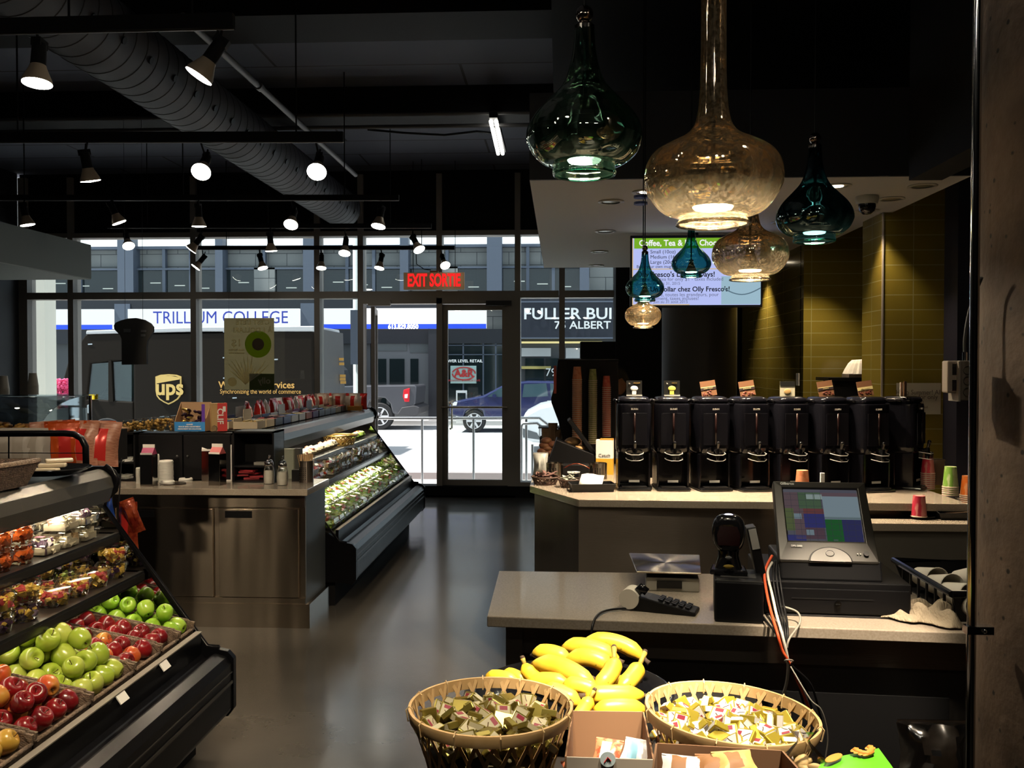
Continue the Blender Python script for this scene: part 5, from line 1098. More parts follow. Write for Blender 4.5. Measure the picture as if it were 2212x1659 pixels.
# coffee urns
URN = mat('urn_black', (.004, .004, .006), .15, spec=.25); URNM = mat('urn_panel', (.005, .005, .008), .35, spec=.2)
def make_urn():
    o = thing('coffee_urn', 'x', 'coffee urn')
    q = MB(); q.prism([(-.095, -.15), (.095, -.15), (.095, .10), (-.095, .10)], 0, .018, 'Z'); q.build('drip_base', BLKG, o, bevel=.008)
    q = MB(); q.box(-.07, .07, -.14, -.05, .018, .024); b = q.build('drip_tray', BLK, o)
    MB().box(-.03, .03, -.101, -.099, .045, .058).build('white_sticker', PAPER, MB().box(-.092, .092, .0, .10, .018, .21).build('stand_column', URN, o, bevel=.006))
    for s_ in (-1, 1): MB().box(s_*.092-.012*(s_ > 0), s_*.092+.012*(s_ < 0), -.10, .0, .018, .21).build('stand_side', URN, o, bevel=.003)
    q = MB(); n = 28; prof = [(.0, .21), (.088, .21), (.098, .222), (.100, .25), (.100, .475), (.098, .49), (.088, .495)]
    def sq(r, k):   # rounded square section
        a = 2*PI*k/n; c_, s_ = math.cos(a), math.sin(a); e = .42; return (r*math.copysign(abs(c_)**e, c_), r*1.08*math.copysign(abs(s_)**e, s_)-.005)
    vs = []
    for r, z in prof:
        for k in range(n): x, y = sq(r, k); vs.append((x, y, z))
    q.add(vs, [(j*n+k, j*n+(k+1) % n, (j+1)*n+(k+1) % n, (j+1)*n+k) for j in range(len(prof)-1) for k in range(n)]+[tuple(reversed(range((0)*n, n)))]+[tuple((len(prof)-1)*n+k for k in range(n))])
    q.build('tank', URN, o, smooth=40)
    MB().box(-.07, .07, -.1165, -.113, .26, .44).build('front_panel', URNM, o, bevel=.001)
    q = MB(); vs = []; pr = [(.080, .495), (.090, .500), (.092, .512), (.084, .528), (.06, .534), (0, .535)]
    for r, z in pr:
        for k in range(n): x, y = sq(r, k); vs.append((x, y, z))
    q.add(vs, [(j*n+k, j*n+(k+1) % n, (j+1)*n+(k+1) % n, (j+1)*n+k) for j in range(len(pr)-1) for k in range(n)])
    q.build('lid', URN, o, smooth=50)
    for s_ in (-1, 1): MB().tube([(s_*.085, -.03, .50), (s_*.106, -.03, .512), (s_*.106, .03, .512), (s_*.085, .03, .50)], .009, 8).build('lid_latch', URN, o, smooth=True)
    g = MB().cyl((0, -.119, .26), (0, -.119, .44), .006, 8).build('sight_gauge', mat('gauge_amber', (.008, .003, .003), .2, spec=.3), o, smooth=True)
    MB().cyl((0, -.10, .225), (0, -.155, .225), .012, 12).build('faucet_stem', BLKG, o, smooth=40)
    q = MB(); q.tube([(0, -.15, .24), (0, -.15, .20), (0, -.15, .175)], [.013, .014, .009], 12); q.tube([(0, -.15, .235), (0, -.158, .27)], [.006, .010], 8); q.ball((0, -.16, .275), .011); q.build('faucet', BLKG, o, smooth=40)
    q = MB()
    for z in (.185, .218): q.tube([(-.05, -.118, z), (-.046, -.15, z-.004), (-.022, -.175, z-.010), (.022, -.175, z-.010), (.046, -.15, z-.004), (.05, -.118, z)], .0022, 6)
    q.build('guard_edge', mat('clear_edge', (.65, .62, .62), .10, .3), o)
    q = MB(); pts = [(-.05, -.118), (-.046, -.15), (-.022, -.175), (.022, -.175), (.046, -.15), (.05, -.118)]
    vs = [(x, y, z) for z in (.183, .216) for x, y in pts]; q.add(vs, [(k, k+1, k+7, k+6) for k in range(5)]); q.build('faucet_guard', PLAST, o, solid=.002)
    MB().box(-.018, .018, -.104, -.102, .468, .478).build('badge', mat('badge_red', (.32, .05, .03), .4), o)
    text('BUNN', .014, mat('badge_text', (.4, .36, .33), .5), o, face_cam(0, -.118, .463), bold=.0006)
    return o
u0 = make_urn(); UX = [(1367, 0), (1448, 2), (1531, 10), (1614, 14), (1698, 16), (1783, 18), (1868, 20), (1945, 52)]
CARD = [('clear stand sign with white cup print', mat('sign_black', (.012, .012, .012), .3), mat('sign_white', (.8, .8, .78), .5, em=(1, 1, 1), es=.0)), ('clear stand sign with yellow cup print', mat('sign_black', (.012, .012, .012), .3), mat('sign_yellow', (.6, .55, .1), .5))]
SBR = mat('sign_brown', (.15, .07, .035), .4); STAN = mat('sign_tan', (.5, .42, .2), .5); SBE = mat('sign_bean', (.12, .03, .02), .4)
ordn = ['first', 'second', 'third', 'fourth', 'fifth', 'sixth', 'seventh', 'eighth']
for i, (px, rz) in enumerate(UX):
    Y_ = 5.40 if i < 7 else 5.50; o = u0 if i == 0 else dup(u0, (0, 0, 0)); o.location = (XP(px, Y_, 1000), Y_, ZK+.0005); o.rotation_euler = (0, 0, R(rz)); o['label'] = f'{ordn[i]} glossy black coffee urn from the left on the coffee counter'
    if i < 7:
        c = thing('sign_card', f'small sign card standing on the {ordn[i]} coffee urn', 'sign', (o.location.x+(.005 if i < 2 else .0), Y_-.02, ZK+.536), R(-2))
        if i < 2:
            bx(-.045, .045, -.002, .002, 0, .088).build('card_sheet', CARD[i][1], c); MB().ball((0, -.004, .042), .022, (1, .08, .72), 16).build('white_print', CARD[i][2], c, smooth=True)
            bx(-.012, .012, -.005, -.003, .008, .028).build('print_stem', CARD[i][2], c); bx(-.045, .045, -.02, .02, 0, .006).build('clear_foot', mat('clear_lit', (.5, .5, .48), .1), c)
            text('la', .014, PAPER, c, face_cam(-.027, -.004, .072)); text('DECAF' if i else 'MEDIUM', .010, mat('gold_text', (.4, .25, .05), .5), c, face_cam(.015, -.004, .074))
        elif i == 4:
            bx(-.042, .042, -.002, .002, 0, .085).build('card_sheet', mat('sign_beige', (.45, .42, .32), .5), c); bx(-.042, .042, -.004, -.002, .058, .085).build('black_header', CARD[0][1], c)
            MB().ball((0, -.004, .026), .02, (1, .08, .8), 16).build('cup_print', mat('tan_print', (.40, .25, .10), .6), c, smooth=True)
        else:
            c.rotation_euler = (R(-8), R(-8), R(8))
            bx(-.045, .045, -.002, .002, 0, .088).build('card_sheet', SBR, c); bx(-.045, .045, -.004, -.002, .036, .050).build('tan_band', STAN if i == 6 else mat('sign_dark_band', (.03, .02, .02), .4), c)
            bx(-.045, .045, -.0035, -.002, .050, .054).build('light_line', STAN, c)
            q = MB()
            for k in range(9): q.ball((rnd.uniform(-.035, .035), -.004, rnd.uniform(.006, .03)), .007, (1, .2, .8), 6)
            q.build('bean_print', SBE, c); text(('DARK ROAST', 'EUROPEAN', '', 'FRENCH', 'COLOMBIAN')[i-2] if i != 4 else '', .009, STAN, c, face_cam(0, -.0045, .043)) if True else None
c = thing('sign_card', 'pair of small cards leaning on the last coffee urn, seen edge on', 'sign', (XP(1945, 5.4)+.02, 5.38, ZK+.536), R(60)); bx(-.04, .04, -.002, .002, 0, .085).build('card_sheet', SBR, c); bx(-.03, .03, .02, .023, 0, .08).build('card_sheet', PAPER, c)
tag(bx(2.0, 2.02, 0, .01, 0, .01).build('seal', BLK), 'x') if False else None
# front row of small objects, left end of the counter
def on(px, py, z=ZK): return gp(px, py, z)
for px, py, lab in ((1198, 1034, 'perforated steel canister at the left end of the coffee counter'), (1293, 1034, 'perforated steel canister in front of the white and yellow carton')):
    p = on(px, py); o = thing('steel_canister', lab, 'canister', p); canister(o, .053, .10, STEEL)
p = on(1304, 1030, ZK); p.y += .12; o = thing('drink_carton', 'tall white and yellow carton beside the first coffee urn', 'carton', (p.x+.01, p.y, ZK), R(-8)); bx(-.055, .055, 0, .08, 0, .105).build('yellow_base', mat('carton_yellow', (.62, .33, .03), .5), o); bx(-.055, .055, 0, .08, .105, .225).build('white_top', PAPER, o); MB().box(-.03, .055, .0, .08, .225, .232).build('orange_lid', mat('orange_card', (.6, .25, .04), .5), o)
text('Coach', .03, mat('grey_print', (.2, .2, .2), .6), o, face_cam(0, -.002, .125))
# sachet baskets
def sachet_basket(px, py, r, lab, sm, n):
    p = on(px, py); o = thing('sachet_basket', lab, 'basket', p); P_ = weave_basket(o, r*.75, r, .045, 16, mat('dark_brown_weave', (.07, .035, .025), .6), .0035)
    MB().tube([P_(2*PI*k/24, 1) for k in range(25)], .005, 6, cap=False).build('rim', mat('dark_brown_weave', (.07, .035, .025), .6), o, smooth=True)
    s0 = None
    for k in range(n):
        s_ = bx(-.028, .028, -.010, .010, 0, .003).build('sachet', sm) if s0 is None else dup(s0, (0, 0, 0)); s0 = s0 or s_
        s_.location = (p.x+rnd.uniform(-r*.6, r*.6), p.y+rnd.uniform(-r*.6, r*.6), ZK+.035+k*.0012); s_.rotation_euler = (rnd.uniform(-.5, .5), rnd.uniform(-.5, .5), rnd.uniform(0, 3)); tag(s_, lab.replace('basket of ', '').replace('small woven ', '')+', one of the heap', 'sachet', 'sachets, '+lab[:40])
sachet_basket(1178, 1046, .082, 'small woven basket of brown sugar sachets at the counter corner', mat('brown_sachet', (.16, .08, .07), .6), 26)
sachet_basket(1231, 1052, .068, 'small woven basket of white sweetener sachets', mat('white_sachet', (.42, .42, .36), .6), 20)
p = on(1278, 1060); o = thing('napkin_tray', 'black tray with a white napkin before the first coffee urn', 'tray', p, R(8))
q = MB(); a, b, h = .125, .07, .045; q.add([(-a*.9, -b*.85, 0), (a*.9, -b*.85, 0), (a*.9, b*.85, 0), (-a*.9, b*.85, 0), (-a, -b, h), (a, -b, h), (a, b, h), (-a, b, h)], [(3, 2, 1, 0), (0, 1, 5, 4), (1, 2, 6, 5), (2, 3, 7, 6), (3, 0, 4, 7)]); q.build('tray_body', BLK, o, solid=.005)
q = MB(); vs = [(-.075+.02*j*.5+.13*i/4, -.03+.09*j/2, .035+.05*j/2+.006*math.sin(i*1.3)) for j in range(3) for i in range(5)]; q.add(vs, [(j*5+i, j*5+i+1, (j+1)*5+i+1, (j+1)*5+i) for j in range(2) for i in range(4)])
s_ = q.build('paper_napkin', mat('bright_napkin', (.85, .84, .80), .8), smooth=True, solid=.003, recenter=False); s_.location = p+Vector((0, 0, 0)); tag(s_, 'bright white paper napkin lying in the black tray', 'napkin')
p = on(1242, 1036); q = MB(); q.box(p.x-.09, p.x+.09, p.y+.03, p.y+.13, ZK, ZK+.09); tag(q.build('black_caddy', BLK, bevel=.006), 'black caddy between the two perforated canisters', 'caddy')
q = MB(); q.tube([(p.x-.07+.02*k, p.y+.0, ZK+.07+.03*math.sin(PI*k/8)) for k in range(9)], .003, 6); tag(q.build('bent_cord', mat('dark_red_foil', (.40, .035, .012), .25, .3), smooth=True), 'thin dark red cord arching over the black caddy', 'cord')
p = on(1240, 1041); tag(MB().lathe([(0, 0), (.04, 0), (.04, .055), (.035, .055), (.035, .01), (0, .01)], 18, p, cap=False).build('small_pot', BLKG, smooth=40), 'small black pot of white packets before the caddy', 'pot')
for k in range(5): s_ = bx(-.02, .02, -.002, .002, 0, .03).build('white_packet', PAPER); s_.location = (p.x-.02+.009*k, p.y, ZK+.035); s_.rotation_euler = (.2*k-.3, 0, .3*k); tag(s_, 'white packet standing in the small black pot', 'packet', 'white packets in the black pot')
# bread bin, rolls and bagged bakery goods on the counter return
o = thing('bread_bin', 'black slanted bread bin with its lid propped open', 'bin', (0, 6.05, ZK)); L = Vector(o.location)
pg = [(x-L.x, z-L.z) for x, z in [(dp(px, py, 6.05).x, dp(px, py, 6.05).z) for px, py in ((1184, 1012), (1184, 999), (1202, 950), (1283, 982), (1284, 1012))]]
MB().prism(pg, 0, .28).build('bin_body', BLK, o, bevel=.004)
a_, b_ = dp(1229, 908, 6.1)-L, dp(1286, 984, 6.1)-L; d_ = (b_-a_).normalized(); n_ = Vector((d_.z, 0, -d_.x))*.012
q = MB(); vs = [a_-n_, b_-n_, b_+n_, a_+n_]; q.add([v+Vector((0, 0, 0)) for v in vs]+[v+Vector((0, .26, 0)) for v in vs], [(0, 1, 2, 3), (7, 6, 5, 4), (0, 4, 5, 1), (1, 5, 6, 2), (2, 6, 7, 3), (3, 7, 4, 0)]); q.build('open_lid', BLK, o, bevel=.003)
BREAD = mat('bread_crust', (.34, .17, .06), .6, noise=(14, 4, .35, .65), col2=(.50, .30, .13))
for k, (px, py, Y_, r) in enumerate(((1237, 954, 6.2, .055), (1252, 968, 6.15, .04), (1262, 975, 6.2, .04))):
    tag(MB().ball(dp(px, py, Y_), r, (1, .9, .55), 14).build('bread_roll', BREAD, smooth=True), ['large round bread roll on top of the slanted bin', 'bread roll tucked below the large one in the bin', 'bread roll nearest the hinge of the bin lid'][k], 'bread')
for k, (px, py) in enumerate(((1172, 975), (1182, 968), (1194, 960), (1176, 962), (1187, 978), (1168, 984), (1200, 972), (1180, 952))):
    tag(MB().ball(dp(px, py, 6.45), .036, (1.1, .9, .7), 12).build('pastry', mat('pastry_brown', (.28, .10, .05), .5, noise=(20, 4, .4, .6), col2=(.42, .2, .09)), smooth=True), 'brown pastry in the heap left of the black bread bin', 'pastry', 'pastries left of the bin')
tag(MB().prism([(XP(1163, 6.4), ZK), (XP(1208, 6.4), ZK), (XP(1214, 6.4), dp(0, 985, 6.4).z), (XP(1160, 6.4), dp(0, 990, 6.4).z)], 6.38, 6.62).build('pastry_tray', DKM), 'dark tray carrying the heap of brown pastries', 'tray')
o = thing('wire_basket', 'black wire basket with brown paper bags behind the pastries', 'basket', (XP(1186, 6.95), 6.95, ZK)); q = MB()
bx(-.07, .09, 0, .2, .0, .17).build('stand', DKM, o)
for k in range(7): q.box(-.075, .095, -.004, .0, .17+.01*k, .174+.01*k)
for k in range(9): q.box(-.075+.02*k, -.071+.02*k, -.004, 0, .17, .24)
q.box(-.08, .10, -.008, .21, .238, .248); q.build('wire_side', BLK, o)
for k, (dx, dz_) in enumerate(((-.02, .2), (.03, .24), (.06, .19))): s_ = bag('paper_bag', ['crumpled tan paper bag at the left of the wire basket', 'tallest crumpled tan paper bag in the wire basket', 'tan paper bag at the right of the wire basket'][k], 'bag', .035, .14, .02, mat('tan_paper', (.36, .22, .12), .7), mat('tan_paper2', (.30, .17, .09), .7), 40+k); s_.location = (XP(1186, 6.9)+dx, 6.85, ZK+dz_-.1)
s_ = bag('plastic_bag', 'white plastic bag slumped at the left edge of the coffee counter', 'bag', .05, .14, .04, mat('milky_bag', (.5, .5, .48), .3), mat('milky_bag', (.5, .5, .48), .3), 50); s_.location = (XP(1168, 6.0), 6.0, ZK)
# cup dispenser with three tall stacks
YR = 6.6; o = thing('cup_dispenser', 'tall black cup dispenser cabinet with bulging left side', 'cabinet', (.25, YR, ZK)); L = Vector(o.location)
pg = [(dp(x, y, YR).x-L.x, dp(x, y, YR).z-L.z) for x, y in ((1205, 778), (1338, 778), (1338, 1002), (1222, 1002), (1214, 945), (1206, 912), (1191, 872), (1190, 862), (1201, 820))]
MB().prism(pg, .10, .45).build('cabinet_body', BLKM, o, bevel=.006)
MB().box(pg[0][0], pg[1][0], .095, .455, pg[0][1], pg[0][1]+.008).build('top_plate', DKM, o)
tag(bx(XP(1254, 8.3), XP(1330, 8.3), 8.3, 8.6, 0, ZP(738, 8.3)).build('tall_black_unit', BLKM, bevel=.004), 'tall black unit standing behind the cup dispenser', 'cabinet')
tag(bx(XP(1196, 6.66), XP(1202, 6.66), 6.66, 6.67, ZP(850, 6.66), ZP(790, 6.66)).build('leaflet', mat('red_yellow_leaflet', (.5, .08, .05), .5)), 'red leaflet edge on the left side of the cup dispenser', 'leaflet')
def hot_cup(m, nm):
    o = thing(nm, 'x', 'cup'); MB().lathe([(0, 0), (.040, 0), (.0405, .004), (.031, .105), (.031, .112), (.029, .112), (0, .108)], 20, cap=False).build('cup_wall', m, o, smooth=40)
    MB().lathe([(.040, -.002), (.043, -.002), (.0435, .003), (.040, .005)], 20, cap=False).build('rolled_rim', mat('cup_rim_pale', (.58, .45, .36), .5), o, smooth=50); return o
CO = mat('orange_cup', (.55, .17, .07), .45, noise=(30, 3, .45, .5), col2=(.62, .24, .12)); CG = mat('olive_cup', (.20, .22, .06), .45, noise=(30, 3, .45, .5), col2=(.28, .29, .10)); CR = mat('red_cup', (.42, .06, .04), .45, noise=(30, 3, .45, .5), col2=(.5, .11, .07))
CGR = mat('lime_cup', (.20, .40, .06), .45, noise=(26, 3, .45, .52, (1, 1, .3)), col2=(.50, .60, .30)); CRD = mat('crimson_cup', (.45, .02, .05), .45, noise=(26, 3, .45, .52, (1, 1, .3)), col2=(.62, .22, .2)); COR = mat('bright_orange_cup', (.75, .17, .02), .45, noise=(26, 3, .45, .52, (1, 1, .3)), col2=(.8, .35, .15))
for px, yt, yb, m, nm, sc in ((1247, 792, 990, CO, 'orange', .85), (1281, 797, 960, CG, 'olive green', .75), (1311, 812, 945, CR, 'dull red', .75)):
    base = hot_cup(m, 'paper_cup'); zt, z0 = ZP(yt, YR), ZP(yb, YR); n = int((zt-.112*sc-z0)/.0145)+1
    tube = tag(MB().cyl((XP(px, YR), YR+.05, ZK), (XP(px, YR), YR+.05, z0), .03).build('cup_tube', BLKM, smooth=40), f'black tube under the {nm} cup stack', 'tube')
    for k in range(n):
        c = base if k == 0 else dup(base, (0, 0, 0)); c.location = (XP(px, YR), YR+.045, zt-.112*sc-.0145*(k)); c.scale = (sc, sc, sc)
        tag(c, f'upturned {nm} paper cup in the tall stack on the cup dispenser', 'cup', f'{nm} cups in the dispenser')
def stack(px, py, z, n, m, lab, grp, sc=1.0, dy=0, pitch=.011, inv=True):
    p = gp(px, py, z); b = hot_cup(m, 'paper_cup')
    for k in range(n):
        c = b if k == 0 else dup(b, (0, 0, 0)); c.location = (p.x, p.y+dy, z+.002+pitch*k); c.scale = (sc,)*3; tag(c, lab, 'cup', grp)
stack(2004, 1056, ZK, 9, CRD, 'crimson paper cup in the stack at the right end of the coffee counter', 'crimson cup stack', .92)
stack(2053, 1070, ZK, 5, CGR, 'lime green paper cup in the short stack at the right end of the counter', 'lime cup stack', 1.0)
stack(2090, 1087, .84, 5, COR, 'bright orange paper cup in the stack beside the concrete column', 'bright orange cup stack', 1.0)
stack(1733, 1068, ZK, 2, CO, 'orange paper cup peeking over the cash register screen', 'orange cups behind the register', 1.0, pitch=.02)
tag(bx(XP(1775, 5.05), XP(1783, 5.05), 5.05, 5.07, ZK, ZP(1018, 5.05)).build('cream_card', PAPER), 'thin cream card standing behind the cash register screen', 'card')
KR = mat('kraft_sleeve', (.20, .15, .11), .8)
for px, g_ in ((1985, 'left'), (2022, 'right')):
    p = gp(px, 1046, ZK); q0 = None
    for k in range(13):
        c = MB().lathe([(.042, 0), (.048, 0), (.046, .011), (.040, .011)], 16, cap=False).build('cup_sleeve', KR, smooth=50, recenter=False, loc=(0, 0, 0)) if q0 is None else dup(q0, (0, 0, 0)); q0 = q0 or c
        c.location = (p.x+rnd.uniform(-.003, .003), p.y, ZK+.001+.0115*k); tag(c, f'brown card cup sleeve in the {g_} stack behind the crimson cups', 'sleeve', f'cup sleeves {g_} stack')
p = gp(1987, 1117, .84); tag(MB().lathe([(0, 0), (.07, 0), (.086, .010), (.088, .014), (.08, .012), (0, .008)], 28, p, cap=False).build('round_tray', BLKG, smooth=40), 'round black drip tray under the single crimson cup', 'tray')
stack(1985, 1116, .852, 1, CRD, 'single upturned crimson cup on the round black tray', 'single crimson cup', .95)
p = gp(2062, 1120, .84); t = thing('black_tray', 'black rectangular tray with a tan napkin on the lower ledge', 'tray', p); q = MB(); a, b, h = .10, .06, .035; p0 = p
q.add([(-a*.85, -b*.85, 0), (a*1.6, -b*.85, 0), (a*1.6, b*1.2, 0), (-a*.85, b*1.2, 0), (-a, -b, h), (a*1.8, -b, h), (a*1.8, b*1.3, h*1.6), (-a, b*1.3, h*1.6)], [(3, 2, 1, 0), (0, 1, 5, 4), (1, 2, 6, 5), (2, 3, 7, 6), (3, 0, 4, 7)]); q.build('tray_body', BLK, t, solid=.005)
q = MB(); q.add([(-.05, -.03, 0), (.05, -.035, .008), (.06, .03, .01), (.0, .06, .02), (-.05, .03, .0)], [(0, 1, 2, 3, 4)]); o = q.build('tan_napkin', mat('tan_napkin', (.5, .32, .2), .8), solid=.003, recenter=False); o.location = p+Vector((0, 0, .03)); tag(o, 'folded tan paper napkin lying in the rectangular black tray', 'napkin')
p = gp(1880, 1108, .84); tag(MB().lathe([(0, 0), (.06, 0), (.072, .010), (.0, .012)], 24, p, cap=False).build('small_saucer', BLKG, smooth=40), 'black round tray edge just right of the register screen', 'tray')
# filters, machine, notice, switch on the tiled walls
YM = 7.05; xm = XP(1840, YM)
t = thing('brewer', 'black brewer in the tiled niche right of the middle', 'machine', (xm, YM, 0)); L = Vector(t.location); bx(XP(1790, YM)-xm, .3, 0, .35, ZP(822, YM), ZP(815, YM)).build('top_shelf', BLK, t); bx(XP(1806, YM)-xm, .28, .03, .33, .0, ZP(822, YM)).build('brewer_body', BLKM, t)
bx(XP(1836, YM)-xm, .2, .02, .2, ZP(815, YM), ZP(808, YM)).build('filter_box', KR, t)
n = 40; q = MB(); prof = [(.135, 0), (.12, .035), (.095, .08), (.07, .105), (.0, .11)]; vs = []
for r, z in prof:
    for k in range(n): rr_ = r+(.006 if k % 2 else -.006)*(r/.12); vs.append((rr_*math.cos(2*PI*k/n), rr_*math.sin(2*PI*k/n), z))
q.add(vs, [(j*n+k, j*n+(k+1) % n, (j+1)*n+(k+1) % n, (j+1)*n+k) for j in range(len(prof)-1) for k in range(n)]); o = q.build('coffee_filters', mat('filter_paper', (.85, .82, .74), .7), recenter=False, solid=.002); o.location = (XP(1862, YM+.14), YM+.14, ZP(808, YM)+.001); tag(o, 'fluted white paper coffee filters stacked upside down on the brewer', 'filters')
t = thing('paper_notice', 'white paper notice taped to the green tiled wall above the cups', 'notice', dp(1984, 861, 5.985)); k_ = 5.985/2000
MB().box(-46*k_, 46*k_, -.001, .001, -33*k_, 33*k_).build('paper_sheet', mat('notice_paper', (.36, .33, .27), .7), t)
for b_, s_, z in (('Hello Summer! All', .042, 13), ('coffees for only', .042, 3), ('$1.00', .03, -8), ('taxes included', .022, -18)): text(b_, s_, mat('notice_ink', (.08, .06, .05), .7), t, face_cam(.0, -.002, z*k_), ext=.0004, width=.9)
p = dp(1724, 820, 7.6); tag(bx(xa-.006, xa, 7.62, 7.70, ZP(832, 7.66), ZP(806, 7.66)).build('switch_plate', PAPER), 'small white switch plate on the tiled side wall', 'switch')
tag(bx(xa-.006, xa, 7.62, 7.70, 0, .001).build('x', PAPER), 'x') if False else None
# dome camera, downlights
p = gp(1873, 424, 2.6); t = thing('dome_camera', 'white dome security camera under the lowered ceiling', 'camera', (p.x, p.y, 2.6))
MB().lathe([(0, 0), (.062, 0), (.066, -.01), (.058, -.045), (.0, -.045)], 28, cap=False).build('housing', mat('camera_white', (.55, .53, .48), .4), t, smooth=40)
MB().lathe([(.048, -.045), (.048, -.062), (.040, -.085), (.022, -.102), (0, -.106)], 24, cap=False).build('dome', BLKG, t, smooth=True)
dl = None
TRIMW = mat('downlight_trim', (.55, .52, .46), .4)
DL = [(1320, 435, 0, 'nearest of the left row of'), (1308, 499, 0, 'second of the left row of'), (1295, 543, 0, 'third of the left row of'), (1288, 573, 0, 'farthest of the left row of'), (1808, 401, 35, 'lit one above the teal pendant among the'), (1925, 429, 0, 'one beside the dome camera among the'), (1872, 455, 24, 'one just behind the dome camera among the'), (1993, 401, 0, 'rightmost one among the'), (1500, 412, 120, 'one hidden behind the big amber pendant among the'), (1620, 412, 120, 'one behind the middle amber pendant among the'), (1395, 414, 95, 'one above the first coffee urn among the'), (1690, 480, 30, 'one toward the tiled side wall among the'), (1770, 512, 34, 'one in front of the tiled niche among the'), (1612, 566, 45, 'one hidden behind the menu screen among the')]
for px, py, pw, lab in DL:
    p = gp(px, py, 2.6)
    if dl is None:
        dl = o = thing('downlight', 'x', 'lamp'); MB().lathe([(.055, .0), (.075, 0), (.078, -.004), (.070, -.009), (.056, -.006)], 28, cap=False).build('trim_ring', TRIMW, o, smooth=50); MB().lathe([(0, -.004), (.055, -.002)], 24, cap=False).build('reflector', mat('downlight_lens', (.6, .55, .42), .2, .3), o)
    else: o = dup(dl, (0, 0, 0))
    o.location = (p.x, p.y, 2.6); o['label'] = f'{lab} round recessed downlights in the lowered ceiling'
    if pw:
        MB().lathe([(0, -.0055), (.034, -.0055)], 20, cap=False).build('lamp_face', glow('downlight_glow', (1, .84, .6), 14), o)
        spot('lamp_light', (p.x, p.y, 2.59), (p.x, p.y-.02, 0), pw*2.6, (1, .80, .54), 95, .6, .03)
# menu screen
YT = 6.8; c_ = dp(1504, 586, YT); t = thing('menu_screen', 'wide wall screen showing a coffee and tea menu', 'screen', (c_.x, YT, c_.z)); k_ = YT/2000
MB().box(-140*k_, 140*k_, 0, .05, -77*k_, 77*k_).build('screen_frame', BLK, t, bevel=.003)
SG = glow('screen_pale_blue', (.46, .52, .90), 1.0); MB().box(-134*k_, 135*k_, -.002, 0, -72*k_, 71*k_).build('screen_face', SG, t)
def SR(nm, x0, x1, y0, y1, m, d=.004): MB().box((x0-1504)*k_, (x1-1504)*k_, -d, -.002, (586-y1)*k_, (586-y0)*k_).build(nm, m, t)
SR('green_header', 1372, 1564, 515, 537, glow('screen_green', (.24, .56, .03), .75)); SR('orange_corner', 1564, 1592, 511, 529, glow('screen_orange', (.65, .12, .04), .8)); SR('yellow_line', 1370, 1560, 580, 582, glow('screen_sand', (.8, .6, .35), .8))
SR('picture_panel', 1557, 1640, 597, 657, glow('screen_cyan', (.40, .60, .72), .8)); SR('sand_strip', 1368, 1490, 656, 658, glow('screen_sand', (.8, .6, .35), .8)); SR('sand_strip', 1368, 1370, 515, 656, glow('screen_sand', (.8, .6, .35), .8))
q = MB(); q.tube([((1560+80*f-1504)*k_, -.0055, (586-(622+14*math.sin(PI*f)))*k_) for f in [i/12 for i in range(13)]], .004, 5); q.build('glass_outline', glow('screen_grey', (.12, .20, .26), .8), t)
SW = glow('screen_white', (1, 1, 1), .9); SD = glow('screen_ink', (.03, .03, .05), .5); SGy = glow('screen_grey_ink', (.20, .22, .36), .7)
def ST(b_, s_, px, py, m, al='LEFT', bold=0, w=1): text(b_, s_, m, t, face_cam((px-1504)*k_, -.0065, (586-py)*k_), al, .0004, bold=bold, width=w)
ST('Coffee, Tea & Hot Chocolate', .060, 1382, 526, SW, bold=.0014, w=.93)
for b_, y in (('Small (10oz)', 544.5), ('Medium (16oz)', 555.5), ('Large (20oz)', 566.5)): ST(b_, .037, 1406, y, SD)
ST('Bring your own mug and save', .030, 1377, 576, SD); ST("Olly Fresco's Loonie Days!", .052, 1377, 593, SD, bold=.001); ST('Coffee and tea for only $1 - taxes included', .036, 1377, 603, SGy); ST('June 1 to August 31, 2015', .03, 1377, 612, SGy)
ST("Un dollar chez Olly Fresco's!", .050, 1406, 624.5, SD, bold=.001, w=.98); ST('Café et thé, toutes les grandeurs, pour', .036, 1385, 636, SGy, w=1.0); ST('1$ seulement, taxes incluses!', .036, 1385, 644, SGy); ST('Du 1er juin au 31 août 2015', .030, 1385, 651, SGy)
MB().cyl((0, .03, 77*k_), (0, .03, 2.62-c_.z), .02).build('ceiling_bracket', BLK, t)
l = bpy.data.lights.new('screen_light', 'AREA'); l.shape = 'RECTANGLE'; l.size = .9; l.size_y = .48; l.energy = 2; l.color = (.6, .7, 1); lo = bpy.data.objects.new('screen_light', l); COL.objects.link(lo); lo.location = (c_.x, YT-.02, c_.z); lo.rotation_euler = (PI/2, 0, 0)
# ------------------------------------------------------------------ person behind the counter
SKIN = mat('skin', (.42, .20, .12), .5); CLO = mat('black_clothing', (.010, .010, .012), .8)
px0, py0 = XP(1337, 7.75), 7.75
per = thing('person', 'person with short black hair in black clothes bending down behind the coffee urns', 'person', (px0+.10, py0, 0))
def skinmesh(name, verts, edges, m, root, sub=2):
    me = bpy.data.meshes.new(name); me.from_pydata([v[0] for v in verts], edges, []); o = bpy.data.objects.new(name, me); COL.objects.link(o); o.parent = per; me.materials.append(m)
    md = o.modifiers.new('skin', 'SKIN'); 
    for i, v in enumerate(verts): me.skin_vertices[0].data[i].radius = (v[1], v[1]*(v[2] if len(v) > 2 else 1)); me.skin_vertices[0].data[i].use_root = (i == root)
    md.use_smooth_shade = True; s_ = o.modifiers.new('sub', 'SUBSURF'); s_.levels = sub; s_.render_levels = sub; return o
V = [((0, 0, .92), .13), ((-.0, 0, 1.08), .125), ((-.03, -.03, 1.24), .14), ((-.05, -.06, 1.33), .10), ((-.075, -.085, 1.385), .052), ((-.09, -.10, 1.43), .05)]
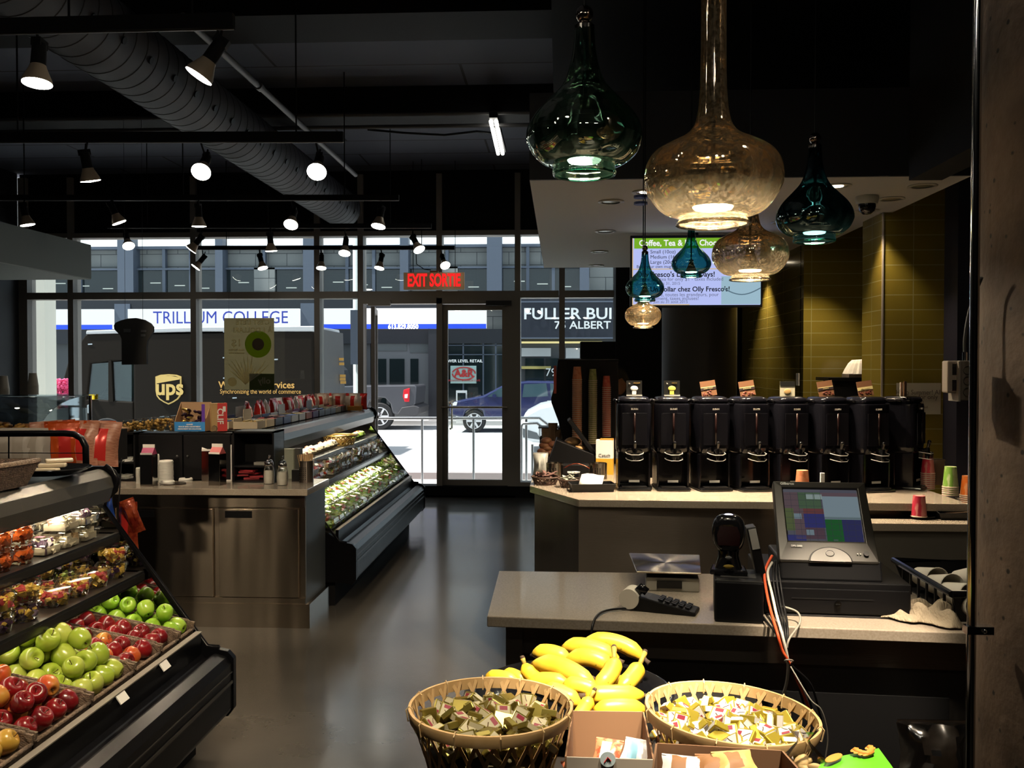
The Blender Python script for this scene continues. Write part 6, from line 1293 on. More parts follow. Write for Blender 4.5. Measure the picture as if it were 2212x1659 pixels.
E = [(0, 1), (1, 2), (2, 3), (3, 4), (4, 5)]
for s_ in (-1, 1):
    k = len(V); V += [((s_*.17-.04, -.05, 1.32), .055), ((s_*.22-.04, -.10, 1.10), .045), ((s_*.17-.06, -.28, 1.00), .035), ((s_*.16-.06, -.33, .985), .030)]; E += [(3, k), (k, k+1), (k+1, k+2), (k+2, k+3)]
    for f in range(5):
        h0 = len(V); a = (f-2)*.016; V += [((s_*.16-.06+a, -.37, .975), .010), ((s_*.16-.06+a*1.2, -.405+.006*abs(f-2), .965), .008)]; E += [(k+3, h0), (h0, h0+1)]
    k = len(V); V += [((s_*.09, 0, .85), .09), ((s_*.10, -.01, .48), .06), ((s_*.10, .02, .09), .045), ((s_*.10, -.12, .04), .035)]; E += [(0, k), (k, k+1), (k+1, k+2), (k+2, k+3)]
body = skinmesh('body', V, E, CLO, 0)
hc = Vector((-.125, -.135, 1.505)); Mh = Euler((R(18), R(-12), R(-40))).to_matrix()
q = MB(); n = 20; vs = []; rows = 14
for j in range(rows+1):
    ph = PI*j/rows; z = -math.cos(ph); r = math.sin(ph)
    for k in range(n):
        a = 2*PI*k/n; x = r*math.cos(a)*.076; y = r*math.sin(a)*.095; zz = z*.118
        if z < 0: x *= 1-.28*(-z)**1.5; y *= 1-.15*(-z)
        fr_ = max(0, -math.sin(a))
        if fr_ > .9 and abs(math.cos(a)) < .33 and -.35 < z < .12: y -= .020*(1-abs(z+.2)/.33)*(1 if abs(math.cos(a)) < .2 else .4)
        if fr_ > .8 and -.75 < z < -.5: y -= .004
        vs.append(hc+Mh @ Vector((x, y, zz)))
q.add(vs, [(j*n+k, j*n+(k+1) % n, (j+1)*n+(k+1) % n, (j+1)*n+k) for j in range(rows) for k in range(n)]); q.build('head', SKIN, per, smooth=True)
q = MB()
for s_ in (-1, 1): q.ball(hc+Mh @ Vector((s_*.078, .005, -.005)), .028, (.35, .7, 1), 10, 0, Mh)
q.build('ears', SKIN, per, smooth=True)
q = MB()
for s_ in (-1, 1): q.ball(hc+Mh @ Vector((s_*.030, -.086, .008)), .011, (1, .6, .6), 8, 0, Mh)
q.build('eyes', mat('eye_dark', (.02, .015, .012), .3), per, smooth=True)
q = MB(); q.ball(hc+Mh @ Vector((0, -.088, -.062)), .022, (1, .4, .3), 8, 0, Mh); q.build('mouth', mat('lips', (.30, .10, .08), .5), per, smooth=True)
q = MB(); vs = []
for j in range(8):
    ph = PI*(.50+.5*j/7); z = -math.cos(ph); r = math.sin(ph)
    for k in range(n):
        a = 2*PI*k/n; dn = .05 if math.sin(a) > -.2 else -.02; vs.append(hc+Mh @ Vector((r*math.cos(a)*.086, r*math.sin(a)*.106+.004, z*.128-(dn if j == 0 else 0))))
q.add(vs, [(j*n+k, j*n+(k+1) % n, (j+1)*n+(k+1) % n, (j+1)*n+k) for j in range(7) for k in range(n)]); q.build('hair', mat('black_hair', (.008, .007, .007), .5), per, smooth=True, solid=.008)
# ------------------------------------------------------------------ checkout counter
ZN = .90
A0, A1 = gp(1052, 1331, ZN), gp(1960, 1363, ZN); dirx = (A1-A0).normalized(); AR_ = math.atan2(dirx.y, dirx.x); perp = Vector((-dirx.y, dirx.x, 0))
B0 = gp(1078, 1233, ZN); A2 = A0+dirx*1.75; B2 = A2+perp*.72; B0b = B0
tag(MB().prism([(A0.x, A0.y), (A2.x, A2.y), (B2.x, B2.y), (B0b.x, B0b.y)], ZN-.032, ZN, 'Z').build('worktop', QUARTZ, bevel=.003), 'beige stone worktop of the checkout in the foreground', 'worktop')
t = thing('checkout_counter', 'dark fronted checkout counter below the stone worktop in the foreground', 'counter', (A0.x, A0.y, 0), AR_)
bx(.07, 1.72, .06, .66, .08, ZN-.033).build('counter_body', mat('dark_brown_front', (.025, .022, .02), .5), t); bx(.05, .10, .04, .08, 0, ZN-.033).build('steel_corner', STEELD, t); bx(.07, 1.72, .05, .06, ZN-.12, ZN-.035).build('front_rail', STEELD, t)
bx(.72, 1.30, .052, .06, .15, .70).build('kick_panel', BLKM, t)
def CT(name, label, cat, px, py, rz=0, z=ZN): return thing(name, label, cat, gp(px, py, z), AR_+R(rz))
# receipt printer with scanner on top
t = CT('receipt_printer', 'black boxy receipt printer on the checkout with a hand scanner standing on it', 'printer', 1596, 1346, -4); pr_ = t
q = MB(); q.prism([(0, 0), (.20, 0), (.20, .095), (.175, .118), (0, .118)], -.068, .068, 'X'); q.build('printer_body', mat('printer_black', (.006, .006, .007), .45, spec=.15), t, bevel=.006)
bx(-.05, .05, .05, .10, .118, .1195).build('paper_slot', mat('slot_dark', (.03, .03, .03), .6), t)
MB().box(-.068, .068, .002, .004, .1175, .1195).build('top_edge', mat('edge_grey', (.06, .06, .06), .3), t)
t = thing('barcode_scanner', 'black barcode scanner with rounded head standing on the receipt printer', 'scanner', pr_.location+Vector((-.012, .10, .1195)), AR_-R(5))
q = MB(); q.prism([(-.055, -.035), (.055, -.035), (.048, .05), (-.048, .05)], 0, .016, 'Z'); q.build('base', BLKG, t, bevel=.006)
q = MB(); q.tube([(0, .01, .01), (0, .012, .05), (0, .008, .085)], [.042, .030, .032], 16); q.build('stand_neck', BLKG, t, smooth=50)
Ms = Matrix.Translation((0, 0, .120)) @ Matrix.Rotation(R(8), 4, 'X')
n = 28; q = MB(); vs = []; pr = [(.30, -.030), (.80, -.032), (1, -.022), (1.02, 0), (.92, .025), (.55, .040), (0, .044)]
for r, y in pr:
    for k in range(n):
        a = 2*PI*k/n; e = .7; x = .047*r*math.copysign(abs(math.cos(a))**e, math.cos(a)); z = .056*r*math.copysign(abs(math.sin(a))**e, math.sin(a))*(1 if math.sin(a) > 0 else .95); x *= (1-.10*(z < 0)*abs(z)/.056); vs.append(Ms @ Vector((x, y, z)))
q.add(vs, [(j*n+k, j*n+(k+1) % n, (j+1)*n+(k+1) % n, (j+1)*n+k) for j in range(len(pr)-1) for k in range(n)]+[tuple(range(n))]); q.build('scanner_head', BLKG, t, smooth=60)
q = MB(); vs = [Ms @ Vector((x*.03, -.0335, z*.036)) for x, z in ((-1, -.8), (1, -.8), (1.1, .1), (.8, .8), (-.8, .8), (-1.1, .1))]; q.add(vs, [(0, 1, 2, 3, 4, 5)]); q.build('scan_window', mat('scan_red', (.012, .001, .002), .08), t)
MB().ball(Ms @ Vector((0, -.004, .056)), .010, (1.3, .6, .35), 10).build('status_light', glow('led_violet', (.75, .7, 1), 3), t, smooth=True)
MB().ball((0, -.030, .052), .010, (1, .3, .5), 8).build('trigger_mark', mat('dim_grey', (.1, .1, .1), .3), t); MB().ball((0, -.040, .028), .016, (1, .3, .4), 8).build('yellow_mark', mat('dim_yellow', (.15, .10, .01), .4), t)
# cash drawer, register
t = CT('cash_drawer', 'wide black cash drawer under the register screen', 'cash drawer', 1808, 1333, 0)
dr = t.location.copy()
bx(-.205, .205, 0, .40, .006, .10).build('drawer_body', BLK, t, bevel=.003); bx(-.20, .20, -.006, 0, .012, .082).build('drawer_front', mat('drawer_front', (.005, .005, .006), .4, spec=.15), t, bevel=.002)
bx(-.13, .10, -.0075, -.006, .052, .056).build('drawer_slot', BLKM, t)
MB().cyl((-.0, -.006, .040), (0, -.013, .040), .0095, 20).build('key_lock', CHROME, t, smooth=40); MB().box(-.006, .006, -.0145, -.013, .0388, .0412).build('key_slot', BLK, t); MB().box(-.004, .0, -.015, -.013, .046, .052).build('key_tab', CHROME, t)
MB().box(-.20, .205, -.004, 0, .001, .006).build('bottom_edge', DKM, t)
t = thing('register_screen', 'tilted touch screen cash register with coloured key grid', 'register', dr+Vector((-.01, .02, .10)), AR_)
# base housing
q = MB(); q.prism([(0, 0), (.26, 0), (.26, .055), (.02, .058)], -.145, .145, 'X'); q.build('base_housing', BLK, t, bevel=.006)
TIL = R(-37); MS = Matrix.Translation((-.005, .012, .052)) @ Matrix.Rotation(TIL, 4, 'X')
BZ = mat('bezel_dark_bronze', (.022, .020, .017), .36, .35)
w0, w1, hh = .142, .138, .272
def SP(x, z, y=0): return MS @ Vector((x, y, z))
q = MB()
outer = [(-w0, 0), (w0, 0), (w1, hh), (-w1, hh)]; inner = [(-.112, .068), (.112, .068), (.112, .248), (-.112, .248)]
vs = [SP(x, z, 0) for x, z in outer]+[SP(x, z, -.004) for x, z in inner]+[SP(x, z, .035) for x, z in outer]+[SP(x, z, .004) for x, z in inner]
q.add(vs, [(0, 1, 5, 4), (1, 2, 6, 5), (2, 3, 7, 6), (3, 0, 4, 7), (8, 11, 10, 9), (0, 8, 9, 1), (1, 9, 10, 2), (2, 10, 11, 3), (3, 11, 8, 0), (4, 5, 13, 12), (5, 6, 14, 13), (6, 7, 15, 14), (7, 4, 12, 15), (12, 13, 14, 15)])
q.build('bezel', BZ, t, bevel=.006)
def scr(nm, x0, x1, z0, z1, m, d=.0034):
    q = MB(); q.add([SP(-.112+.224*x0, .068+.18*z0, d), SP(-.112+.224*x1, .068+.18*z0, d), SP(-.112+.224*x1, .068+.18*z1, d), SP(-.112+.224*x0, .068+.18*z1, d)], [(0, 1, 2, 3)]); q.build(nm, m, t)
SS = lambda n, c, e=.85: glow('reg_'+n, lin(c)[:3], e)
scr('screen_face', 0, 1, 0, 1, glow('reg_base', lin('4a4a52')[:3], .9), .0038)
tiles = [(.0, .2, .62, .93, '54464a', 'rose'), (.2, .5, .62, .93, '41533f', 'moss'), (.5, 1, .93, 1, '4b4b55', 'top'), (0, .5, .93, 1, '505058', 'top2'), (.52, 1, .47, .86, '6f7e86', 'pale'), (.5, 1, .86, .93, '55474d', 'rose2'), (.52, 1, .42, .47, '606f74', 'strip'), (0, .12, .20, .62, '4d5638', 'olive'), (.12, .25, .05, .62, '54464a', 'rose'), (.25, .52, .26, .52, '2f3060', 'violet'), (.25, .52, .52, .62, '5c3838', 'brick'), (.25, .5, .05, .26, '4b3a42', 'plum'), (.52, .74, 0, .42, '20502a', 'green'), (.74, 1, 0, .42, '2c2d50', 'navy'), (0, .25, 0, .12, '313362', 'violet2'), (.12, .22, .42, .52, '66747c', 'key'), (.26, .36, .12, .22, '66747c', 'key'), (.31, .41, .80, .90, '7c8a86', 'key2'), (.42, .52, .80, .90, '7c8a86', 'key2'), (.60, .66, .02, .05, '40504a', 'k3')]
for k, (x0, x1, z0, z1, c, nme) in enumerate(tiles): scr('key_block', x0, x1, z0, z1, SS(nme, c), .0032-.0002*(k > 14))
q = MB()
for i in range(1, 10):
    for a_, b_ in (((i/10, 0), (i/10, .42 if i > 5 else .93)),): p0, p1 = SP(-.112+.224*a_[0], .068+.18*a_[1], .0028), SP(-.112+.224*b_[0], .068+.18*b_[1], .0028); q.tube([p0, p1], .0004, 4)
for j in range(1, 9): q.tube([SP(-.112, .068+.02*j, .0028), SP(.112 if j < 5 else .004, .068+.02*j, .0028)], .0004, 4)
q.build('key_grid', glow('reg_line', lin('33353d')[:3], .8), t)
n = 20; q = MB(); vs = [SP(.004, .0, -.006)]+[SP(.004+.058*math.cos(PI*k/n), .044*math.sin(PI*k/n), -.007) for k in range(n+1)]; q.add(vs, [(0, k+1, k+2) for k in range(n)]); q.build('round_badge_panel', mat('bezel_lighter', (.036, .033, .029), .4, .3), t, solid=.003)
q = MB(); q.tube([SP(.004+.060*math.cos(PI*k/n), .046*math.sin(PI*k/n), -.005) for k in range(n+1)], .0022, 6); q.build('badge_groove', BLK, t)
q = MB(); q.tube([SP(.004+.012*math.cos(2*PI*k/16), .026+.010*math.sin(2*PI*k/16), -.009) for k in range(17)], .0012, 5, cap=False); q.build('badge_ring', mat('ring_dark', (.03, .028, .026), .4), t)
MB().cyl(SP(.108, .028, -.002), SP(.108, .028, -.008), .008, 16).build('power_button', BLK, t, smooth=40)
for x in (.083, .091): MB().cyl(SP(x, .027, -.004), SP(x, .027, -.0065), .0022, 8).build('indicator', mat('indicator_grey', (.3, .3, .28), .4), t)
WL = mat('bezel_print', (.55, .55, .52), .5)
def BT(b_, s_, x, z, al='LEFT'): text(b_, s_, WL, t, MS @ Matrix.Translation((x, -.0068, z)) @ Matrix.Rotation(PI/2, 4, 'X'), al, .0003, bold=.0003)
BT('Gilbarco', .012, -.118, .260); BT('DPS-2000', .008, -.105, .048)
# customer display at the left of the register
t2 = thing('side_display', 'slim dark card reader standing at the left edge of the register', 'card reader', dr+Vector((-.205, .03, .0)), AR_)
q = MB(); M_ = Matrix.Rotation(R(-12), 4, 'Y'); q.box(-.016, .012, .0, .06, .0, .255, 0, M_ @ Matrix.Translation((.02, 0, 0))); q.build('reader_body', BLK, t2, bevel=.004)
q = MB(); q.box(-.012, .010, -.003, .0, .19, .25, 0, M_ @ Matrix.Translation((.02, 0, 0))); q.build('pale_label', mat('label_dull', (.25, .25, .24), .5), t2)
# scale
t = CT('steel_scale', 'low stainless steel scale behind the payment terminal', 'scale', 1446, 1278, 0)
bx(-.075, .095, 0, .22, 0, .045).build('scale_base', mat('scale_beige', (.28, .26, .22), .5), t, bevel=.004); MB().prism([(-.105, -.02), (.10, -.02), (.115, .27), (-.13, .27)], .062, .068, 'Z').build('weighing_plate', STEEL, t, bevel=.002)
bx(-.03, .03, .08, .15, .045, .062).build('plate_support', DKM, t); bx(-.04, .04, -.006, 0, .012, .035).build('readout', BLKG, t)
# payment terminal with paper roll
t = CT('payment_terminal', 'black payment terminal lying on the checkout with a fat paper roll', 'terminal', 1432, 1326, -14)
q = MB(); q.prism([(-.09, 0), (.095, 0), (.095, .012), (-.045, .040), (-.088, .045)], -.0, .075, 'Y'); q.build('terminal_body', BLK, t, bevel=.004)
q = MB()
for i in range(5):
    for j in range(4):
        M_ = Matrix.Translation((-.01+.02*i, .012+.016*j, .036-.0041*i)) @ Matrix.Rotation(R(11.5), 4, 'Y'); q.box(-.007, .007, -.005, .005, 0, .004, 0, M_)
q.build('keypad', BLK, t); MB().cyl((-.102, .055, .035), (-.102, -.005, .035), .030, 28).build('paper_roll', mat('roll_paper', (.60, .56, .48), .8), t, smooth=40)
MB().tube([(-.085, .02, .05), (-.068, .02, .066), (-.052, .02, .055)], [.012, .016, .012], 12).build('roll_cover', BLKG, t, smooth=True)
a_ = gp(1362, 1318, ZN)+Vector((0, 0, .006)); b_ = gp(1310, 1323, ZN)+Vector((0, 0, .006)); c_ = gp(1285, 1340, ZN)+Vector((0, 0, .004)); d_ = c_+Vector((-.012, -.035, -.05)); e_ = d_+Vector((-.004, 0, -.15))
def smooth_path(P, k=6):
    out = []; n = len(P)
    for i in range(n-1):
        p0, p1, p2, p3 = P[max(i-1, 0)], P[i], P[i+1], P[min(i+2, n-1)]
        for j in range(k): u = j/k; out.append(.5*((2*p1)+(p2-p0)*u+(2*p0-5*p1+4*p2-p3)*u*u+(3*p1-p0-3*p2+p3)*u**3))
    return out+[P[-1]]
tag(MB().tube(smooth_path([a_, b_, c_, d_, e_]), .0035, 8).build('terminal_cable', BLK, smooth=True), 'black power cord running from the terminal over the worktop edge', 'cord')
# cables
def cable(pts, r, m, nm, lab, grp=None): tag(MB().tube(smooth_path(pts), r, 7).build(nm, m, smooth=True), lab, 'cable', grp)
OC = mat('orange_cable', (.75, .10, .03), .4); WC = mat('white_cable', (.65, .62, .55), .4); GC = mat('grey_cable', (.28, .26, .22), .5)
def D(px, py, Y): return dp(px, py, Y)
cable([D(1668, 1200, 2.80), D(1652, 1235, 2.76), D(1656, 1280, 2.70), D(1668, 1330, 2.60), D(1680, 1370, 2.53), D(1690, 1405, 2.52), D(1704, 1430, 2.52), D(1735, 1500, 2.56), D(1760, 1560, 2.6)], .0042, OC, 'orange_cable', 'orange cable in the bundle hanging over the worktop edge')
cable([D(1668, 1215, 2.80), D(1658, 1238, 2.76), D(1668, 1285, 2.70), D(1678, 1330, 2.60), D(1690, 1372, 2.53), D(1702, 1428, 2.52), D(1700, 1470, 2.55), D(1692, 1500, 2.58)], .0042, WC, 'white_cable', 'white cable in the bundle beside the orange one')
for k, (dx, nm) in enumerate(((6, 'leftmost'), (13, 'middle'), (20, 'rightmost'))):
    cable([D(1672+dx*.5, 1210, 2.80), D(1664+dx, 1245, 2.75), D(1672+dx, 1300, 2.68), D(1684+dx*.8, 1345, 2.575), D(1692+dx*.5, 1385, 2.53), D(1704, 1430, 2.52), D(1712+dx*2, 1480, 2.55), D(1735+dx*2, 1560, 2.6)], .0034, BLK, 'black_cable', f'{nm} of the three black cables in the bundle')
cable([D(1690, 1310, 2.68), D(1722, 1322, 2.66), D(1728, 1345, 2.6), D(1705, 1380, 2.53), D(1700, 1400, 2.52)], .003, GC, 'grey_cable', 'thin grey cable looping out to the right of the bundle')
cable([D(1640, 1322, 2.72), D(1658, 1345, 2.6), D(1680, 1375, 2.54), D(1700, 1425, 2.52)], .003, BLK, 'black_cable', 'black cable joining the bundle from the printer')
tag(MB().tube([D(1704+9*math.cos(a*PI/6), 1428+3*math.sin(a*PI/6), 2.52+.012*math.sin(a*PI/6)) for a in range(13)], .002, 6).build('cable_tie', GC), 'grey tie holding the cable bundle', 'tie')
cable([D(1708, 1440, 2.5), D(1750, 1510, 2.42), D(1775, 1535, 2.4), D(1788, 1590, 2.4), D(1783, 1640, 2.4)], .002, GC, 'grey_wire', 'thin grey wire curving down right of the cable bundle')
# crate with cups, towel
a_, b_ = gp(1930, 1207, 0) if False else None, None
CXL, CYF, CYB, CZ = .0, 2.66, 3.12, .985
cxl = XP(1930, CYB, 1207)
t = thing('cup_crate', 'black slanted edge crate holding white paper cups beside the concrete column', 'crate', (cxl, CYF, ZN))
q = MB(); a, b, h = .40, CYB-CYF, CZ-ZN
q.add([(.03, .03, .002), (a-.02, .03, .002), (a-.02, b-.02, .002), (.03, b-.02, .002), (0, 0, h), (a, 0, h), (a, b, h), (0, b, h)], [(3, 2, 1, 0), (0, 1, 5, 4), (1, 2, 6, 5), (2, 3, 7, 6)]); q.build('crate_wall', BLK, t, solid=.004)
q = MB(); q.tube([(0, 0, h), (a, 0, h), (a, b, h), (0, b, h), (0, 0, h)], .010, 8); q.build('crate_rim', BLKG, t, smooth=40)
q = MB(); 
for k in range(7): q.box(.012, .018, .02+.065*k, .028+.065*k, .0, h)
q.build('side_ribs', BLK, t)
wc = None
for k, (dx, dy, rx, ry) in enumerate(((.05, .06, 1.5, .1), (.05, .16, 1.5, .3), (.05, .26, 1.45, .2), (.05, .37, 1.5, .2), (.15, .08, 1.4, .8), (.14, .20, 1.5, .9), (.15, .32, 1.3, .5), (.25, .14, 1.4, 1.2))):
    if wc is None: c = wc = thing('white_cup', 'x', 'cup'); MB().lathe([(0, .002), (.028, 0), (.0285, .004), (.040, .10), (.042, .102), (.040, .104), (.038, .10), (.026, .006), (0, .005)], 22, cap=False).build('cup_wall', mat('white_cup_paper', (.62, .58, .50), .6), c, smooth=40)
    else: c = dup(wc, (0, 0, 0))
    c.location = (cxl+dx+.01, CYF+dy+.03, ZN+.048); c.rotation_euler = (rx, 0, ry); tag(c, 'white paper cup lying in the black crate', 'cup', 'white cups in the crate')
q = MB(); rb = random.Random(4); nx, ny = 26, 14; vs = []
P0, P1, P2, P3 = gp(1902, 1338, ZN), gp(2080, 1365, ZN), gp(2068, 1322, ZN), gp(1915, 1312, ZN)
for j in range(ny):
    for i in range(nx):
        u, v = i/(nx-1), j/(ny-1); p = (P0*(1-u)+P1*u)*(1-v)+(P3*(1-u)+P2*u)*v
        ed = min(u, 1-u, v, 1-v); hgt = .004+.052*min(1, ed*6)*(.50+.50*math.sin(u*17+3*math.sin(v*5))*math.cos(v*9+2*u))+rb.uniform(0, .003)
        vs.append(p+Vector((rb.uniform(-.004, .004)+.008*math.sin(v*12), .012*math.sin(u*14)*(ed < .1), hgt)))
q.add(vs, [(j*nx+i, j*nx+i+1, (j+1)*nx+i+1, (j+1)*nx+i) for j in range(ny-1) for i in range(nx-1)])
tag(q.build('crumpled_towel', mat('beige_towel', (.38, .31, .22), .9, bump=(70, .8, (3, 1, 1))), smooth=True, solid=.004, sub=1), 'crumpled beige cloth lying on the worktop before the crate', 'towel')
# plastic bag under the counter
s_ = bag('plastic_bag', 'dark translucent plastic bag slumped below the checkout worktop', 'bag', .09, .16, .06, clear('smoky_bag', (.45, .42, .4), .25, .15), clear('smoky_bag', (.45, .42, .4), .25, .15), 61); s_.location = gp(2020, 1640, .55); s_.location.y = 2.42; s_.location.x = XP(2020, 2.42)
tag(bx(.9, 1.25, 2.36, 2.5, 0, .55).build('under_counter_bin', BLKM), 'black bin below the checkout worktop by the column', 'bin')
# ------------------------------------------------------------------ conduit, box, thermostat on the column
t = thing('conduit_pipe', 'tall shiny steel conduit running up the concrete column', 'pipe', (XP(2104, 1.93), 1.93, 0)); L = Vector(t.location)
MB().cyl((0, 0, 0), (0, 0, 4.05), .0095, 14).build('pipe_body', CHROME, t, smooth=40)
for py in (1345,): z = ZP(py, 1.93); MB().box(-.013, .04, -.012, .012, z-.008, z+.008).build('pipe_strap', CHROME, t); MB().ball((.02, -.014, z), .005).build('screw', CHROME, t)
t = thing('junction_box', 'painted square junction box fixed beside the steel conduit', 'junction box', dp(2088, 822, 1.98)); k_ = 1.98/2000
PB_ = mat('painted_box', (.20, .16, .12), .6)
MB().box(-15*k_, 16*k_, 0, .045, -42*k_, 42*k_).build('box_body', PB_, t, bevel=.002); MB().box(-19*k_, -15*k_, -.006, .045, -44*k_, 40*k_).build('cover_flange', mat('painted_box_light', (.3, .25, .2), .6), t)
for j in (-24, 0, 22):
    q = MB(); q.tube([(2*k_+9*k_*math.cos(a*PI/8), -.001, j*k_+9*k_*math.sin(a*PI/8)) for a in range(17)], .0008, 5, cap=False); q.build('knockout_ring', mat('ring_shadow', (.10, .08, .06), .6), t)
MB().cyl((2*k_, .015, 42*k_), (2*k_, .015, 60*k_), .005, 10).build('cable_fitting', CHROME, t, smooth=40)
MB().tube(smooth_path([Vector((2*k_, .015, 58*k_)), Vector((2*k_, .015, 90*k_)), Vector((8*k_, .012, 140*k_)), Vector((17*k_, 0, 185*k_)), Vector((20*k_, -.02, 215*k_))]), .0035, 8).build('flex_conduit', PIPE, t, smooth=True)
t = thing('thermostat', 'beige vented thermostat on the left of the junction box', 'thermostat', dp(2058, 814, 1.985)); 
MB().box(-11*k_, 11*k_, 0, .03, -34*k_, 34*k_).build('cover', mat('beige_cover', (.42, .33, .25), .5), t, bevel=.003)
q = MB()
for j in range(8): q.box(-1*k_, 9*k_, -.0012, 0, (26-3*j)*k_, (27.4-3*j)*k_); q.box(-1*k_, 9*k_, -.0012, 0, (-8-3*j)*k_, (-6.6-3*j)*k_)
q.build('vent_slots', BLK, t)
# ------------------------------------------------------------------ foreground display table
ZD = .85
t = thing('display_table', 'dark table under the baskets of sweets and the bananas', 'table', (.115, 1.65, 0)); bx(-.345, .345, -.6, .57, ZD-.03, ZD).build('table_top', mat('dark_table', (.02, .017, .015), .4, spec=.2), t, bevel=.004); bx(-.31, .31, -.5, .5, 0, ZD-.031).build('base_body', BLKM, t)
# banana bowl
BC = Vector((.03, 2.02, ZD+.001)); t = thing('black_bowl', 'wide shallow black bowl heaped with bananas', 'bowl', BC)
MB().lathe([(0, 0), (.10, 0), (.16, .025), (.212, .065), (.218, .070), (.212, .072), (.155, .034), (.09, .012), (0, .010)], 40, cap=False).build('bowl_body', BLKG, t, smooth=60)
BAN = mat('banana_skin', (.82, .46, .02), .38, noise=(16, 5, .30, .62, (1, 1, 1)), col2=(.88, .58, .045), coat=.1)
def _spots():
    nt = BAN.node_tree; b = nt.nodes['Principled BSDF']; src = b.inputs['Base Color'].links[0].from_socket
    tc = nt.nodes.new('ShaderNodeTexCoord'); n = nt.nodes.new('ShaderNodeTexNoise'); n.inputs['Scale'].default_value = 62; n.inputs['Detail'].default_value = 3
    r = nt.nodes.new('ShaderNodeMapRange'); r.inputs[1].default_value = .28; r.inputs[2].default_value = .33; r.inputs[3].default_value = .25; r.inputs[4].default_value = 1
    nt.links.new(tc.outputs['Object'], n.inputs['Vector']); nt.links.new(n.outputs['Fac'], r.inputs[0])
    mx = nt.nodes.new('ShaderNodeMix'); mx.data_type = 'RGBA'; mx.blend_type = 'MULTIPLY'; mx.inputs[0].default_value = 1
    nt.links.new(src, mx.inputs[6]); nt.links.new(r.outputs[0], mx.inputs[7]); nt.links.new(mx.outputs[2], b.inputs['Base Color'])
_spots()
STM = mat('banana_stem', (.40, .28, .05), .6); TIP = mat('banana_tip', (.06, .035, .02), .8)
def banana(p0, p1, p2, r, lab, stem=0, bow=.0):
    """three points along the fruit; stem: long stalk length at p0"""
    o = thing('banana', lab, 'banana', p1); P = []
    for k in range(15):
        u = k/14; P.append((p0*(1-u)**2+(2*p1-.5*(p0+p2))*2*u*(1-u)+p2*u*u)-Vector(p1))
    rs = [r*max(.26, min(1, (min(k, 14-k)+.7)/3.6)**.62) for k in range(15)]
    q = MB(); q.tube(P, rs, 10)
    n = 10
    for i in range(15):        # five soft edges
        c = P[i]
        for j in range(n):
            v = Vector(q.v[i*n+j]); q.v[i*n+j] = tuple(c+(v-c)*(1.05 if j % 2 == 0 else .97))
    q.build('fruit', BAN, o, smooth=True)
    d_ = (P[0]-P[1]).normalized(); sl = stem or .014
    MB().tube([P[0]-d_*.003, P[0]+d_*sl*.5, P[0]+d_*sl], [r*.30, r*.27, r*.34], 8).build('stalk', STM if stem else TIP, o, smooth=True)
    if stem: MB().tube([P[0]+d_*sl, P[0]+d_*(sl+.006)], [r*.36, r*.25], 8).build('stalk_end', TIP, o, smooth=True)
    d_ = (P[-1]-P[-2]).normalized(); MB().tube([P[-1]-d_*.002, P[-1]+d_*.007], [r*.27, r*.2], 8).build('blossom_tip', TIP, o, smooth=True)
def Bn(a, b, c, Y, r, lab, stem=0):
    Ys = Y if isinstance(Y, tuple) else (Y, Y, Y); banana(dp(a[0], a[1], Ys[0]), dp(b[0], b[1], Ys[1]), dp(c[0], c[1], Ys[2]), r, lab, stem)
Bn((1392, 1424), (1330, 1388), (1262, 1388), (2.10, 2.13, 2.14), .0185, 'topmost banana of the heap, lying at the back')
Bn((1335, 1425), (1272, 1398), (1216, 1400), (2.06, 2.08, 2.10), .0185, 'second banana from the top, just in front of the topmost')
Bn((1232, 1428), (1190, 1410), (1152, 1414), (2.04, 2.06, 2.08), .0175, 'short visible banana at the upper left of the heap')
Bn((1326, 1450), (1276, 1421), (1222, 1432), (1.99, 2.0, 2.03), .020, 'banana arching through the middle of the heap')
Bn((1288, 1496), (1222, 1447), (1152, 1436), (1.88, 1.93, 1.99), .0215, 'longest banana, crossing the front of the heap from the left')
Bn((1133, 1434), (1152, 1462), (1190, 1478), (1.98, 1.96, 1.92), .0165, 'banana hanging down at the left of the heap', .012)
Bn((1050, 1464), (1082, 1462), (1118, 1474), (1.95, 1.94, 1.92), .0145, 'leftmost banana, lying low by the bowl rim')
Bn((1088, 1455), (1112, 1458), (1135, 1474), (1.99, 1.98, 1.96), .013, 'small banana end behind the leftmost one')
Bn((1218, 1482), (1256, 1482), (1292, 1500), (1.86, 1.85, 1.84), .018, 'banana with a dark tip below the longest one')
Bn((1327, 1424), (1318, 1455), (1286, 1488), (1.95, 1.92, 1.89), .019, 'banana with a raised stalk in the centre right', .030)
Bn((1382, 1435), (1366, 1462), (1340, 1486), (1.97, 1.94, 1.90), .019, 'rightmost banana with a raised stalk', .032)
Bn((1266, 1503), (1322, 1501), (1388, 1502), (1.82, 1.82, 1.84), .020, 'straight banana lying across the front right')
Bn((1276, 1506), (1262, 1530), (1246, 1552), (1.79, 1.78, 1.77), .014, 'narrow banana end pointing down between the baskets', .014)
Bn((1284, 1536), (1336, 1528), (1392, 1534), (1.78, 1.78, 1.80), .018, 'lowest banana, behind the cardboard box')
Bn((1176, 1490), (1212, 1498), (1252, 1522), (1.84, 1.83, 1.81), .0185, 'banana behind the left basket rim')
Bn((1140, 1478), (1180, 1470), (1230, 1478), (1.93, 1.92, 1.90), .018, 'banana tucked under the long one on the left')
Bn((1290, 1470), (1330, 1478), (1380, 1472), (1.96, 1.97, 1.98), .019, 'banana under the two raised stalks')
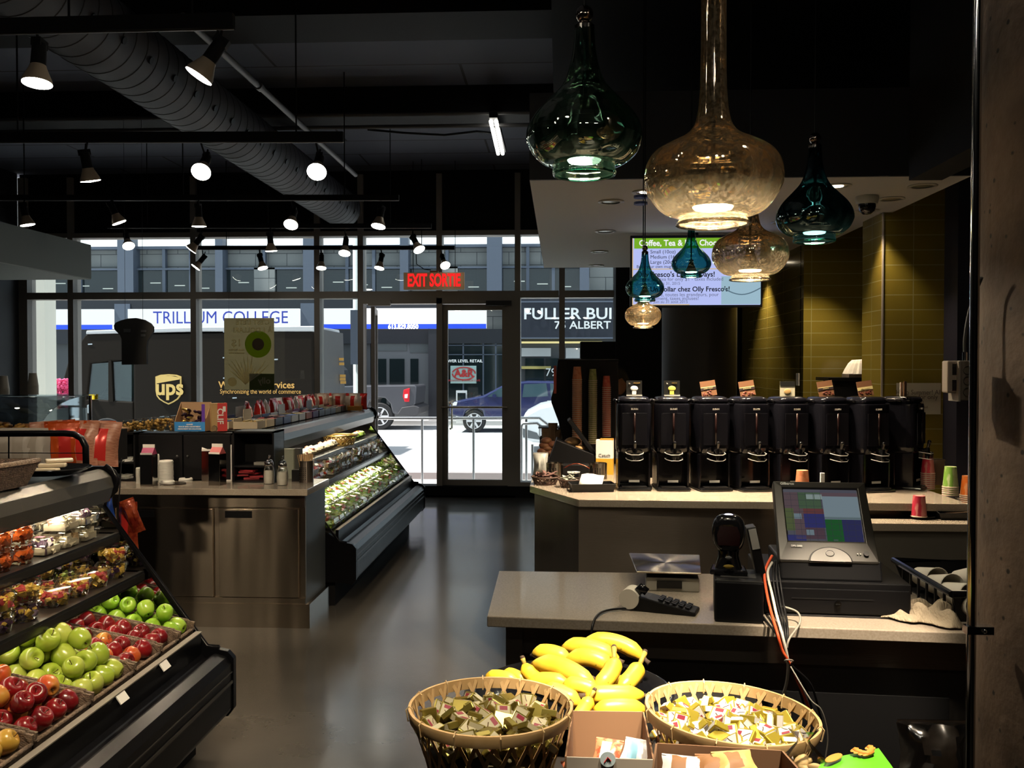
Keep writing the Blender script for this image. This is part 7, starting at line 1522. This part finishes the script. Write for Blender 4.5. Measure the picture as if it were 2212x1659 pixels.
for k, (px, py, Y_) in enumerate(((1200, 1470, 2.0), (1260, 1465, 2.05), (1320, 1460, 2.05), (1150, 1480, 2.0), (1240, 1500, 1.9))): Bn((px-50, py+4, ), (px, py-3), (px+50, py+6), Y_, .019, 'hidden banana at the bottom of the heap') if False else None
# bamboo baskets with wrapped chocolates
FOIL = mat('olive_gold_foil', (.30, .24, .05), .28, .75); FOILB = mat('bright_gold_foil', (.62, .48, .06), .28, .6); CLAB = mat('cream_wrapper', (.50, .44, .27), .45); WLAB = mat('white_wrapper', (.72, .70, .66), .4); MAR = mat('maroon_mark', (.28, .02, .04), .5); BRM = mat('brown_mark', (.12, .06, .02), .5)
def choc(foil, lab, name):
    o = thing(name, 'x', 'chocolate'); a, b, h = .0135, .0115, .0050
    q = MB(); q.box(-a, a, -b, b, -h, h); q.build('foil_wrap', foil, o, bevel=.0012)
    q = MB(); q.box(-a*.80, a*.80, -b*.80, b*.80, h-.001, h+.0006, 0); q.box(-a*.80, a*.80, -b*1.02, b*1.02, -h*.8, h*.8, 0); q.build('paper_band', lab, o)
    q = MB(); q.box(-a*.75, -a*.30, -b*.5, b*.5, h+.0006, h+.0009); q.build('maroon_patch', MAR, o); MB().tube([(0, -b*.3, h+.0007), (a*.25, 0, h+.0007), (a*.7, b*.35, h+.0007)], .0007, 4).build('brown_squiggle', BRM, o)
    return o
def sweet_basket(px, py, Y, r, tilt, label, foil, lab, seed, grp, lname):
    z = ZP(py, Y); x = XP(px, Y, py); t = thing('bamboo_basket', label, 'basket', (x, Y, ZD+.001), rot=(0, R(tilt), 0)); h = z-ZD
    P_ = weave_basket(t, r*.56, r*.97, h, 28, BAMB, .0031, .0012)
    q = MB()
    for f in (.02, .3): q.tube([P_(2*PI*k/40, f, .002) for k in range(41)], .0022, 6, cap=False)
    q.build('hoop', BAMB, t, smooth=True)
    q = MB(); q.lathe([(r*.955, h-.016), (r*.985, h-.017), (r*1.005, h-.002), (r*1.0, h+.003), (r*.965, h+.003), (r*.955, h-.016)], 64, cap=False); q.build('rim_band', BAMB, t, smooth=40)
    for k in range(12):
        a = 2*PI*(k+.35)/12; M_ = Matrix.Rotation(a, 4, 'Z'); rr_ = r*.985
        MB().tube([M_ @ Vector((r*.945, 0, h-.018)), M_ @ Vector((r*1.0, 0, h-.019)), M_ @ Vector((r*1.022, 0, h)), M_ @ Vector((r*.985, 0, h+.006)), M_ @ Vector((r*.950, 0, h+.001)), M_ @ Vector((r*.945, 0, h-.018))], .0013, 5).build('binding', mat('binding_cane', (.66, .46, .22), .5), t)
    rb = random.Random(seed); c0 = choc(foil, lab, 'wrapped_chocolate'); n = 0; mound = h-.043
    MB().lathe([(0, .008), (r*.50, .008), (r*.80, h*.62), (r*.5, mound-.004), (0, mound+.004)], 24, cap=False).build('paper_liner', mat('liner_olive', (.10, .08, .025), .6), t, smooth=40)
    pts = []
    tries = 0
    while len(pts) < 124 and tries < 20000:
        tries += 1; lay = len(pts)//62
        a = rb.uniform(0, 2*PI); d_ = math.sqrt(rb.random())*r*(.84-.05*lay); X_, Y2 = d_*math.cos(a), d_*math.sin(a)
        if all((X_-p[0])**2+(Y2-p[1])**2 > .023**2 for p in pts if p[2] == lay) or tries % 150 == 0:
            pts.append((X_, Y2, lay))
    for X_, Y2, lay in pts:
        c = c0 if n == 0 else dup(c0, (0, 0, 0)); n += 1; dd = math.hypot(X_, Y2)/r
        zz = ZD+mound-.002+.020*(1-dd**2)+.0085*lay+rb.uniform(-.001, .004)
        c.location = (x+X_+math.sin(R(tilt))*h, Y+Y2, zz-math.sin(R(tilt))*X_); ti = 1.05
        flip = PI if rb.random() < .38 else 0
        c.rotation_euler = (rb.gauss(0, ti*.7)+flip, rb.gauss(0, ti*.6), rb.uniform(0, 6.28)); c.scale = (rb.uniform(1.08, 1.25),)*3; tag(c, lname, 'chocolate', grp)
sweet_basket(1060, 1527, 1.573, .141, 0, 'left bamboo basket full of olive gold wrapped chocolates', FOIL, CLAB, 1, 'chocolates in the left basket', 'olive gold wrapped chocolate square with cream band in the left bamboo basket')
sweet_basket(1566, 1530, 1.585, .147, 3.5, 'right bamboo basket of bright gold and white wrapped chocolates', FOILB, WLAB, 2, 'chocolates in the right basket', 'bright gold and white wrapped chocolate in the right bamboo basket')
# cardboard box with candy between the baskets
def openbox(name, label, pbl, pbr, pfl, pfr, Yb, Yf, ztop, m, mf, back=1.0, lowfront=0):
    bl, br = dp(pbl[0], pbl[1], Yb), dp(pbr[0], pbr[1], Yb); fl, frr = dp(pfl[0], pfl[1], Yf), dp(pfr[0], pfr[1], Yf)
    o = thing(name, label, 'box', ((fl.x+frr.x)/2, Yf, ZD+.001)); L = Vector(o.location)
    def wall(nm, p, q_, mm, th=.003):
        d_ = (q_-p); nrm = Vector((-d_.y, d_.x, 0)).normalized()*th; vs = []
        for s_ in (Vector((0, 0, 0)), nrm): vs += [Vector((p.x, p.y, ZD+.002))+s_-L, Vector((q_.x, q_.y, ZD+.002))+s_-L, q_+s_-L, p+s_-L]
        MB().add(vs, [(0, 1, 2, 3), (7, 6, 5, 4), (0, 4, 5, 1), (1, 5, 6, 2), (2, 6, 7, 3), (3, 7, 4, 0)]).build(nm, mm, o)
    wall('back_flap', bl, br, m); wall('left_flap', fl, bl, m); wall('right_flap', br, frr, m); wall('front_flap', frr, fl, mf)
    vs = [Vector((p.x, p.y, ZD+.003))-L for p in (fl, frr, br, bl)]; MB().add(vs, [(0, 1, 2, 3)]).build('box_bottom', m, o, solid=.002); return o, fl, frr, bl, br
CBM = mat('brown_cardboard', (.24, .125, .062), .85); CBF = mat('grey_white_card', (.36, .31, .25), .6)
o, fl, frr, bl, br = openbox('candy_box', 'small open cardboard box of candy packets between the two bamboo baskets', (1238, 1536), (1388, 1538), (1224, 1634), (1410, 1640), 1.70, 1.50, 1, CBM, CBF)
PR = mat('candy_red', (.62, .07, .03), .3, .1, noise=(70, 2, .45, .55), col2=(.75, .25, .12)); PW = mat('candy_white', (.78, .76, .74), .3); PBL = mat('candy_blue', (.25, .55, .70), .3)
cb = [bag('candy_packet', 'x', 'candy', .030, .055, .010, PR, PW, 71), bag('candy_packet', 'x', 'candy', .030, .055, .010, PW, PBL, 72)]
for k, (u, v, i, rx, rz, nm) in enumerate(((.18, .25, 0, 1.2, .3, 'red candy packet at the left of the small cardboard box'), (.45, .55, 0, .9, -.3, 'large red candy packet with pale top in the cardboard box'), (.62, .22, 1, 1.3, .5, 'white and blue candy packet in front in the cardboard box'), (.80, .5, 1, 1.0, -.4, 'white candy packet at the right of the cardboard box'), (.35, .15, 0, 1.5, 1.0, 'red candy packet lying low at the front of the box'))):
    c = cb[i] if k in (0, 2) else dup(cb[i], (0, 0, 0)); p = (fl*(1-u)+frr*u)*(1-v)+(bl*(1-u)+br*u)*v; c.location = (p.x, p.y-.01, fl.z-.060+.004*k); c.rotation_euler = (-rx, 0, rz); c.scale = (.85,)*3; tag(c, nm, 'candy')
p = dp(1313, 1640, 1.495); o = thing('round_seal', 'round pale seal on the front of the small cardboard box', 'seal', p); MB().cyl((0, 0, 0), (0, -.001, 0), .0125, 24).build('seal_disc', mat('seal_pale', (.55, .68, .70), .5), o); MB().tube([(-.006, -.002, -.005), (.0, -.002, .004), (.005, -.002, -.002)], .0009, 5).build('red_squiggle', RED, o)
# second box in front, right
o, fl, frr, bl, br = openbox('snack_carton', 'brown cardboard carton in front of the right bamboo basket', (1420, 1606), (1688, 1622), (1412, 1668), (1740, 1680), 1.415, 1.30, 1, CBM, CBM)
for k, (px, py, m1, nm) in enumerate(((1470, 1650, PW, 'white wrapped cookie pack in the brown carton'), (1555, 1648, mat('brown_cookie', (.35, .16, .06), .6), 'brown filled clear pack in the middle of the carton'), (1600, 1640, mat('yellow_cookie', (.7, .45, .15), .5), 'yellow filled pack at the right of the carton'))):
    c = bag('cookie_pack', nm, 'snack', .045, .06, .015, m1, mat('brown_cookie', (.35, .16, .06), .6), 80+k); c.scale = (.7,)*3; c.location = dp(px, py+30, 1.36); c.rotation_euler = (R(-70), 0, .2*k-.2)
c = thing('cookie_bag', 'shiny clear gathered bag of pale cookies right of the carton', 'bag', dp(1735, 1690, 1.42)); q = MB(); rb = random.Random(8)
for k in range(10): q.ball((rb.uniform(-.035, .03), rb.uniform(-.02, .02), rb.uniform(.0, .045)), .020, (1, 1, .5), 10, 0, Euler((rb.uniform(-1, 1), rb.uniform(-1, 1), 0)).to_matrix())
q.build('cookies', mat('pale_cookie', (.72, .50, .22), .6), c, smooth=True)
n = 18; q = MB(); pr = [(.0, -.015), (.04, -.012), (.055, .015), (.045, .05), (.014, .085), (.012, .092), (.030, .115)]; vs = []
for r, z in pr:
    for k in range(n): a = 2*PI*k/n; rr_ = r*(1+(.10 if k % 2 else -.08)*(z > .02)); vs.append((rr_*math.cos(a), rr_*.7*math.sin(a), z))
q.add(vs, [(j*n+k, j*n+(k+1) % n, (j+1)*n+(k+1) % n, (j+1)*n+k) for j in range(len(pr)-1) for k in range(n)]); q.build('clear_wrap', clear('crinkled_wrap', (.93, .93, .92), .12, .12), c, smooth=True); c.scale = (.72,)*3
# green packet
pts = [dp(1775, 1642, 1.42), dp(1898, 1616, 1.46), dp(1960, 1700, 1.34), dp(1745, 1710, 1.32)]; cc_ = sum(pts, Vector())/4
t = thing('green_packet', 'bright green packet printed with orange biscuits at the bottom edge', 'packet', cc_); q = MB(); nx = 8; vs = []
for s_ in (0, 1):
    for j in range(nx):
        for i in range(nx):
            u, v = i/(nx-1), j/(nx-1); p = (pts[3]*(1-u)+pts[2]*u)*(1-v)+(pts[0]*(1-u)+pts[1]*u)*v; vs.append(p-cc_+Vector((0, 0, (.006*math.sin(PI*u)*math.sin(PI*v) if s_ else -.012))))
fs = []
for s_ in (0, 1): fs += [(s_*64+j*nx+i, s_*64+j*nx+i+1, s_*64+(j+1)*nx+i+1, s_*64+(j+1)*nx+i) for j in range(nx-1) for i in range(nx-1)]
q.add(vs, fs); q.build('packet_body', mat('lime_print', (.12, .50, .02), .35), t, smooth=True)
ux = (pts[1]-pts[0]).normalized(); uy = (pts[0]-pts[3]).normalized(); uz = ux.cross(uy).normalized(); Mg = Matrix((ux, uy, uz)).transposed()
def onp(u, v): return (pts[3]*(1-u)+pts[2]*u)*(1-v)+(pts[0]*(1-u)+pts[1]*u)*v-cc_+Vector((0, 0, .009))
BIS = mat('biscuit_orange', (.70, .28, .04), .6)
MB().ball(onp(.22, .80), .016, (1, 1, .12), 16, 0, Mg).build('round_biscuit_print', BIS, t, smooth=True)
q = MB(); 
for u, v in ((.56, .93), (.60, .86), (.66, .80), (.72, .76), (.78, .78), (.82, .86), (.80, .92)): q.ball(onp(u, v), .0085, (1, 1, .12), 10, 0, Mg)
q.tube([onp(u, v) for u, v in ((.56, .93), (.60, .86), (.66, .80), (.72, .76), (.78, .78), (.82, .86), (.80, .92))], .0045, 8); q.build('curved_biscuit_print', BIS, t, smooth=True)
# ------------------------------------------------------------------ glass pendants
AMB = clear('amber_mercury_glass', (.60, .50, .37), .20, .05, (110, .40, .60, (1, 1, .8), .85), (.88, .74, .54), .22, (.62, .48, .30))
TEAL = clear('teal_glass', (.035, .10, .12), .13, .03, (16, .50, .66, (1, 1, .5), .6), (.65, .85, .85), .05, (.03, .10, .11))
GRN_ = clear('green_mercury_glass', (.10, .19, .17), .18, .03, (18, .42, .58, (1.6, 1.6, .45), .85), (.78, .84, .74), .06, (.05, .12, .08))
TLS = clear('bright_teal_glass', (.12, .40, .40), .12, .03, (60, .60, .66, (1, 1, 1), .35), (.7, .95, .95))
RIMT = clear('teal_rim_glass', (.12, .55, .42), .25, .05)
AMP = [(.081, 0), (.084, .009), (.080, .018), (.112, .026), (.138, .046), (.160, .078), (.168, .105), (.163, .144), (.144, .175), (.114, .194), (.074, .214), (.051, .234), (.040, .262), (.034, .31), (.031, .405), (.030, .72)]
GRP_ = [(.091, 0), (.093, .008), (.090, .026), (.118, .033), (.150, .059), (.167, .092), (.169, .112), (.163, .141), (.141, .177), (.102, .218), (.066, .258), (.048, .296), (.034, .355), (.028, .43)]
def pendant(label, px, pyb, Y, prof, s, m, rimm, hmax=None, power=8, ballr=.026, ztop=3.6, cw=(1, .86, .62)):
    z = ZP(pyb, Y, px); x = XP(px, Y, pyb); t = thing('glass_pendant', label, 'pendant lamp', (x, Y, z))
    pr = []; P_ = [(r*s, h*s) for r, h in prof]
    k = 0
    for i in range(len(P_)-1):       # refine the outline with a smooth curve
        p0, p1, p2, p3 = P_[max(i-1, 0)], P_[i], P_[i+1], P_[min(i+2, len(P_)-1)]
        for j in range(4):
            u = j/4; pr.append(tuple(.5*((2*p1[c])+(p2[c]-p0[c])*u+(2*p0[c]-5*p1[c]+4*p2[c]-p3[c])*u*u+(3*p1[c]-p0[c]-3*p2[c]+p3[c])*u**3) for c in (0, 1)))
    pr.append(P_[-1])
    if hmax: pr = [p for p in pr if p[1] <= hmax]
    top = pr[-1][1]
    n = 56; q = MB(); vs = []
    for r, h in pr:
        for k in range(n): a = 2*PI*k/n; w_ = 1+.006*math.sin(a*14)*(h > .02); vs.append((r*w_*math.cos(a), r*w_*math.sin(a), h))
    q.add(vs, [(j*n+k, j*n+(k+1) % n, (j+1)*n+(k+1) % n, (j+1)*n+k) for j in range(len(pr)-1) for k in range(n)])
    q.build('glass_shade', m, t, smooth=True)
    q = MB(); q.tube([(.088*s*math.cos(2*PI*k/40), .088*s*math.sin(2*PI*k/40), 0) for k in range(41)], .0032*s+.0008, 8, cap=False); q.build('bottom_rim', rimm, t, smooth=True)
    MB().lathe([(pr[-1][0]*1.02, top-.02*s), (pr[-1][0]*1.05, top), (pr[-1][0]*.8, top+.008*s), (0, top+.010*s)], 20, cap=False).build('metal_cap', mat('pendant_cap', (.12, .11, .10), .2, 1), t, smooth=40)
    zt = top+.01*s
    if ballr: MB().ball((0, 0, zt+ballr*s*.9), ballr*s, (1, 1, 1), 20).build('ball_finial', mat('mirror_ball', (.55, .45, .38), .06, 1), t, smooth=True); zt += ballr*1.8*s
    MB().cyl((0, 0, zt), (0, 0, ztop-z), .0028, 8).build('cord', BLK, t)
    MB().cyl((0, 0, .14*s), (0, 0, top), .0045*s+.001, 8).build('lamp_stem', mat('pendant_cap', (.12, .11, .10), .2, 1), t); MB().cyl((0, 0, .085*s), (0, 0, .145*s), .019*s, 16).build('lamp_socket', mat('pendant_cap', (.12, .11, .10), .2, 1), t, smooth=40)
    b = MB().lathe([(.018*s, .13*s), (.022*s, .11*s), (.046*s, .055*s), (.050*s, .042*s)], 24, cap=False).build('bulb', mat('pendant_reflector', (.6, .5, .4), .2, .8), t, smooth=40)
    MB().lathe([(.050*s, .042*s), (.046*s, .036*s), (0, .032*s)], 24, cap=False).build('bulb_face', glow('pendant_bulb_glow', (1, .88, .66), 30), b, smooth=40)
    pl_ = bpy.data.lights.new('bulb_light', 'POINT'); pl_.energy = power*.8; pl_.color = cw; pl_.shadow_soft_size = .012; pl_o = bpy.data.objects.new('bulb_light', pl_); COL.objects.link(pl_o); pl_o.parent = t; pl_o.location = (0, 0, .026*s)
    l = bpy.data.lights.new('pendant_light', 'SPOT'); l.energy = power; l.color = cw; l.spot_size = R(120); l.spot_blend = .9; l.shadow_soft_size = .02; lo = bpy.data.objects.new('pendant_light', l); COL.objects.link(lo); lo.parent = t; lo.location = (0, 0, .02*s)
    return t
ARIM = clear('amber_rim_glass', (.8, .7, .55), .35, .06)
pendant('largest amber mercury glass pendant with a long neck running out of the picture', 1540, 484, 2.30, AMP, 1.0, AMB, ARIM, power=14, ballr=0)
pendant('large dark green mercury glass pendant left of the big amber one', 1262, 377, 2.72, GRP_, 1.0, GRN_, RIMT, power=6)
pendant('dark teal glass pendant, rightmost of all', 1759, 522, 3.40, GRP_, .80, TEAL, RIMT, power=6)
pendant('middle sized amber pendant behind the largest one', 1620, 604, 3.60, AMP, .86, AMB, ARIM, hmax=.50, power=6)
pendant('small bright teal pendant hanging before the menu screen', 1493, 598, 4.50, GRP_, .56, TLS, RIMT, power=3)
pendant('small green teal pendant, directly above the smallest amber one', 1393, 650, 4.60, GRP_, .56, GRN_ if False else TLS, RIMT, power=3)
pendant('smallest amber pendant, lowest of the two hanging at the left', 1389, 708, 4.75, AMP, .55, AMB, ARIM, hmax=.13, power=3)
for k in (0, 1): p = dp(1384, 428+14*k, 4.70); tag(MB().cyl((p.x, p.y, p.z), (p.x, p.y, p.z+.012), .035, 16).build('cord_canopy', mat('blue_plastic', (.05, .08, .25), .4), smooth=40), ['upper', 'lower'][k]+' small blue cord disc on the cords of the left pendants', 'disc')
# ------------------------------------------------------------------ unseen track lamps added to brighten produce, table, checkout and cabinet (above the picture)
t0_ = track('added light track over the nearest case, unseen above the picture', Vector((-4.3, 1.9, 3.0)), Vector((.9, 1.9, 3.0)))
def lamp(loc, tgt, pw, size, lab, col=(1, .80, .55)):
    o = dup(_h0, loc, label=lab); a_ = (Vector(tgt)-Vector(loc)).normalized(); o.rotation_euler = (-a_).to_track_quat('Z', 'Y').to_euler()
    for c in list(o.children):
        if c.name.startswith('drop_stem') or c.type == 'LIGHT': bpy.data.objects.remove(c)
    spot('lamp_light', Vector(loc)+a_*.18, tgt, pw, col, size, .7, .04)
lamp((-1.0, 1.9, 2.95), (-1.75, 3.0, .6), 190, 46, 'added track spotlight aimed at the apples, unseen above the picture')
lamp((-.4, 1.9, 2.95), (-1.8, 3.6, .8), 110, 40, 'added track spotlight aimed at the case end, unseen above the picture')
t1_ = track('added light track over the display table, unseen above the picture', Vector((-1.2, 1.0, 2.95)), Vector((1.3, 1.0, 2.95)))
lamp((.30, 1.0, 2.9), (.12, 1.93, .98), 640, 21, 'added track spotlight aimed at the bananas, unseen above the picture', (1, .86, .66))
lamp((.62, 1.0, 2.9), (.36, 1.58, 1.0), 330, 24, 'added track spotlight aimed at the right basket, unseen above the picture', (1, .86, .66))
lamp((-.15, 1.0, 2.9), (-.12, 1.55, 1.0), 150, 24, 'added track spotlight aimed at the left basket, unseen above the picture', (1, .86, .66))
lamp((.85, 1.9, 2.95), (.80, 2.60, .9), 620, 17, 'added track spotlight aimed at the checkout, unseen above the picture', (1, .82, .60))
lamp((-.7, 1.9, 2.95), (-2.0, 5.7, .6), 260, 34, 'added track spotlight aimed at the steel cabinet, unseen above the picture')
lamp((-3.5, 1.9, 2.9), (-2.1, 5.64, .6), 120, 26, 'added track spotlight aimed at the right door of the steel cabinet, unseen above the picture')
lamp((-4.0, 1.9, 2.9), (-2.45, 5.64, .6), 100, 22, 'added track spotlight aimed at the middle door of the steel cabinet, unseen above the picture')
